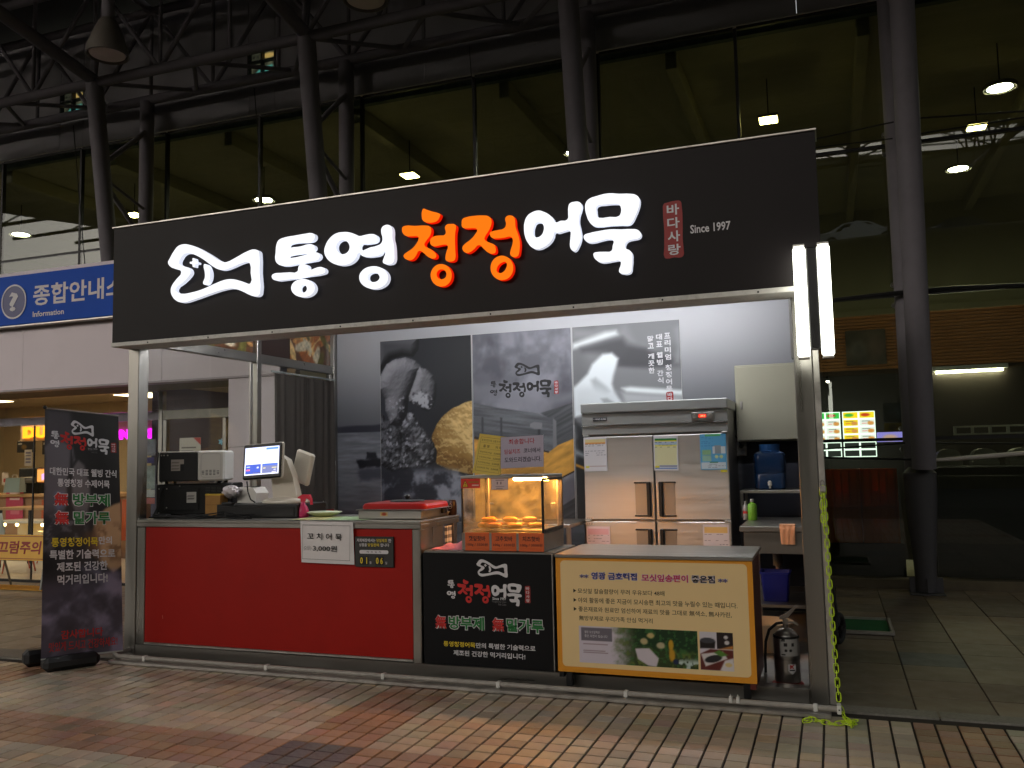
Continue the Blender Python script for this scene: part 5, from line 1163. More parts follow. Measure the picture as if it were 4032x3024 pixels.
B(Ts).rbox(-.179, .185, -.006, .026, -.137, .138, .012).build('display_back', m_cream, pos)
I = Ink(.31, .212, .0052, (186, 194, 232)); I.rect(.19, .30, .19, .204, (60, 110, 190)).rect(.02, .29, .172, .182, (150, 160, 200), .6).rect(0, .31, .0, .085, (214, 216, 236)).rect(.006, .150, .006, .08, (24, 60, 160)).rect(.158, .304, .006, .08, (84, 92, 140)).rect(.158, .304, .064, .08, (40, 80, 180))
I.rect(.02, .05, .060, .068, (170, 190, 230)).rect(.115, .13, .052, .062, (200, 210, 240)).rect(.02, .05, .032, .044, (220, 90, 110)).rect(.012, .145, .046, .0475, (90, 120, 200)).rect(.17, .19, .045, .052, (200, 190, 120)).rect(.25, .29, .045, .052, (200, 190, 120)).rect(.265, .285, .028, .036, (190, 190, 210)).rect(.25, .29, .012, .02, (190, 190, 210))
scr = I.sheet('screen', M_screen, pos, Ts @ FRONT(-.0128), -.155, -.104)
text('6,000원', -.075, -.012, -.095, -.083, M_inky, pos, Ts @ FRONT(-.0134))
Tb = Matrix.Translation((1.255, .70, 1.405)) @ Matrix.Rotation(R(16), 4, 'Y') @ Matrix.Rotation(R(55), 4, 'Z') @ Matrix.Rotation(R(14), 4, 'X')
B(Matrix.Translation((1.24, .72, 1.39)) @ Matrix.Rotation(R(14), 4, 'Y') @ Matrix.Rotation(R(-24), 4, 'Z')).rbox(-.15, .085, -.02, .02, -.125, .125, .014).build('operator_display', m_cream, pos)
B().tube([(.86, .5, 1.30), (.87, .5, 1.22), (.88, .52, 1.16), (.90, .55, 1.135)], .005, 6).build('cable', M_rubber, pos)
cab = thing('cable_tangle', (.5, .4, CT), 'tangle of black cables lying along the counter', 'cables')
for k in range(7):
    r_ = random.Random(k); P = [(.12 + .15*q + r_.uniform(-.04, .04), .36 + r_.uniform(-.07, .06), CT + .008 + (.05*math.sin(q*1.1+k) if q > 2 else 0)*r_.random()**2*1.4 + r_.uniform(0, .01)) for q in range(7)]
    P = [(a, b2, max(CT+.006, c)) for a, b2, c in P]; B().tube(P, .005, 6).build('cable', M_rubber, cab)
B().rbox(.10, .24, .33, .39, CT+.001, CT+.03, .006).build('adapter', M_black, cab); B().rbox(.40, .56, .34, .40, CT+.001, CT+.028, .006).build('power_strip', M_black, cab); B().rbox(.70, .80, .40, .44, 1.127, 1.145, .004).build('adapter', M_black, cab)
spb = thing('spray_bottle', (1.365, .5, CT), 'pink spray bottle with a red trigger head', 'spray bottle')
B().lathe([(.0, CT), (.040, CT), (.044, CT+.012), (.042, CT+.05), (.034, CT+.075), (.017, CT+.098), (.014, CT+.115), (0, CT+.116)], 1.365, .5, 20).build('bottle', mat('pink_plastic', (214, 58, 112), .3), spb)
b_ = B(); b_.prism([(1.35, 1.142), (1.38, 1.142), (1.382, 1.16), (1.405, 1.168), (1.43, 1.15), (1.437, 1.12), (1.444, 1.12), (1.44, 1.165), (1.425, 1.195), (1.365, 1.196), (1.325, 1.176), (1.327, 1.168), (1.352, 1.165)], .488, .512); b_.build('trigger_head', mat('red_plastic', (214, 40, 66), .35), spb)
mt_ = thing('counter_mat', (1.7, .4, CT), 'green and yellow paper mat on the counter top', 'mat')
I = Ink(.62, .36, .02, (160, 186, 140)); I.poly([(.0, 0), (.3, 0), (.2, .36), (0, .36)], (196, 190, 130), .05).noise(8, .15); I.sheet('mat', M_print, mt_, Matrix.Translation((0, 0, CT+.0025)), 1.43, .22)
pl = thing('plate', (1.5, .55, CT), 'shallow oval plate with a pale green underside', 'plate')
B().lathe([(.05, CT+.004), (.07, CT+.004), (.12, CT+.020), (.150, CT+.036), (.147, CT+.040), (.11, CT+.026), (.06, CT+.014), (0, CT+.013)], 1.505, .56, 32, 1.0, .66).build('dish', mat('celadon', (206, 214, 186), .25, var=.04), pl)
gr = thing('table_grill', (2.2, .5, CT), 'flat steel box grill on the counter end', 'grill')
B().rbox(1.945, 2.44, .31, .74, CT+.003, 1.090, .005).build('box', M_steelh, gr); B().rbox(1.93, 2.47, .30, .755, 1.091, 1.096, .002).build('rim', M_steelh, gr)
I = Ink(.06, .028, .005, (196, 170, 110)); I.ell(.03, .014, .018, .01, (170, 60, 30), .4); I.sheet('label', M_print, gr, FRONT(.309), 2.12, 1.05)
B().rbox(2.441, 2.462, .62, .68, 1.05, 1.086, .004).build('knob', M_black, gr)
ld = thing('grill_lid', (2.2, .5, 1.097), 'red rectangular lid with a black knob on the grill', 'lid')
b_ = B(); m_lid = mat('red_enamel', (176, 34, 30), .3, var=.05, coat=.3)
ring = []
for (ins, z) in ((0, 1.0975), (0, 1.118), (.012, 1.134), (.04, 1.141)):
    ring.append([(x, y, z) for x, y in rrect(1.955+ins, 2.465-ins, .32+ins, .735-ins, max(.05-ins, .012), 5)])
nn = len(ring[0]); vs = [p for r_ in ring for p in r_]; fs_ = [(a*nn+i, a*nn+(i+1) % nn, (a+1)*nn+(i+1) % nn, (a+1)*nn+i) for a in range(3) for i in range(nn)] + [tuple(range(3*nn, 4*nn)), tuple(range(nn))[::-1]]
b_.add(vs, fs_); b_.build('lid', m_lid, ld)
B().lathe([(.125, 1.1415), (.13, 1.147), (.12, 1.152), (.03, 1.156), (0, 1.156)], 2.225, .52, 28, 1, .85).build('plate', M_black, ld); B().lathe([(.012, 1.156), (.02, 1.17), (.022, 1.182), (.014, 1.19), (0, 1.191)], 2.225, .52, 16).build('knob', M_black, ld)
bw = thing('bowl', (2.42, .80, CT), 'small white bowl behind the grill', 'bowl'); B().lathe([(.02, CT), (.03, CT+.002), (.055, CT+.028), (.052, CT+.030), (.02, CT+.01), (0, CT+.009)], 2.40, .795, 22).build('bowl', M_white, bw)
sb = thing('sauce_bottle', (2.452, .80, CT), 'dark brown sauce bottle with a white round mark', 'bottle')
B().lathe([(.0, CT), (.03, CT), (.033, CT+.01), (.033, CT+.07), (.030, CT+.10), (.024, CT+.112), (0, CT+.113)], 2.452, .80, 20).build('bottle', mat('dark_brown_bottle', (50, 26, 22), .3), sb)
shape([[(2.45+.016*math.cos(t), 1.092+.018*math.sin(t)) for t in np.linspace(0, 6.283, 20, endpoint=False)], [(2.45+.0125*math.cos(t), 1.092+.0145*math.sin(t)) for t in np.linspace(0, 6.283, 20, endpoint=False)]], 'round_mark', M_inkw, sb, FRONT(.7655))

# ================================================================= black cabinet with printed front, hot display case
bc = thing('display_cabinet', (2.95, .5, .03), 'black cabinet with white and red fish logo under the hot case', 'cabinet')
m_blk = mat('black_print', (16, 16, 18), .6, spec=.2, var=.1, vscale=4)
B().box(2.502, 3.40, .198, .212, .096, .818).build('front_panel', m_blk, bc); B().rbox(3.401, 3.409, .196, .22, .096, .822, .002).build('edge_trim', M_alu, bc)
B().rbox(2.50, 3.41, .214, .72, .800, .830, .003).build('top', M_steelh, bc); B().box(3.36, 3.395, .214, .70, .05, .799).build('side', M_dark, bc); B().box(2.505, 2.53, .214, .70, .05, .799).build('side', M_dark, bc); B().box(2.531, 3.359, .68, .70, .05, .799).build('back', M_dark, bc)
FB = lambda d: FRONT(.1975-d)
logo(2.973, .490, .448, bc, FB, M_inkw, M_inkr, True, m_seal)
def outlined(s_, x0, x1, z0, z1, m_in, parent, F, b0=.03, b1=.07, mo=None):
    text(s_, x0, x1, z0, z1, mo or M_inkw, parent, F(0), bold=b1); e = (x1-x0)*.006; text(s_, x0+e*2, x1-e*2, z0+(z1-z0)*.05, z1-(z1-z0)*.05, m_in, parent, F(.0009), bold=b0)
for (ch, x0, x1, m_) in (('無', 2.585, 2.668, M_inkr), ('방부제', 2.680, 2.938, M_inkg), ('無', 2.990, 3.074, M_inkr), ('밀가루', 3.086, 3.342, M_inkg)): outlined(ch, x0, x1, .322, .415, m_, bc, FB)
text('통영청정어묵', 2.644, 2.869, .213, .247, M_inky, bc, FB(0), bold=.02); text('만의 특별한 기술력으로', 2.874, 3.281, .213, .247, M_inkw, bc, FB(0), bold=.02); text('제조된 건강한 먹거리입니다!', 2.714, 3.212, .158, .193, M_inkw, bc, FB(0), bold=.02)
pc_ = thing('pink_cloth', (2.64, .35, .831), 'folded pink cloth left of the hot display case', 'cloth')
b_ = B(); nx, ny = 16, 8; vs = []; fs_ = []
for j in range(ny+1):
    for i in range(nx+1):
        u, v = i/nx, j/ny; h = .012 + .04*u*(math.sin(v*math.pi)) + .008*math.sin(u*14+v*5); ed = min(u, 1-u, v, 1-v)*6
        vs.append((2.525+.24*u, .26+.2*v, .833 + h*min(1, ed)))
for j in range(ny):
    for i in range(nx): fs_.append((j*(nx+1)+i, j*(nx+1)+i+1, (j+1)*(nx+1)+i+1, (j+1)*(nx+1)+i))
b_.add(vs, fs_); b_.build('cloth', mat('pink_fabric', (224, 128, 136), .9, var=.08, vscale=20, bump=.3, bscale=200), pc_, ang=80)

hd = thing('hot_display_case', (3.06, .44, .831), 'lit glass hot food display case on the black cabinet', 'display case')
m_hframe = mat('case_black', (24, 22, 22), .4)
B().rbox(2.774, 3.348, .222, .66, .833, .95, .005).build('base', M_steelh, hd)
B().rbox(2.774, 3.348, .215, .66, 1.305, 1.323, .004).build('top', M_steelh, hd)
for (x, y) in ((2.774, .222), (2.774, .645), (3.334, .645)): B().rbox(x, x+.014, y, y+.014, .951, 1.304, .003).build('corner_post', m_hframe, hd)
B().rbox(3.336, 3.350, .216, .236, .951, 1.304, .003).build('corner_post', m_hframe, hd)
B().rbox(3.338, 3.352, .238, .644, 1.285, 1.304, .003).build('top_rail', m_hframe, hd); B().rbox(3.338, 3.352, .238, .644, .951, .975, .003).build('bottom_rail', m_hframe, hd)
M_cglass = glass('case_glass', (0.95, 0.94, 0.90), 1.4, film=.035)
B().box(2.790, 3.334, .220, .224, .952, 1.303).build('front_pane', M_cglass, hd); B().box(3.343, 3.347, .238, .644, .976, 1.284).build('side_pane', M_cglass, hd); B().box(2.776, 2.780, .238, .644, .952, 1.303).build('side_pane', M_cglass, hd)
B().box(2.79, 3.33, .648, .652, .952, 1.303).build('rear_pane', M_cglass, hd)
for x in (2.80, 3.31): B().rbox(x, x+.014, .625, .64, .952, 1.303, .003).build('inner_post', M_steel, hd)
for z in (1.12,): 
    for x in (2.83, 3.28): B().cyl((x, .6, z), (x+.03, .6, z), .006, n=8).build('shelf_peg', M_steel, hd)
B().rbox(2.82, 3.32, .27, .61, .957, .966, .003).build('tray', M_steelh, hd)
b_ = B(); b_.cyl((3.05, .50, 1.292), (3.30, .50, 1.292), .011, n=12); b_.build('heat_lamp', emit('heat_lamp', (255, 168, 76), 420), hd); b_ = B(); b_.rbox(3.02, 3.325, .45, .55, 1.3015, 1.3045, .001); b_.rbox(3.02, 3.325, .552, .556, 1.2815, 1.3045, .001); b_.build('reflector_added_shield', M_alu, hd)  # rear plate added to keep the lamp's light off the upper fridge
for k, (x0, nm) in enumerate(((2.800, '깻잎핫바'), (2.988, '고추핫바'), (3.176, '치즈핫바'))):
    o = B().box(x0, x0+.171, .2205, .2215, .834, .952).build('price_label', mat('orange_card', (206, 92, 36), .6, var=.05), hd)
    text(nm, x0+.026, x0+.145, .897, .930, M_inkk, hd, FRONT(.2198), bold=.02); text('100g / 3500원', x0+.012, x0+.160, .861, .884, M_inkk, hd, FRONT(.2198), bold=.01)
I = Ink(.137, .062, .004, (206, 52, 34)); I.poly([(.008, .006), (.052, .006), (.030, .054)], (30, 20, 10), .002).poly([(.0125, .009), (.0475, .009), (.030, .048)], (232, 190, 40), .002).rect(.022, .038, .014, .020, (120, 80, 20)).rect(.026, .034, .022, .034, (120, 80, 20)).rect(.055, .128, .034, .042, (150, 110, 30)).rect(.078, .128, .016, .024, (230, 180, 170)); I.sheet('warning_sticker', M_print, hd, FRONT(.2185), 2.778, 1.242)
I = Ink(.118, .075, .004, (206, 180, 176)); I.rect(0, .118, 0, .0025, (70, 40, 50)).rect(0, .118, .0725, .075, (70, 40, 50)).rect(0, .0025, 0, .075, (70, 40, 50)).rect(.1155, .118, 0, .075, (70, 40, 50)).rect(.03, .09, .06, .064, (90, 70, 70)).rect(.04, .047, .036, .052, (110, 90, 90)).rect(.062, .07, .036, .052, (110, 90, 90)).rect(.03, .09, .02, .023, (140, 120, 120)).rect(.035, .08, .008, .011, (100, 80, 80)); I.sheet('notice_sticker', M_print, hd, FRONT(.2185), 2.994, 1.2295)
# fish cake bars on sticks
m_bar = mat('fried_golden', (206, 134, 52), .55, var=.22, vscale=60, bump=.4, bscale=150); m_bar2 = mat('fried_brown', (172, 92, 40), .55, var=.2, vscale=60, bump=.4, bscale=150); m_stick = mat('wood_stick', (222, 196, 150), .7)
bars = [(2.87, .40, .985, 0), (2.955, .36, .985, 1), (2.91, .38, 1.022, 0), (3.02, .40, .985, 1), (3.10, .36, .985, 0), (3.06, .39, 1.022, 0), (3.15, .42, .985, 0), (3.235, .40, .985, 0), (3.19, .41, 1.022, 1)]
blab = ['lower', 'lower front', 'top']
for k, (x, y, z, mm) in enumerate(bars):
    grp = ['left', 'middle', 'right'][k//3]
    o = thing('fish_cake_bar', (x, y, z-.02), ['lower left', 'lower right', 'topmost'][k % 3] + ' fried fish cake bar of the ' + grp + ' heap in the hot case', 'fish cake', 'fish cake bars in the hot case')
    T = Matrix.Translation((x, y, z)) @ Matrix.Rotation(R(12 + 7*((k*37) % 5 - 2)), 4, 'Z')
    b_ = B(T); b_.tube([(-.052, 0, 0), (-.047, 0, 0), (-.03, 0, .002), (0, 0, .003), (.03, 0, .002), (.045, 0, 0), (.05, 0, 0)], [.004, .013, .0185, .0195, .018, .012, .003], 14)
    b_.build('cake', m_bar if not mm else m_bar2, o); B(T).cyl((.045, 0, 0), (.082, 0, .002), .0035, n=8).build('stick', m_stick, o)
# notices standing on the case
ym = thing('price_card', (2.88, .40, 1.324), 'yellow price list card leaning on the hot case', 'price card')
TY = Matrix.Translation((2.885, .405, 1.325)) @ Matrix.Rotation(R(-10), 4, 'X') @ Matrix.Rotation(R(8.5), 4, 'Y')
B(TY).box(-.104, .104, -.001, .002, 0, .275).build('card', mat('yellow_card', (214, 184, 74), .6, var=.04), ym)
FYc = TY @ FRONT(-.0022)
m_yink = mat('brown_ink', (84, 66, 30), .7)
shape([rrect(-.088, .088, .02, .255, .001, 1), rrect(-.0865, .0865, .0215, .2535, .001, 1)], 'border', m_yink, ym, FYc, smooth=False)
text('통영청정어묵 상품가격안내', -.080, .080, .226, .242, m_yink, ym, FYc); text('품 명', -.06, -.015, .184, .203, m_yink, ym, FYc, bold=.015); text('가 격', .030, .074, .184, .203, m_yink, ym, FYc, bold=.015)
for k, (a, b2) in enumerate((('깻잎핫바(100g)', '3,500원'), ('고추핫바(100g)', '3,500원'), ('치즈핫바(100g)', '3,500원'), ('꼬치어묵(2장 100g)', '3,000원'))): text(a, -.080, .012, .145-.036*k, .158-.036*k, m_yink, ym, FYc); text(b2, .026, .080, .144-.036*k, .159-.036*k, m_yink, ym, FYc, bold=.01)
for z in (.217, .175, .136, .100, .064): B(TY).box(-.0865, .0865, -.0028, -.0024, z, z+.001).build('rule', m_yink, ym)
sn = thing('notice_stand', (3.145, .40, 1.324), 'clear acrylic stand holding a white apology notice', 'notice stand')
TS = Matrix.Translation((3.145, .40, 1.325)) @ Matrix.Rotation(R(-8), 4, 'X') @ Matrix.Rotation(R(-1.5), 4, 'Y')
M_acr = glass('acrylic', (0.93, 0.93, 0.95), 1.4)
b_ = B(TS); b_.rbox(-.156, .156, -.006, -.003, .0, .262, .001); b_.rbox(-.156, .156, .001, .004, .0, .262, .001); b_.build('sleeve', M_acr, sn)
B(Matrix.Translation((3.145, .40, 1.3245))).rbox(-.156, .156, -.03, .07, .0, .004, .001).build('foot', M_acr, sn)
B(TS).box(-.152, .152, -.0022, -.0002, .045, .258).build('paper', mat('lilac_paper', (216, 204, 216), .7), sn)
FS_ = TS @ FRONT(-.0026); m_r2 = mat('soft_red_ink', (196, 60, 66), .7); m_k2 = mat('soft_black_ink', (52, 44, 60), .7)
text('죄송합니다', -.095, .09, .205, .242, m_r2, sn, FS_, bold=.02); text('임실치즈', -.128, -.012, .140, .173, m_r2, sn, FS_, bold=.018); text('코너에서', .012, .130, .142, .175, m_k2, sn, FS_, bold=.018); text('도와드리겠습니다.', -.125, .138, .082, .118, m_k2, sn, FS_, bold=.018)

# ================================================================= cream board counter with steel top
br = thing('rice_cake_counter', (4.05, .4, .03), 'steel topped counter with a cream and orange rice cake board', 'counter')
B().rbox(3.455, 4.645, .092, .74, .815, .835, .003).build('counter_top', M_steelh, br)
B().box(3.458, 4.640, .104, .112, .125, .813).build('board', mat('board_orange', (222, 148, 34), .5, var=.04), br)
m_crm = mat('board_cream', (234, 204, 148), .55, var=.03, vscale=2)
shape([rrect(3.488, 4.610, .158, .797, .025, 5)], 'cream_field', m_crm, br, FRONT(.1035), smooth=False)
B().box(4.60, 4.632, .114, .70, .09, .813).build('side', mat('red_brown_side', (92, 34, 22), .5), br); B().box(3.462, 3.49, .114, .70, .09, .813).build('side', M_dark, br); B().box(3.491, 4.599, .66, .70, .09, .813).build('back', M_dark, br)
for x in (3.5, 4.56): B().rbox(x, x+.04, .13, .17, .032, .124, .003).build('leg', M_black, br)
FC = lambda d: FRONT(.1028-d)
m_grey_o = mat('outline_lilac', (196, 186, 200), .6)
outlined('**', 3.610, 3.668, .690, .716, M_inkb, br, FC, .01, .05, m_grey_o); outlined('영광 금호떡집', 3.682, 3.970, .684, .732, M_inkb, br, FC, .03, .07, m_grey_o); outlined('모싯잎송편이', 3.992, 4.274, .680, .728, M_inkm, br, FC, .03, .07, m_grey_o); outlined('좋은점', 4.290, 4.428, .680, .728, M_inkk, br, FC, .03, .07, m_grey_o); outlined('**', 4.442, 4.50, .686, .712, M_inkb, br, FC, .01, .05, m_grey_o)
m_txt = mat('board_text', (44, 36, 26), .7)
for (s_, x0, x1, z0, z1) in (('모싯잎 칼슘함량이 무려 우유보다 48배', 3.596, 4.129, .600, .630), ('야외 활동에 좋은 지금이 모시송편 최고의 맛을 누릴수 있는 때입니다.', 3.597, 4.548, .543, .575), ('좋은재료와 원료만 엄선하여 재료의 맛을 그대로 無색소, 無사카린,', 3.598, 4.514, .489, .521), ('無방부제로 우리가족 안심 먹거리', 3.600, 4.053, .437, .467)): text(s_, x0, x1, z0, z1, m_txt, br, FC(0), bold=.008)
for z in (.615, .559, .505): shape([[(3.568, z-.012), (3.587, z), (3.568, z+.012)]], 'bullet', m_txt, br, FC(0), smooth=False)
I = Ink(.716, .218, .0055, (206, 196, 208)); X_, Y_ = I.X, I.Y
fg = fbm(X_*30, Y_*30, 5, 3); gm = sstep(.20, .36, X_ + (fg-.5)*.1)
I.mix((46, 62, 28), gm); I.mix((96, 112, 52), gm*sstep(.5, .7, fg)); I.mix((24, 54, 26), gm*sstep(.11, .15, Y_ + X_*.05)*sstep(.30, .4, X_)); I.mix((60, 110, 56), gm*sstep(.55, .7, fbm(X_*60, Y_*60, 3, 8))*.7); I.mix((190, 206, 200), gm*sstep(.62, .70, fbm(X_*26, Y_*26, 3, 14))*sstep(.07, .03, Y_)*sstep(.45, .5, X_))
I.poly([(.345, .10), (.43, .105), (.485, .05), (.47, .0), (.42, .005), (.36, .04)], (206, 196, 204), .004)
for (x, y, a, b_, c) in ((.40, .145, .024, .018, (196, 176, 130)), (.44, .18, .022, .016, (206, 182, 120)), (.50, .125, .024, .018, (190, 176, 140)), (.56, .13, .014, .03, (206, 160, 40)), (.565, .07, .018, .035, (200, 150, 40)), (.585, .035, .016, .016, (30, 40, 80))): I.ell(x, y, a, b_, c, .3, .95, 0, .4, 40)
I.rect(.016, .205, .13, .212, (112, 106, 116)); [I.rect(.025, .18 - .02*(q % 2), .108-.012*q, .112-.012*q, (150, 130, 136)) for q in range(5)]
I.sheet('garden_photo', M_print, br, FC(.0), 3.597, .187)
text('웰빙 모싯잎떡은', 3.632, 3.728, .362, .378, M_inkw, br, FC(.0008)); text('좋은 자연이 빚습니다', 3.632, 3.775, .338, .355, M_inkw, br, FC(.0008))
I = Ink(.19, .217, .005, (206, 198, 208)); I.rect(.0, .096, .122, .217, (206, 200, 208)).poly([(0, .165), (.09, .165), (.085, .125), (0, .122)], (30, 24, 22), .004).ell(.045, .168, .042, .016, (64, 64, 70), .15).rect(.097, .19, .122, .217, (36, 26, 26)).ell(.15, .19, .012, .01, (206, 200, 200), .3).ell(.155, .16, .014, .012, (206, 200, 200), .3).poly([(.11, .122), (.19, .125), (.19, .145)], (196, 130, 60), .006)
I.poly([(.0, .09), (.06, .12), (.19, .118), (.19, .05), (.12, .0), (.0, .0)], (96, 40, 34), .004).poly([(.005, .09), (.03, .02), (.155, .07), (.13, .11)], (212, 206, 206), .004).ell(.075, .065, .05, .02, (40, 38, 40), .15, 1, .25).poly([(.08, .1), (.11, .118), (.16, .09), (.12, .08)], (84, 130, 50), .004).poly([(.11, 0), (.19, 0), (.19, .075), (.14, .06)], (214, 206, 206), .006).ell(.16, .035, .02, .012, (214, 190, 130), .2); I.sheet('food_photo', M_print, br, FC(.0), 4.325, .187)
# ================================================================= refrigerator
fr = thing('refrigerator', (3.67, 2.7, .03), 'four door steel commercial refrigerator with taped papers', 'refrigerator')
m_fst = mat('fridge_steel', (202, 199, 195), .46, 1.0, var=.06, vscale=1.6, rvar=.08, bump=.03, bscale=8, stretch=(1, 1, 26))
m_fgrey = mat('fridge_grey_trim', (172, 174, 172), .4, .5, var=.05)
B().box(3.06, 4.285, 2.345, 3.09, .10, 1.885).build('body', mat('fridge_side', (150, 148, 146), .4, .8, var=.06), fr)
B().rbox(3.035, 4.302, 2.285, 3.08, 1.812, 1.90, .008).build('top_hood', m_fgrey, fr); B().rbox(3.04, 4.30, 2.30, 2.344, 1.706, 1.810, .006).build('control_band', m_fgrey, fr)
B().rbox(3.038, 4.30, 2.290, 2.343, 1.700, 1.7055, .002).build('bright_strip', mat('bright_chrome', (226, 226, 224), .15, 1.0), fr); B().rbox(3.042, 4.30, 2.30, 2.344, 1.620, 1.699, .006).build('louvre', m_fgrey, fr)
for (x0, x1, s_) in ((3.05, 3.664, 1), (3.676, 4.292, -1)):
    for (z0, z1) in ((.888, 1.605), (.12, .872)):
        d = B().rbox(x0, x1, 2.30, 2.343, z0, z1, .006).build('door', m_fst, fr)
        hx = x1-.045 if s_ == 1 else x0+.045; zt = min(z1-.06, 1.21 if z0 > .5 else .818); zb = zt-.295
        b_ = B(); b_.rbox(hx-.016, hx+.016, 2.262, 2.299, zb, zt, .006)
        for zz in (zb, zt-.014): b_.rbox(hx - (.128 if s_ == 1 else .0), hx + (.0 if s_ == 1 else .128), 2.286, 2.2985, zz, zz+.014, .003)
        b_.build('handle', M_black, d); ORG[d.name] = ORG[fr.name]
        B().box(min(hx, hx-s_*.12), max(hx, hx-s_*.12), 2.2975, 2.2992, zb+.016, zt-.016).build('handle_recess', mat('recess_steel', (160, 158, 154), .4, .9), d)
for z in (.875, 1.61): B().rbox(3.05, 3.10, 2.29, 2.343, z, z+.009, .002).build('hinge', M_white, fr); B().rbox(4.24, 4.29, 2.29, 2.343, z, z+.009, .002).build('hinge', M_white, fr)
for (x, y) in ((3.1, 2.38), (4.22, 2.38), (3.1, 3.0), (4.22, 3.0)): B().cyl((x, y, .03), (x, y, .10), .025, n=12).build('foot', M_black, fr)
o = B().rbox(3.143, 3.268, 2.294, 2.2995, 1.742, 1.774, .002).build('name_plate', M_black, fr); text('WOO SUNG', 3.165, 3.262, 1.749, 1.767, M_inkw, fr, FRONT(2.2935), bold=.02); B().box(3.148, 3.160, 2.2928, 2.2938, 1.750, 1.766).build('mark', M_ink_grey, fr)
B().rbox(3.999, 4.191, 2.288, 2.2995, 1.722, 1.787, .004).build('control_panel', mat('panel_silver', (170, 170, 168), .35, .8), fr)
b_ = B(); b_.box(4.062, 4.124, 2.2865, 2.288, 1.742, 1.770); b_.build('display', mat('red_display', (90, 8, 6), .3, emit=(255, 30, 16), es=.8), fr); text('-20.2', 4.07, 4.117, 1.749, 1.763, emit('red_digits', (255, 120, 80), 2.5), fr, FRONT(2.2858), bold=.02)
for x in (4.032, 4.156): 
    B().cyl((x, 2.2875, 1.756), (x, 2.278, 1.756), .021, n=20).build('knob', M_alu, fr); B().rbox(x-.004, x+.004, 2.272, 2.2778, 1.738, 1.774, .001).build('knob_grip', M_alu, fr)
def sheet_paper(x0, x1, z0, z1, lab, kind, tiltz=0):
    o = thing('taped_sheet', ((x0+x1)/2, 2.29, z0), lab, 'paper sheet', 'sheets taped to the refrigerator'); w, h = x1-x0, z1-z0
    I = Ink(w, h, .0045, (222, 218, 222)); r_ = random.Random(lab)
    def lines(a, b_, n, c, xa=.06, xb=.94, p=.6):
        for q in range(n):
            y = h*(a + (b_-a)*q/max(1, n-1)); x = w*xa
            while x < w*xb:
                l = r_.uniform(.012, .03)
                if r_.random() < p: I.rect(x, min(x+l, w*xb), y, y+h*.012, c, .8)
                x += l + .008
    if kind == 'a':
        I.rect(w*.05, w*.95, h*.84, h*.93, (222, 206, 150)).rect(w*.05, w*.95, h*.80, h*.84, (226, 160, 90)); lines(.70, .78, 3, (120, 110, 120)); lines(.46, .58, 3, (110, 104, 118)); I.rect(w*.05, w*.22, h*.10, h*.16, (226, 220, 90)).rect(w*.22, w*.95, h*.13, h*.16, (196, 176, 176)).rect(w*.05, w*.95, h*.08, h*.085, (150, 140, 140))
    elif kind == 'b':
        I.rect(w*.05, w*.95, h*.86, h*.92, (30, 120, 60)).rect(w*.05, w*.95, h*.83, h*.855, (226, 206, 50)).rect(w*.05, w*.95, h*.74, h*.82, (176, 196, 220)).rect(w*.05, w*.95, h*.16, h*.73, (226, 222, 176)).rect(w*.05, w*.95, h*.69, h*.735, (232, 224, 110)); lines(.76, .80, 2, (60, 66, 90)); lines(.66, .72, 2, (110, 110, 80)); I.rect(w*.05, w*.22, h*.07, h*.15, (226, 210, 60)).rect(w*.22, w*.95, h*.115, h*.15, (30, 84, 140)).rect(w*.05, w*.95, h*.055, h*.085, (30, 110, 180))
    elif kind == 'c':
        I.C[:] = np.array((96, 170, 214.)); I.rect(w*.03, w*.97, h*.02, h*.2, (206, 218, 226)).rect(w*.2, w*.8, h*.93, h*.985, (90, 176, 110)); lines(.66, .9, 7, (64, 130, 186), .06, .5); I.rect(w*.55, w*.8, h*.44, h*.68, (150, 160, 166)).rect(w*.47, w*.56, h*.44, h*.64, (214, 220, 222)).rect(w*.8, w*.97, h*.44, h*.64, (214, 220, 222)).rect(w*.08, w*.42, h*.42, h*.56, (150, 196, 150)).rect(w*.08, w*.42, h*.24, h*.40, (150, 190, 170)).ell(w*.62, h*.36, .014, .014, (206, 220, 160), .2).ell(w*.8, h*.36, .014, .014, (206, 220, 160), .2).rect(w*.35, w*.66, h*.19, h*.215, (40, 130, 90)); lines(.05, .15, 3, (120, 130, 150), .2)
    else:
        c = (226, 176, 186) if kind == 'd' else (230, 190, 120); I.C[:] = np.array((226, 208, 216.) if kind == 'd' else (222, 212, 216.)); I.rect(w*.05, w*.95, h*.74, h*.92, c); lines(.52, .70, 3, (130, 112, 126)); lines(.1, .4, 4, (110, 100, 118), .5, .95)
    I.sheet('paper', M_print, o, FRONT(2.2935) @ tilt((x0+x1)/2, (z0+z1)/2, tiltz), x0, z0)
sheet_paper(3.056, 3.262, 1.306, 1.604, 'white log sheet taped at the upper left fridge door', 'a', R(.5)); sheet_paper(3.670, 3.880, 1.302, 1.600, 'yellow and green log sheet at the middle of the fridge', 'b', R(-.8)); sheet_paper(4.063, 4.278, 1.304, 1.602, 'blue leaflet taped at the upper right of the fridge', 'c')
sheet_paper(3.061, 3.268, .560, .830, 'pink log sheet on the lower left fridge door', 'd'); sheet_paper(4.060, 4.272, .575, .851, 'pale sheet with orange heading on the lower right fridge door', 'e')
for (x0, x1, z0, z1, s_) in ((3.052, 3.121, .890, .910, '냉장실'), (3.052, 3.121, .842, .862, '냉동실')):
    o = B().box(x0, x1, 2.2968, 2.299, z0, z1).build('door_tag', mat('tag_cream', (222, 206, 186), .6), fr); text(s_, x0+.008, x1-.008, z0+.003, z1-.003, M_inkk, fr, FRONT(2.2962))
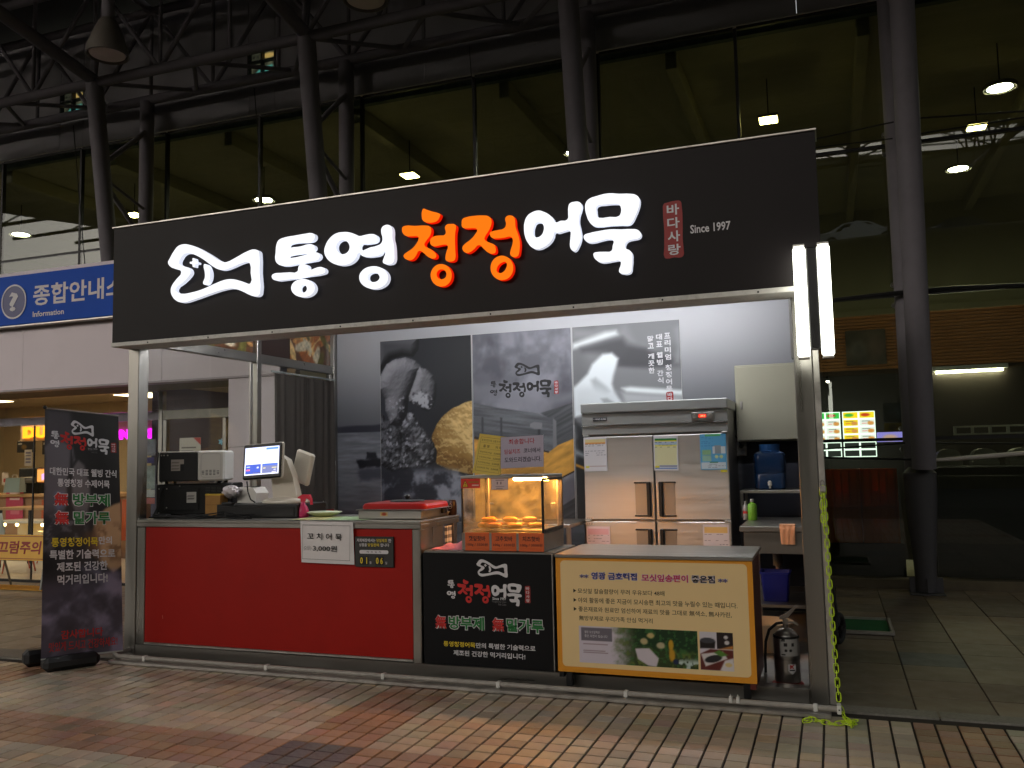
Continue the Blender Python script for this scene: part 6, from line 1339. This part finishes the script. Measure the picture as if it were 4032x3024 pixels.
B().box(4.225, 4.279, 2.2955, 2.2985, 1.282, 1.303).build('sticky_note', mat('note_yellow', (222, 206, 60), .6), fr)

# ---- electrical box, outlets
eb = thing('electrical_box', (4.6, 3.0, 1.54), 'beige metal electrical box on the back wall', 'electrical box')
m_beige = mat('beige_enamel', (172, 168, 148), .45, var=.04, vscale=2)
B().rbox(4.305, 4.975, 2.95, 3.095, 1.536, 2.228, .006).build('case', m_beige, eb); B().rbox(4.322, 4.960, 2.940, 2.949, 1.552, 2.212, .003).build('door', m_beige, eb); B().rbox(4.345, 4.366, 2.928, 2.9395, 1.83, 1.90, .003).build('latch', M_alu, eb)
for k, (x, lab) in enumerate(((4.235, 'left wall outlet with a plug behind the fridge'), (4.300, 'right wall outlet with a plug below the beige box'))):
    o = thing('wall_outlet', (x+.035, 3.05, 1.41), lab, 'outlet', 'outlets under the electrical box'); B().rbox(x, x+.07, 3.06, 3.095, 1.412, 1.535, .004).build('plate', M_white, o); B().cyl((x+.03, 3.06, 1.50), (x+.03, 3.02, 1.50), .02, n=14).build('plug', M_black, o); B().cyl((x+.042, 3.06, 1.45), (x+.042, 3.056, 1.45), .019, n=16).build('socket', mat('socket_grey', (170, 168, 164), .5), o)
    B().tube([(x+.03, 3.02, 1.50), (x+.02, 3.0, 1.53), (x-.02, 3.01, 1.6), (x-.03, 3.05, 1.9)], .006, 6).build('cord', M_rubber, o)
# ---- sink unit on the right
sk = thing('sink_unit', (4.7, 2.0, .03), 'steel sink counter in the right corner of the kiosk', 'sink')
B().rbox(4.425, 4.975, 1.60, 2.60, .853, .893, .004).build('rim', M_steelh, sk); B().rbox(4.452, 4.97, 1.62, 2.58, .692, .852, .004).build('front', M_steelh, sk)
B().rbox(4.45, 4.97, 1.62, 2.58, .302, .326, .003).build('lower_shelf', M_steelh, sk)
for (x, y) in ((4.455, 1.62), (4.935, 1.62), (4.455, 2.54), (4.935, 2.54)): B().rbox(x, x+.035, y, y+.035, .031, .690, .003).build('leg', M_steel, sk)
b_ = B(); b_.cyl((4.67, 1.95, .69), (4.67, 1.95, .57), .038, n=18); b_.cyl((4.67, 1.95, .57), (4.67, 1.95, .54), .02, n=14); b_.build('drain_trap', mat('trap_grey', (110, 102, 92), .5), sk)
tw = thing('hand_towel', (4.77, 1.58, .77), 'peach towel draped over the sink edge', 'towel')
b_ = B(); n = 10; vs = []; fs_ = []
for j in range(8):
    z = .905 - .14*j/7; 
    for i in range(n+1): u = i/n; wv = .004*math.sin(u*18+j*.4); vs.append((4.712 + .11*u + (.010*(1-u) - .005*u)*j/7, 1.592 - .006*math.sin(j*.5) + wv, z))
for j in range(7):
    for i in range(n): fs_.append((j*(n+1)+i, j*(n+1)+i+1, (j+1)*(n+1)+i+1, (j+1)*(n+1)+i))
nv_ = len(vs); vs += [(v[0], v[1]+.010 if v[2] > .9 else v[1]-.008, v[2]) for v in vs]; fs_ += [tuple(i+nv_ for i in f)[::-1] for f in fs_]
b_.add(vs, fs_); b_.box(4.713, 4.821, 1.594, 1.72, .8945, .905); b_.build('towel', mat('peach_terry', (236, 176, 136), .95, var=.08, vscale=30, bump=.6, bscale=260), tw, ang=80)
bt = thing('dish_soap_bottle', (4.467, 2.2, .894), 'green soap bottle standing on the sink', 'bottle'); B().lathe([(0, .894), (.033, .894), (.036, .90), (.036, 1.01), (.03, 1.025), (.014, 1.03), (.014, 1.04), (0, 1.041)], 4.472, 2.22, 20).build('bottle', mat('lime_plastic', (116, 176, 52), .4), bt); B().lathe([(.015, 1.041), (.015, 1.058), (.011, 1.064), (0, 1.064)], 4.472, 2.22, 14).build('cap', mat('grey_cap', (150, 150, 146), .4), bt)
wbt = thing('slim_bottle', (4.40, 2.2, .894), 'slim white bottle with a red mark beside the green one', 'bottle'); B().lathe([(0, .894), (.018, .894), (.02, .9), (.02, 1.0), (.009, 1.02), (.009, 1.045), (0, 1.046)], 4.415, 2.25, 16).build('bottle', mat('grey_white_plastic', (150, 146, 146), .5), wbt); B().lathe([(.0205, .945), (.0205, .965)], 4.415, 2.25, 16).build('band', M_inkr, wbt)
sh_ = thing('steel_shelf', (4.6, 2.75, .9), 'small steel shelf over the sink', 'shelf')
B().rbox(4.352, 4.97, 2.50, 2.95, 1.098, 1.122, .003).build('board', M_steelh, sh_)
for (x, y) in ((4.354, 2.50), (4.945, 2.50), (4.354, 2.925), (4.945, 2.925)): B().rbox(x, x+.022, y, y+.022, .894, 1.097, .002).build('upright', M_steel, sh_)
jg = thing('water_jug', (4.597, 2.68, 1.123), 'translucent blue water jug with a tap on the shelf', 'water jug')
m_jug = mat('blue_jug', (30, 66, 112), .2, var=.06, vscale=4, trans=.35)
b_ = B(); ring = []
for (hw, z) in ((.118, 1.124), (.128, 1.135), (.13, 1.25), (.126, 1.26), (.13, 1.27), (.13, 1.40), (.122, 1.43), (.085, 1.45)): ring.append([(4.597+a, 2.68+b2, z) for a, b2 in rrect(-hw, hw, -hw*.9, hw*.9, .05, 5)])
nn = len(ring[0]); vs = [p for r_ in ring for p in r_]; b_.add(vs, [(a*nn+i, a*nn+(i+1) % nn, (a+1)*nn+(i+1) % nn, (a+1)*nn+i) for a in range(len(ring)-1) for i in range(nn)] + [tuple(range((len(ring)-1)*nn, len(ring)*nn)), tuple(range(nn))[::-1]]); b_.build('tank', m_jug, jg)
B().cyl((4.597, 2.68, 1.45), (4.597, 2.68, 1.508), .085, n=24).build('lid', mat('blue_lid', (40, 84, 136), .3), jg); b_ = B(); b_.rbox(4.58, 4.612, 2.535, 2.565, 1.15, 1.20, .01); b_.cyl((4.596, 2.55, 1.15), (4.596, 2.55, 1.135), .009, n=12); b_.cyl((4.596, 2.565, 1.175), (4.596, 2.58, 1.175), .012, n=12); b_.build('tap', M_white, jg)
bk = thing('blue_bucket', (4.655, 1.9, .327), 'dark blue square bucket under the sink', 'bucket')
b_ = B(); ring = []
for (hx, hy, z) in ((.088, .085, .327), (.104, .10, .53), (.112, .108, .532), (.112, .108, .545), (.100, .096, .545), (.086, .082, .34)): ring.append([(4.655+a, 1.83+b2, z) for a, b2 in rrect(-hx, hx, -hy, hy, .02, 3)])
nn = len(ring[0]); vs = [p for r_ in ring for p in r_]; b_.add(vs, [(a*nn+i, a*nn+(i+1) % nn, (a+1)*nn+(i+1) % nn, (a+1)*nn+i) for a in range(5) for i in range(nn)] + [tuple(range(nn))[::-1], tuple(range(5*nn, 6*nn))]); b_.build('bucket', mat('deep_blue_plastic', (24, 30, 120), .4), bk)
bs = thing('basin', (4.62, 1.5, .031), 'wide beige basin on the kiosk floor', 'basin'); B().lathe([(.0, .045), (.13, .045), (.17, .20), (.185, .232), (.19, .245), (.178, .245), (.16, .215), (.12, .06), (0, .058)], 4.60, 1.42, 30).build('basin', mat('beige_plastic', (206, 190, 160), .45), bs)
B().rbox(4.45, 4.74, 1.28, 1.56, .0305, .044, .003).build('floor_board', M_steelh, label='thin steel board on the floor under the basin', cat='board')
tbk = thing('work_table', (3.0, 2.0, .03), 'low steel work table left of the refrigerator', 'table')
B().rbox(2.2, 3.028, 1.9, 2.55, .845, .875, .003).build('tabletop', M_steelh, tbk); 
for (x, y) in ((2.22, 1.92), (2.985, 1.92), (2.22, 2.5), (2.985, 2.5)): B().rbox(x, x+.035, y, y+.035, .031, .844, .003).build('leg', M_steel, tbk)
# ---- fire extinguisher
ex = thing('fire_extinguisher', (4.785, .5, .031), 'steel fire extinguisher with black hose by the right post', 'fire extinguisher')
XE, YE = 4.785, .50
B().lathe([(0, .033), (.088, .033), (.095, .04), (.09, .05), (.06, .056), (0, .056)], XE, YE, 28).build('base_tray', mat('red_tray', (150, 22, 18), .4), ex)
m_ex = mat('extinguisher_steel', (172, 168, 162), .28, .95, var=.06, vscale=3)
B().lathe([(.0, .057), (.070, .057), (.0755, .065), (.0755, .30), (.072, .325), (.058, .35), (.036, .366), (.018, .374), (.016, .39), (0, .391)], XE, YE, 36).build('cylinder', m_ex, ex)
B().lathe([(.0768, .193), (.0775, .196), (.0775, .216), (.0768, .219)], XE, YE, 36).build('bracket_band', M_steel, ex)
B().lathe([(.0763, .318), (.0768, .320), (.0768, .328), (.075, .331)], XE, YE, 36).build('black_band', M_black, ex)
I = Ink(.115, .10, .004, (186, 184, 180)); I.rect(.022, .042, .058, .078, (50, 48, 46)).rect(.066, .086, .058, .078, (50, 48, 46)).ell(.034, .034, .0085, .0085, (40, 38, 36), .2).ell(.062, .034, .0085, .0085, (40, 38, 36), .2).rect(.008, .03, .088, .092, (90, 88, 86)).rect(.008, .032, .008, .014, (60, 58, 56)).rect(.012, .03, .094, .1, (40, 40, 40))
def wrap(P, s, r=.0764, a0=-1.62):
    t = a0 + (P[...,0])/r; return np.stack([XE + r*np.cos(t), YE + r*np.sin(t), P[...,1]], -1)
I.sheet('instruction_label', M_print, ex, Matrix.Identity(4), -.03, .218, warp=lambda P, s: wrap(P, s))
I = Ink(.05, .06, .0025, (222, 220, 220)); I.poly([(.012, .034), (.018, .034), (.022, .044), (.028, .034), (.036, .034), (.028, .046), (.038, .056), (.030, .056), (.022, .05), (.020, .056), (.012, .056)], (196, 40, 34), .002).rect(.008, .042, .022, .029, (60, 56, 56))
sh0 = I.sdf([(0, .06), (.05, .06), (.05, .022), (.025, 0), (0, .022)]); 
def shield(P, s):
    Q = P.copy(); zt = .172; t = np.clip((zt-.038-Q[...,1])/.022, 0, 1); Q[...,0] = .037 + (Q[...,0]-.037)*(1-t); return wrap(Q, s)
I.sheet('maker_shield', M_print, ex, Matrix.Identity(4), .012, .112, warp=shield)
b_ = B(); b_.cyl((XE, YE, .385), (XE, YE, .425), .016, n=14); b_.cyl((XE+.005, YE-.02, .415), (XE+.005, YE-.034, .415), .016, n=14); b_.build('valve', M_steel, ex)
b_ = B(); b_.prism([(XE-.035, .424), (XE+.0, .424), (XE+.02, .44), (XE+.075, .505), (XE+.068, .512), (XE+.01, .462), (XE-.03, .44)], YE-.011, YE+.011); b_.build('lever', M_steel, ex)
b_ = B(); b_.prism([(XE+.0, .412), (XE+.06, .41), (XE+.075, .395), (XE+.07, .39), (XE+.05, .402), (XE+.0, .402)], YE-.010, YE+.010); b_.build('carry_handle', M_steel, ex)
B().tube([(XE-.016, YE-.01, .405), (XE-.05, YE-.02, .40), (XE-.095, YE-.02, .36), (XE-.118, YE-.02, .29), (XE-.125, YE-.02, .20), (XE-.126, YE-.02, .105)], .0085, 10).build('hose', M_rubber, ex); B().tube([(XE-.126, YE-.02, .105), (XE-.126, YE-.02, .085), (XE-.127, YE-.02, .07), (XE-.127, YE-.02, .035)], [.010, .010, .007, .005], 10).build('nozzle', mat('nozzle_grey', (150, 146, 140), .4), ex)

# ---- curtain and memo on the side window
cu_ = thing('curtain', (.1, 2.5, 1.0), 'grey brown curtain hanging at the side window', 'curtain')
b_ = B(); nx, nz = 90, 10; vs = []; fs_ = []
for j in range(nz+1):
    for i in range(nx+1):
        u = i/nx; y = 1.93 + 1.06*u; fold = .013*math.sin(u*44 + 1.6*math.sin(u*7) + .05*j) + .010*math.sin(u*19+j*.12) + .005*math.sin(u*90+2*math.sin(u*13)); vs.append((.085 + fold*(.5+.5*j/nz) + .01, y, 2.30 - 1.36*j/nz))
for j in range(nz):
    for i in range(nx): fs_.append((j*(nx+1)+i, j*(nx+1)+i+1, (j+1)*(nx+1)+i+1, (j+1)*(nx+1)+i))
b_.add(vs, fs_); b_.build('fabric', mat('taupe_fabric', (58, 53, 48), .9, var=.1, vscale=14, bump=.2, bscale=150), cu_, ang=80); B().cyl((.095, 1.88, 2.315), (.095, 3.02, 2.315), .009, n=10).build('rod', mat('curtain_header', (150, 158, 156), .5), cu_)
B().rbox(.088, .094, 2.99, 3.03, 1.06, 1.45, .001).build('memo_strip', M_paper, label='narrow white memo strip hanging by the back corner', cat='memo')
B().rbox(.0955, .097, 2.995, 3.022, 1.34, 1.40, .0005).build('memo_photo', M_ink_grey, label='small grey picture on the white memo strip', cat='picture')
lp = thing('red_low_panel', (.1, 2.5, .03), 'low red board under the curtain', 'board'); B().box(.062, .07, 1.78, 3.03, .05, 1.02).build('board', m_red, lp); B().rbox(.060, .074, 1.78, 3.03, 1.021, 1.032, .002).build('edge', M_alu, lp)

# ---- green drain tray, black object and yellow chain
gt = thing('green_mat_tray', (5.25, 2.65, 0), 'green mat in a shallow steel tray on the slabs', 'mat')
B().rbox(5.07, 5.46, 2.37, 2.94, .003, .012, .002).build('mat', mat('green_turf', (20, 96, 48), .9, var=.2, vscale=40, bump=.6, bscale=250), gt); b_ = B(); b_.rbox(5.04, 5.49, 2.335, 2.366, .003, .03, .003); b_.rbox(5.463, 5.49, 2.37, 2.97, .003, .03, .003); b_.rbox(5.04, 5.46, 2.944, 2.97, .003, .03, .003); b_.build('frame', M_alu, gt)
tr_ = thing('trolley_wheel', (5.075, 2.0, 0), 'black trolley wheel leaning behind the kiosk post', 'wheel')
Tw = Matrix.Translation((5.085, 1.95, .115)) @ Matrix.Rotation(R(72), 4, 'Z') @ Matrix.Rotation(R(90), 4, 'X')
b_ = B(Tw); b_.tube([(.095*math.cos(t), .095*math.sin(t), 0) for t in np.linspace(0, 6.283, 28, endpoint=False)], .022, 10, True); b_.build('tyre', M_rubber, tr_)
b_ = B(Tw); b_.cyl((0, 0, -.02), (0, 0, .02), .02, n=14)
for q in range(5): b_.cyl((0, 0, 0), (.085*math.cos(q*1.257), .085*math.sin(q*1.257), 0), .008, n=6)
b_.build('rim', M_dark, tr_); B().tube([(5.085, 1.95, .115), (5.07, 1.98, .28), (5.05, 2.05, .46)], .01, 8).build('strut', M_rubber, tr_)
ch = thing('plastic_chain', (5.05, .12, .0), 'neon yellow plastic chain hanging on the right post', 'chain')
m_ch = mat('neon_chain', (196, 226, 40), .4, emit=(196, 226, 40), es=0.0)
def link_pts(L, Wd, n=16):
    pts = []
    for k in range(n):
        t = 2*math.pi*k/n; c, s_ = math.cos(t), math.sin(t)
        pts.append((Wd/2*math.copysign(abs(c)**.55, c), 0, L/2*math.copysign(abs(s_)**.7, s_)))
    return pts
def chain(P):
    """links along a path, alternately turned a quarter"""
    pts = [Vector(p) for p in P]; pitch = .0375; seg = 0; acc = [0]
    for a, b_ in zip(pts, pts[1:]): acc.append(acc[-1] + (b_-a).length)
    n = int(acc[-1]/pitch)
    def at(s_):
        for a in range(len(acc)-1):
            if s_ <= acc[a+1] or a == len(acc)-2: return pts[a].lerp(pts[a+1], (s_-acc[a])/max(1e-6, acc[a+1]-acc[a])), (pts[a+1]-pts[a]).normalized()
    for k in range(n):
        p, d = at((k+.5)*pitch); ref = Vector((0, -1, 0)) if abs(d.z) > .7 else Vector((0, 0, 1))
        x = d.cross(ref).normalized(); y = d.cross(x)
        if k % 2: x, y = y, -x
        if k % 2 == 0 and False: pass
        Mx = Matrix((( x.x, y.x, d.x, p.x), (x.y, y.y, d.y, p.y), (x.z, y.z, d.z, p.z), (0, 0, 0, 1)))
        B(Mx).tube(link_pts(.051, .0235), .0033, 6, True).build('link', m_ch, ch)
chain([(5.048, .16, 1.235), (5.053, .14, .8), (5.060, .10, .4), (5.072, .055, .06)])
chain([(5.037, .165, 1.225), (5.036, .16, 1.1), (5.038, .155, .985)])
chain([(5.078, .04, .05), (5.09, .0, .022), (5.10, -.03, .012), (5.12, -.075, .010), (5.14, -.11, .010), (5.13, -.15, .010), (5.09, -.13, .016), (5.04, -.15, .010), (4.98, -.12, .010), (4.93, -.09, .010), (4.905, -.10, .010), (4.90, -.13, .010), (4.93, -.12, .016)])
chain([(5.10, -.10, .018), (5.135, -.135, .022), (5.15, -.09, .020), (5.12, -.06, .018)])
pk = thing('padlock', (5.04, .16, 1.2), 'small steel padlock holding the yellow chain', 'padlock'); B().rbox(5.025, 5.06, .135, .152, 1.205, 1.24, .004).build('body', M_alu, pk); B().tube([(5.032, .143, 1.24), (5.032, .143, 1.262), (5.042, .143, 1.272), (5.053, .143, 1.262), (5.053, .143, 1.24)], .004, 8).build('shackle', M_steel, pk)

# ================================================================= roll banner on a water base, left
bn = thing('banner_stand', (-.15, -.2, 0), 'tall printed fish cake banner on a black base', 'banner')
cBL, cBR, cTL, cTR = Vector((-.20, -.39, .09)), Vector((.085, .075, .07)), Vector((-.22, -.39, 1.862)), Vector((.003, .075, 1.816))
BW, BH = .545, 1.77
nB = (cBR-cBL).cross(cTL-cBL).normalized()
if nB.y > 0: nB = -nB
def bmap(u, v, off):
    p = cBL*(1-u)*(1-v) + cBR*u*(1-v) + cTL*(1-u)*v + cTR*u*v
    w = .010*math.sin(u*5.5+v*2)*math.sin(v*math.pi) + .014*max(0, u-.75)*math.sin(v*6)
    return p + nB*(off + w)
def bwarp(P, s):
    Q = P.copy()
    for idx in np.ndindex(P.shape[:2]):
        q = bmap(P[idx][0]/BW, P[idx][1]/BH, 0); Q[idx] = (q.x, q.y, q.z)
    return Q
def bfit(o, off):
    me = o.data; og = ORG[bn.name]
    for v in me.vertices:
        p = v.co + og; v.co = bmap(p.x/BW, p.y/BH, off) - og
    me.update(); return o
I = Ink(BW, BH, .011, (26, 24, 28)); X_, Y_ = I.X, I.Y
def bp(pts): return [(a*BW, b_*BH) for a, b_ in pts]
I.poly(bp([(0, 1), (.33, 1), (.38, .92), (.30, .82), (.1, .80), (0, .84)]), (72, 66, 74), .03)
I.poly(bp([(0, .84), (.08, .865), (.22, .87), (.36, .85), (.40, .80), (.30, .74), (.30, .62), (.2, .5), (.06, .44), (0, .46)]), (104, 98, 106), .012, .02, 10)
I.poly(bp([(.36, .76), (.44, .80), (.52, .78), (.60, .70), (.60, .63), (.54, .55), (.44, .54), (.36, .62)]), (110, 104, 108), .012)
I.poly(bp([(.34, .86), (.37, .80), (.36, .72), (.32, .66), (.33, .76)]), (24, 22, 26), .01)
I.poly(bp([(.15, .66), (.24, .66), (.24, .60), (.16, .58)]), (120, 130, 176), .02, .03, 12, .7)
fl = fbm(X_*22, Y_*22, 5, 3); zone = sstep(.62*BH, .54*BH, Y_)*sstep(.36*BH, .46*BH, Y_)*sstep(.62*BW, .5*BW, X_)
I.mix((38, 34, 40), zone*.8); I.mix((120, 116, 126), zone*sstep(.52, .72, fl)*.7)
I.poly(bp([(.66, .56), (.8, .60), (1.02, .63), (1.02, .36), (.9, .33), (.72, .38), (.6, .46)]), (196, 158, 120), .012, .02, 10); I.poly(bp([(.5, .5), (.7, .53), (.72, .38), (.58, .40)]), (90, 62, 44), .03, .04, 10, .8)
I.mix((118, 84, 56), sstep(.36, .40, Y_/BH)*sstep(.56, .50, Y_/BH)*sstep(.6, .7, X_/BW)*sstep(.5, .3, fl)*.7)
low = sstep(.36, .26, Y_/BH); I.mix((96, 88, 106), low*.75); smk = sstep(.42, .7, fbm(X_*6, Y_*6, 5, 9) + .3*np.exp(-(((X_/BW-.8)/.35)**2 + ((Y_/BH-.26)/.12)**2)) - .05)*sstep(.40, .30, Y_/BH); I.mix((160, 150, 178), smk*.85); I.mix((48, 42, 52), sstep(.5, .3, fbm(X_*5, Y_*5, 4, 19))*low*.6)
I.sheet('print', M_printgloss, bn, Matrix.Identity(4), 0, 0, warp=bwarp)
ID = Matrix.Identity(4)
def brow(s_, u0, u1, ya, yb, m_, bold=.025, off=.002, name='lettering'):
    return bfit(text(s_, u0*BW, u1*BW, (1-(yb-1625)/955)*BH, (1-(ya-1625)/955)*BH, m_, bn, ID, bold=bold), off)
def bshape(g, u0, u1, ya, yb, m_, off=.002, name='lettering'):
    G_ = gl(g); xs = [p[0] for l in G_ for p in l]; zs = [p[1] for l in G_ for p in l]; a, b_, c, d = min(xs), max(xs), min(zs), max(zs)
    z1, z0 = (1-(ya-1625)/955)*BH, (1-(yb-1625)/955)*BH
    return bfit(shape([[((u0 + (u1-u0)*(x-a)/(b_-a))*BW, z0 + (z1-z0)*(z-c)/(d-c)) for x, z in l] for l in G_], name, m_, bn, ID), off)
bshape('fish', .34, .65, 1660, 1718, M_inkw, name='fish_emblem')
bshape('tong', .08, .19, 1708, 1740, M_inkw); bshape('yeong', .07, .19, 1744, 1772, M_inkw); bshape('cheong', .20, .37, 1707, 1778, M_inkr); bshape('jeong', .38, .55, 1722, 1778, M_inkr); bshape('eo', .56, .70, 1724, 1764, M_inkw); bshape('muk', .71, .86, 1724, 1788, M_inkw)
bfit(shape([[((.885+.075*a)*BW, (1-(1778-1625)/955)*BH + .075*b_) for a, b_ in SEAL]], 'seal', m_seal, bn, ID), .002); brow('바다사랑', .90, .945, 1742, 1775, M_inkw, off=.003) if False else None
for q, c_h in enumerate('바다사랑'): brow(c_h, .897, .947, 1741+9.2*q, 1748+9.2*q, M_inkw, .015, .003)
brow('Since 1997', .57, .70, 1766, 1771, M_inkw, .0); brow('Tongyeong Clean', .57, .70, 1774, 1778, M_ink_grey, 0); brow('Fish Cake', .62, .70, 1781, 1785, M_ink_grey, 0)
brow('대한민국 대표 웰빙 간식', .07, .955, 1850, 1881, M_inkw); brow('통영청정 수제어묵', .17, .86, 1893, 1925, M_inkw)
for (s_, u0, u1, ya, yb, m_) in (('無', .12, .32, 1945, 2001, M_inkr), ('방부제', .36, .87, 1947, 2001, M_inkg), ('無', .13, .33, 2016, 2074, M_inkr), ('밀가루', .37, .87, 2018, 2074, M_inkg)):
    brow(s_, u0, u1, ya, yb, M_inkw, .075); brow(s_, u0+.010, u1-.010, ya+2.5, yb-2.5, m_, .03, .003)
brow('통영청정어묵', .10, .70, 2122, 2158, M_inky); brow('만의', .71, .88, 2120, 2152, M_inkw); brow('특별한 기술력으로', .08, .92, 2170, 2206, M_inkw); brow('제조된 건강한', .17, .82, 2217, 2254, M_inkw); brow('먹거리입니다!', .18, .82, 2266, 2304, M_inkw)
brow('감사합니다', .23, .75, 2478, 2512, M_inkr); brow('맛있게 드시고 건강하세요!', .09, .93, 2520, 2556, M_inkr, .01)
for (a, b_) in ((cTL, cTR),): B().cyl(a + Vector((0, 0, .004)), b_ + Vector((0, 0, .004)), .006, n=8).build('top_bar', M_alu, bn)
B().sphere(tuple(cTL + Vector((0, 0, .01))), .014).build('end_cap', M_black, bn)
B().cyl((cBL+cBR)/2 - nB*.05 + Vector((0, 0, .02)), (cTL+cTR)/2 - nB*.02, .010, n=10).build('pole', M_alu, bn)
for (a, b_) in ((cBL, cBR),): B().cyl(a, b_, .007, n=8).build('bottom_bar', M_alu, bn)
Tb_ = Matrix.Translation((-.105, -.205, 0)) @ Matrix.Rotation(math.atan2(.465, .285), 4, 'Z')
m_base = mat('black_base', (22, 22, 24), .5, var=.15, vscale=8)
B(Tb_).rbox(-.20, .17, -.085, .06, .002, .10, .03).build('water_base', m_base, bn)
B(Matrix.Translation((-.40, -.17, 0)) @ Matrix.Rotation(math.atan2(.465, .285), 4, 'Z')).rbox(-.15, .1, -.07, .06, .002, .12, .03).build('water_base', m_base, bn)
B(Matrix.Translation((-.26, -.19, 0)) @ Matrix.Rotation(math.atan2(.06, -.3), 4, 'Z')).rbox(-.14, .14, -.05, .05, .004, .085, .015).build('base_link', m_base, bn)

# ================================================================= behind the viewer, seen only mirrored in the glass: bank and bare trees
hl = B(); prof = [(-23, -.07), (-25, 1.5), (-28, 7.0), (-31.5, 11.8), (-32.5, 12.25), (-41, 12.4), (-44, 18.2), (-50, 22.0), (-70, 25.5), (-120, 27)]; nx = 44; vs = []; fs_ = []
for (y, z) in prof:
    for i in range(nx+1):
        x = -110 + 220*i/nx; vs.append((x, y + .8*math.sin(x*.13), z*(1 - .45*sstep(-14, -34, x)) + (.35*math.sin(x*.31+y) if z > 13 else 0)))
for j in range(len(prof)-1):
    for i in range(nx): fs_.append((j*(nx+1)+i, (j+1)*(nx+1)+i, (j+1)*(nx+1)+i+1, j*(nx+1)+i+1))
hl.add(vs, fs_); hl.build('hillside', mat('dry_grass_bank', (84, 78, 54), .9, var=.35, vscale=.4), kind='structure')
# cars parked on the terrace, seen as reflections
def car(x, y, z, rz, col, lab):
    o = thing('parked_car', (x, y, z), lab, 'car', 'cars parked on the terrace'); T = Matrix.Translation((x, y, z)) @ Matrix.Rotation(rz, 4, 'Z')
    m_ = mat('car_paint_%d' % col[0], col, .25, coat=.6); b_ = B(T)
    side = [(-2.2, .35), (-2.22, .62), (-2.1, .80), (-1.3, .92), (-.55, 1.36), (.1, 1.44), (.75, 1.36), (1.45, .98), (2.1, .92), (2.25, .70), (2.22, .35)]
    n = len(side); vs = []; fs_ = []
    for (yy, k_) in ((-.86, .0), (-.88, .5), (-.62, 1.0), (.62, 1.0), (.88, .5), (.86, .0)):
        for (a, c) in side: zz = c if k_ == 1.0 else min(c, .86 if k_ == .5 else .40); vs.append((a*(1 if k_ else .97), yy, zz))
    for a in range(5):
        for q in range(n-1): fs_.append((a*n+q, a*n+q+1, (a+1)*n+q+1, (a+1)*n+q))
    b_.add(vs, fs_); b_.build('body', m_, o, ang=40)
    m_g = mat('car_glass', (22, 26, 30), .1)
    for s_ in (-1, 1):
        b_ = B(T); b_.add([(-1.05, s_*.835, .90), (1.15, s_*.835, .92), (.68, s_*.665, 1.31), (-.5, s_*.665, 1.31)], [(0, 1, 2, 3)]); b_.build('side_window', m_g, o)
        for wx in (-1.38, 1.36): w_ = B(T).cyl((wx, s_*.70, .32), (wx, s_*.895, .32), .32, n=20).build('wheel', M_rubber, o); B(T).cyl((wx, s_*.896, .32), (wx, s_*.905, .32), .2, n=16).build('rim', M_alu, w_)
    for s_ in (-1, 1): B(T).rbox(-2.24, -2.16, s_*.62-.16, s_*.62+.16, .62, .74, .01).build('headlight', M_white, o); B(T).rbox(2.18, 2.27, s_*.62-.18, s_*.62+.18, .68, .82, .01).build('tail_light', mat('tail_red', (150, 16, 14), .3), o)
car(7.0, -35.2, 12.34, R(182), (214, 214, 216), 'white saloon car mirrored in the glass beside the lamp'); car(12.2, -36.6, 12.36, R(176), (34, 36, 40), 'dark saloon car mirrored right of the column'); car(1.2, -37.0, 12.36, R(184), (120, 124, 130), 'grey saloon car on the terrace across the plaza')
m_bark = mat('bark', (58, 50, 42), .9, var=.2, vscale=5)
def bare_tree(x, y, z, h, seed, lab):
    r_ = random.Random(seed); o = thing('bare_tree', (x, y, z), lab, 'tree', 'bare trees on the bank across the plaza'); tk = B(); br_ = B()
    def grow(b_, p, d, L, r, lev):
        q = p + d*L*.5 + Vector((r_.gauss(0, .04), r_.gauss(0, .04), 0))*L; e = q + (d + Vector((r_.gauss(0, .12), r_.gauss(0, .12), .06))).normalized()*L*.5
        b_.tube([p, q, e], [r, r*.8, r*.6], 5 if lev else 8)
        if lev < 4:
            for k in range(3 if lev else 4):
                a = r_.uniform(0, 6.28); s_ = r_.uniform(.45, .85); nd = (d + Vector((math.cos(a)*s_, math.sin(a)*s_, r_.uniform(0, .3)))).normalized(); grow(br_, (q if k == 0 else e), nd, L*r_.uniform(.55, .75), r*.55, lev+1)
    grow(tk, Vector((x, y, z-.1)), Vector((0, 0, 1)), h*.38, h*.016, 0); tk.build('trunk', m_bark, o); br_.build('crown', m_bark, o)
for k in range(9): bare_tree(-26 + 6*k + random.uniform(-1.5, 1.5), -47 - random.uniform(0, 5), 20.8 if k > 1 else 10.5, random.uniform(6, 9), k, 'bare tree mirrored in the hall glass')
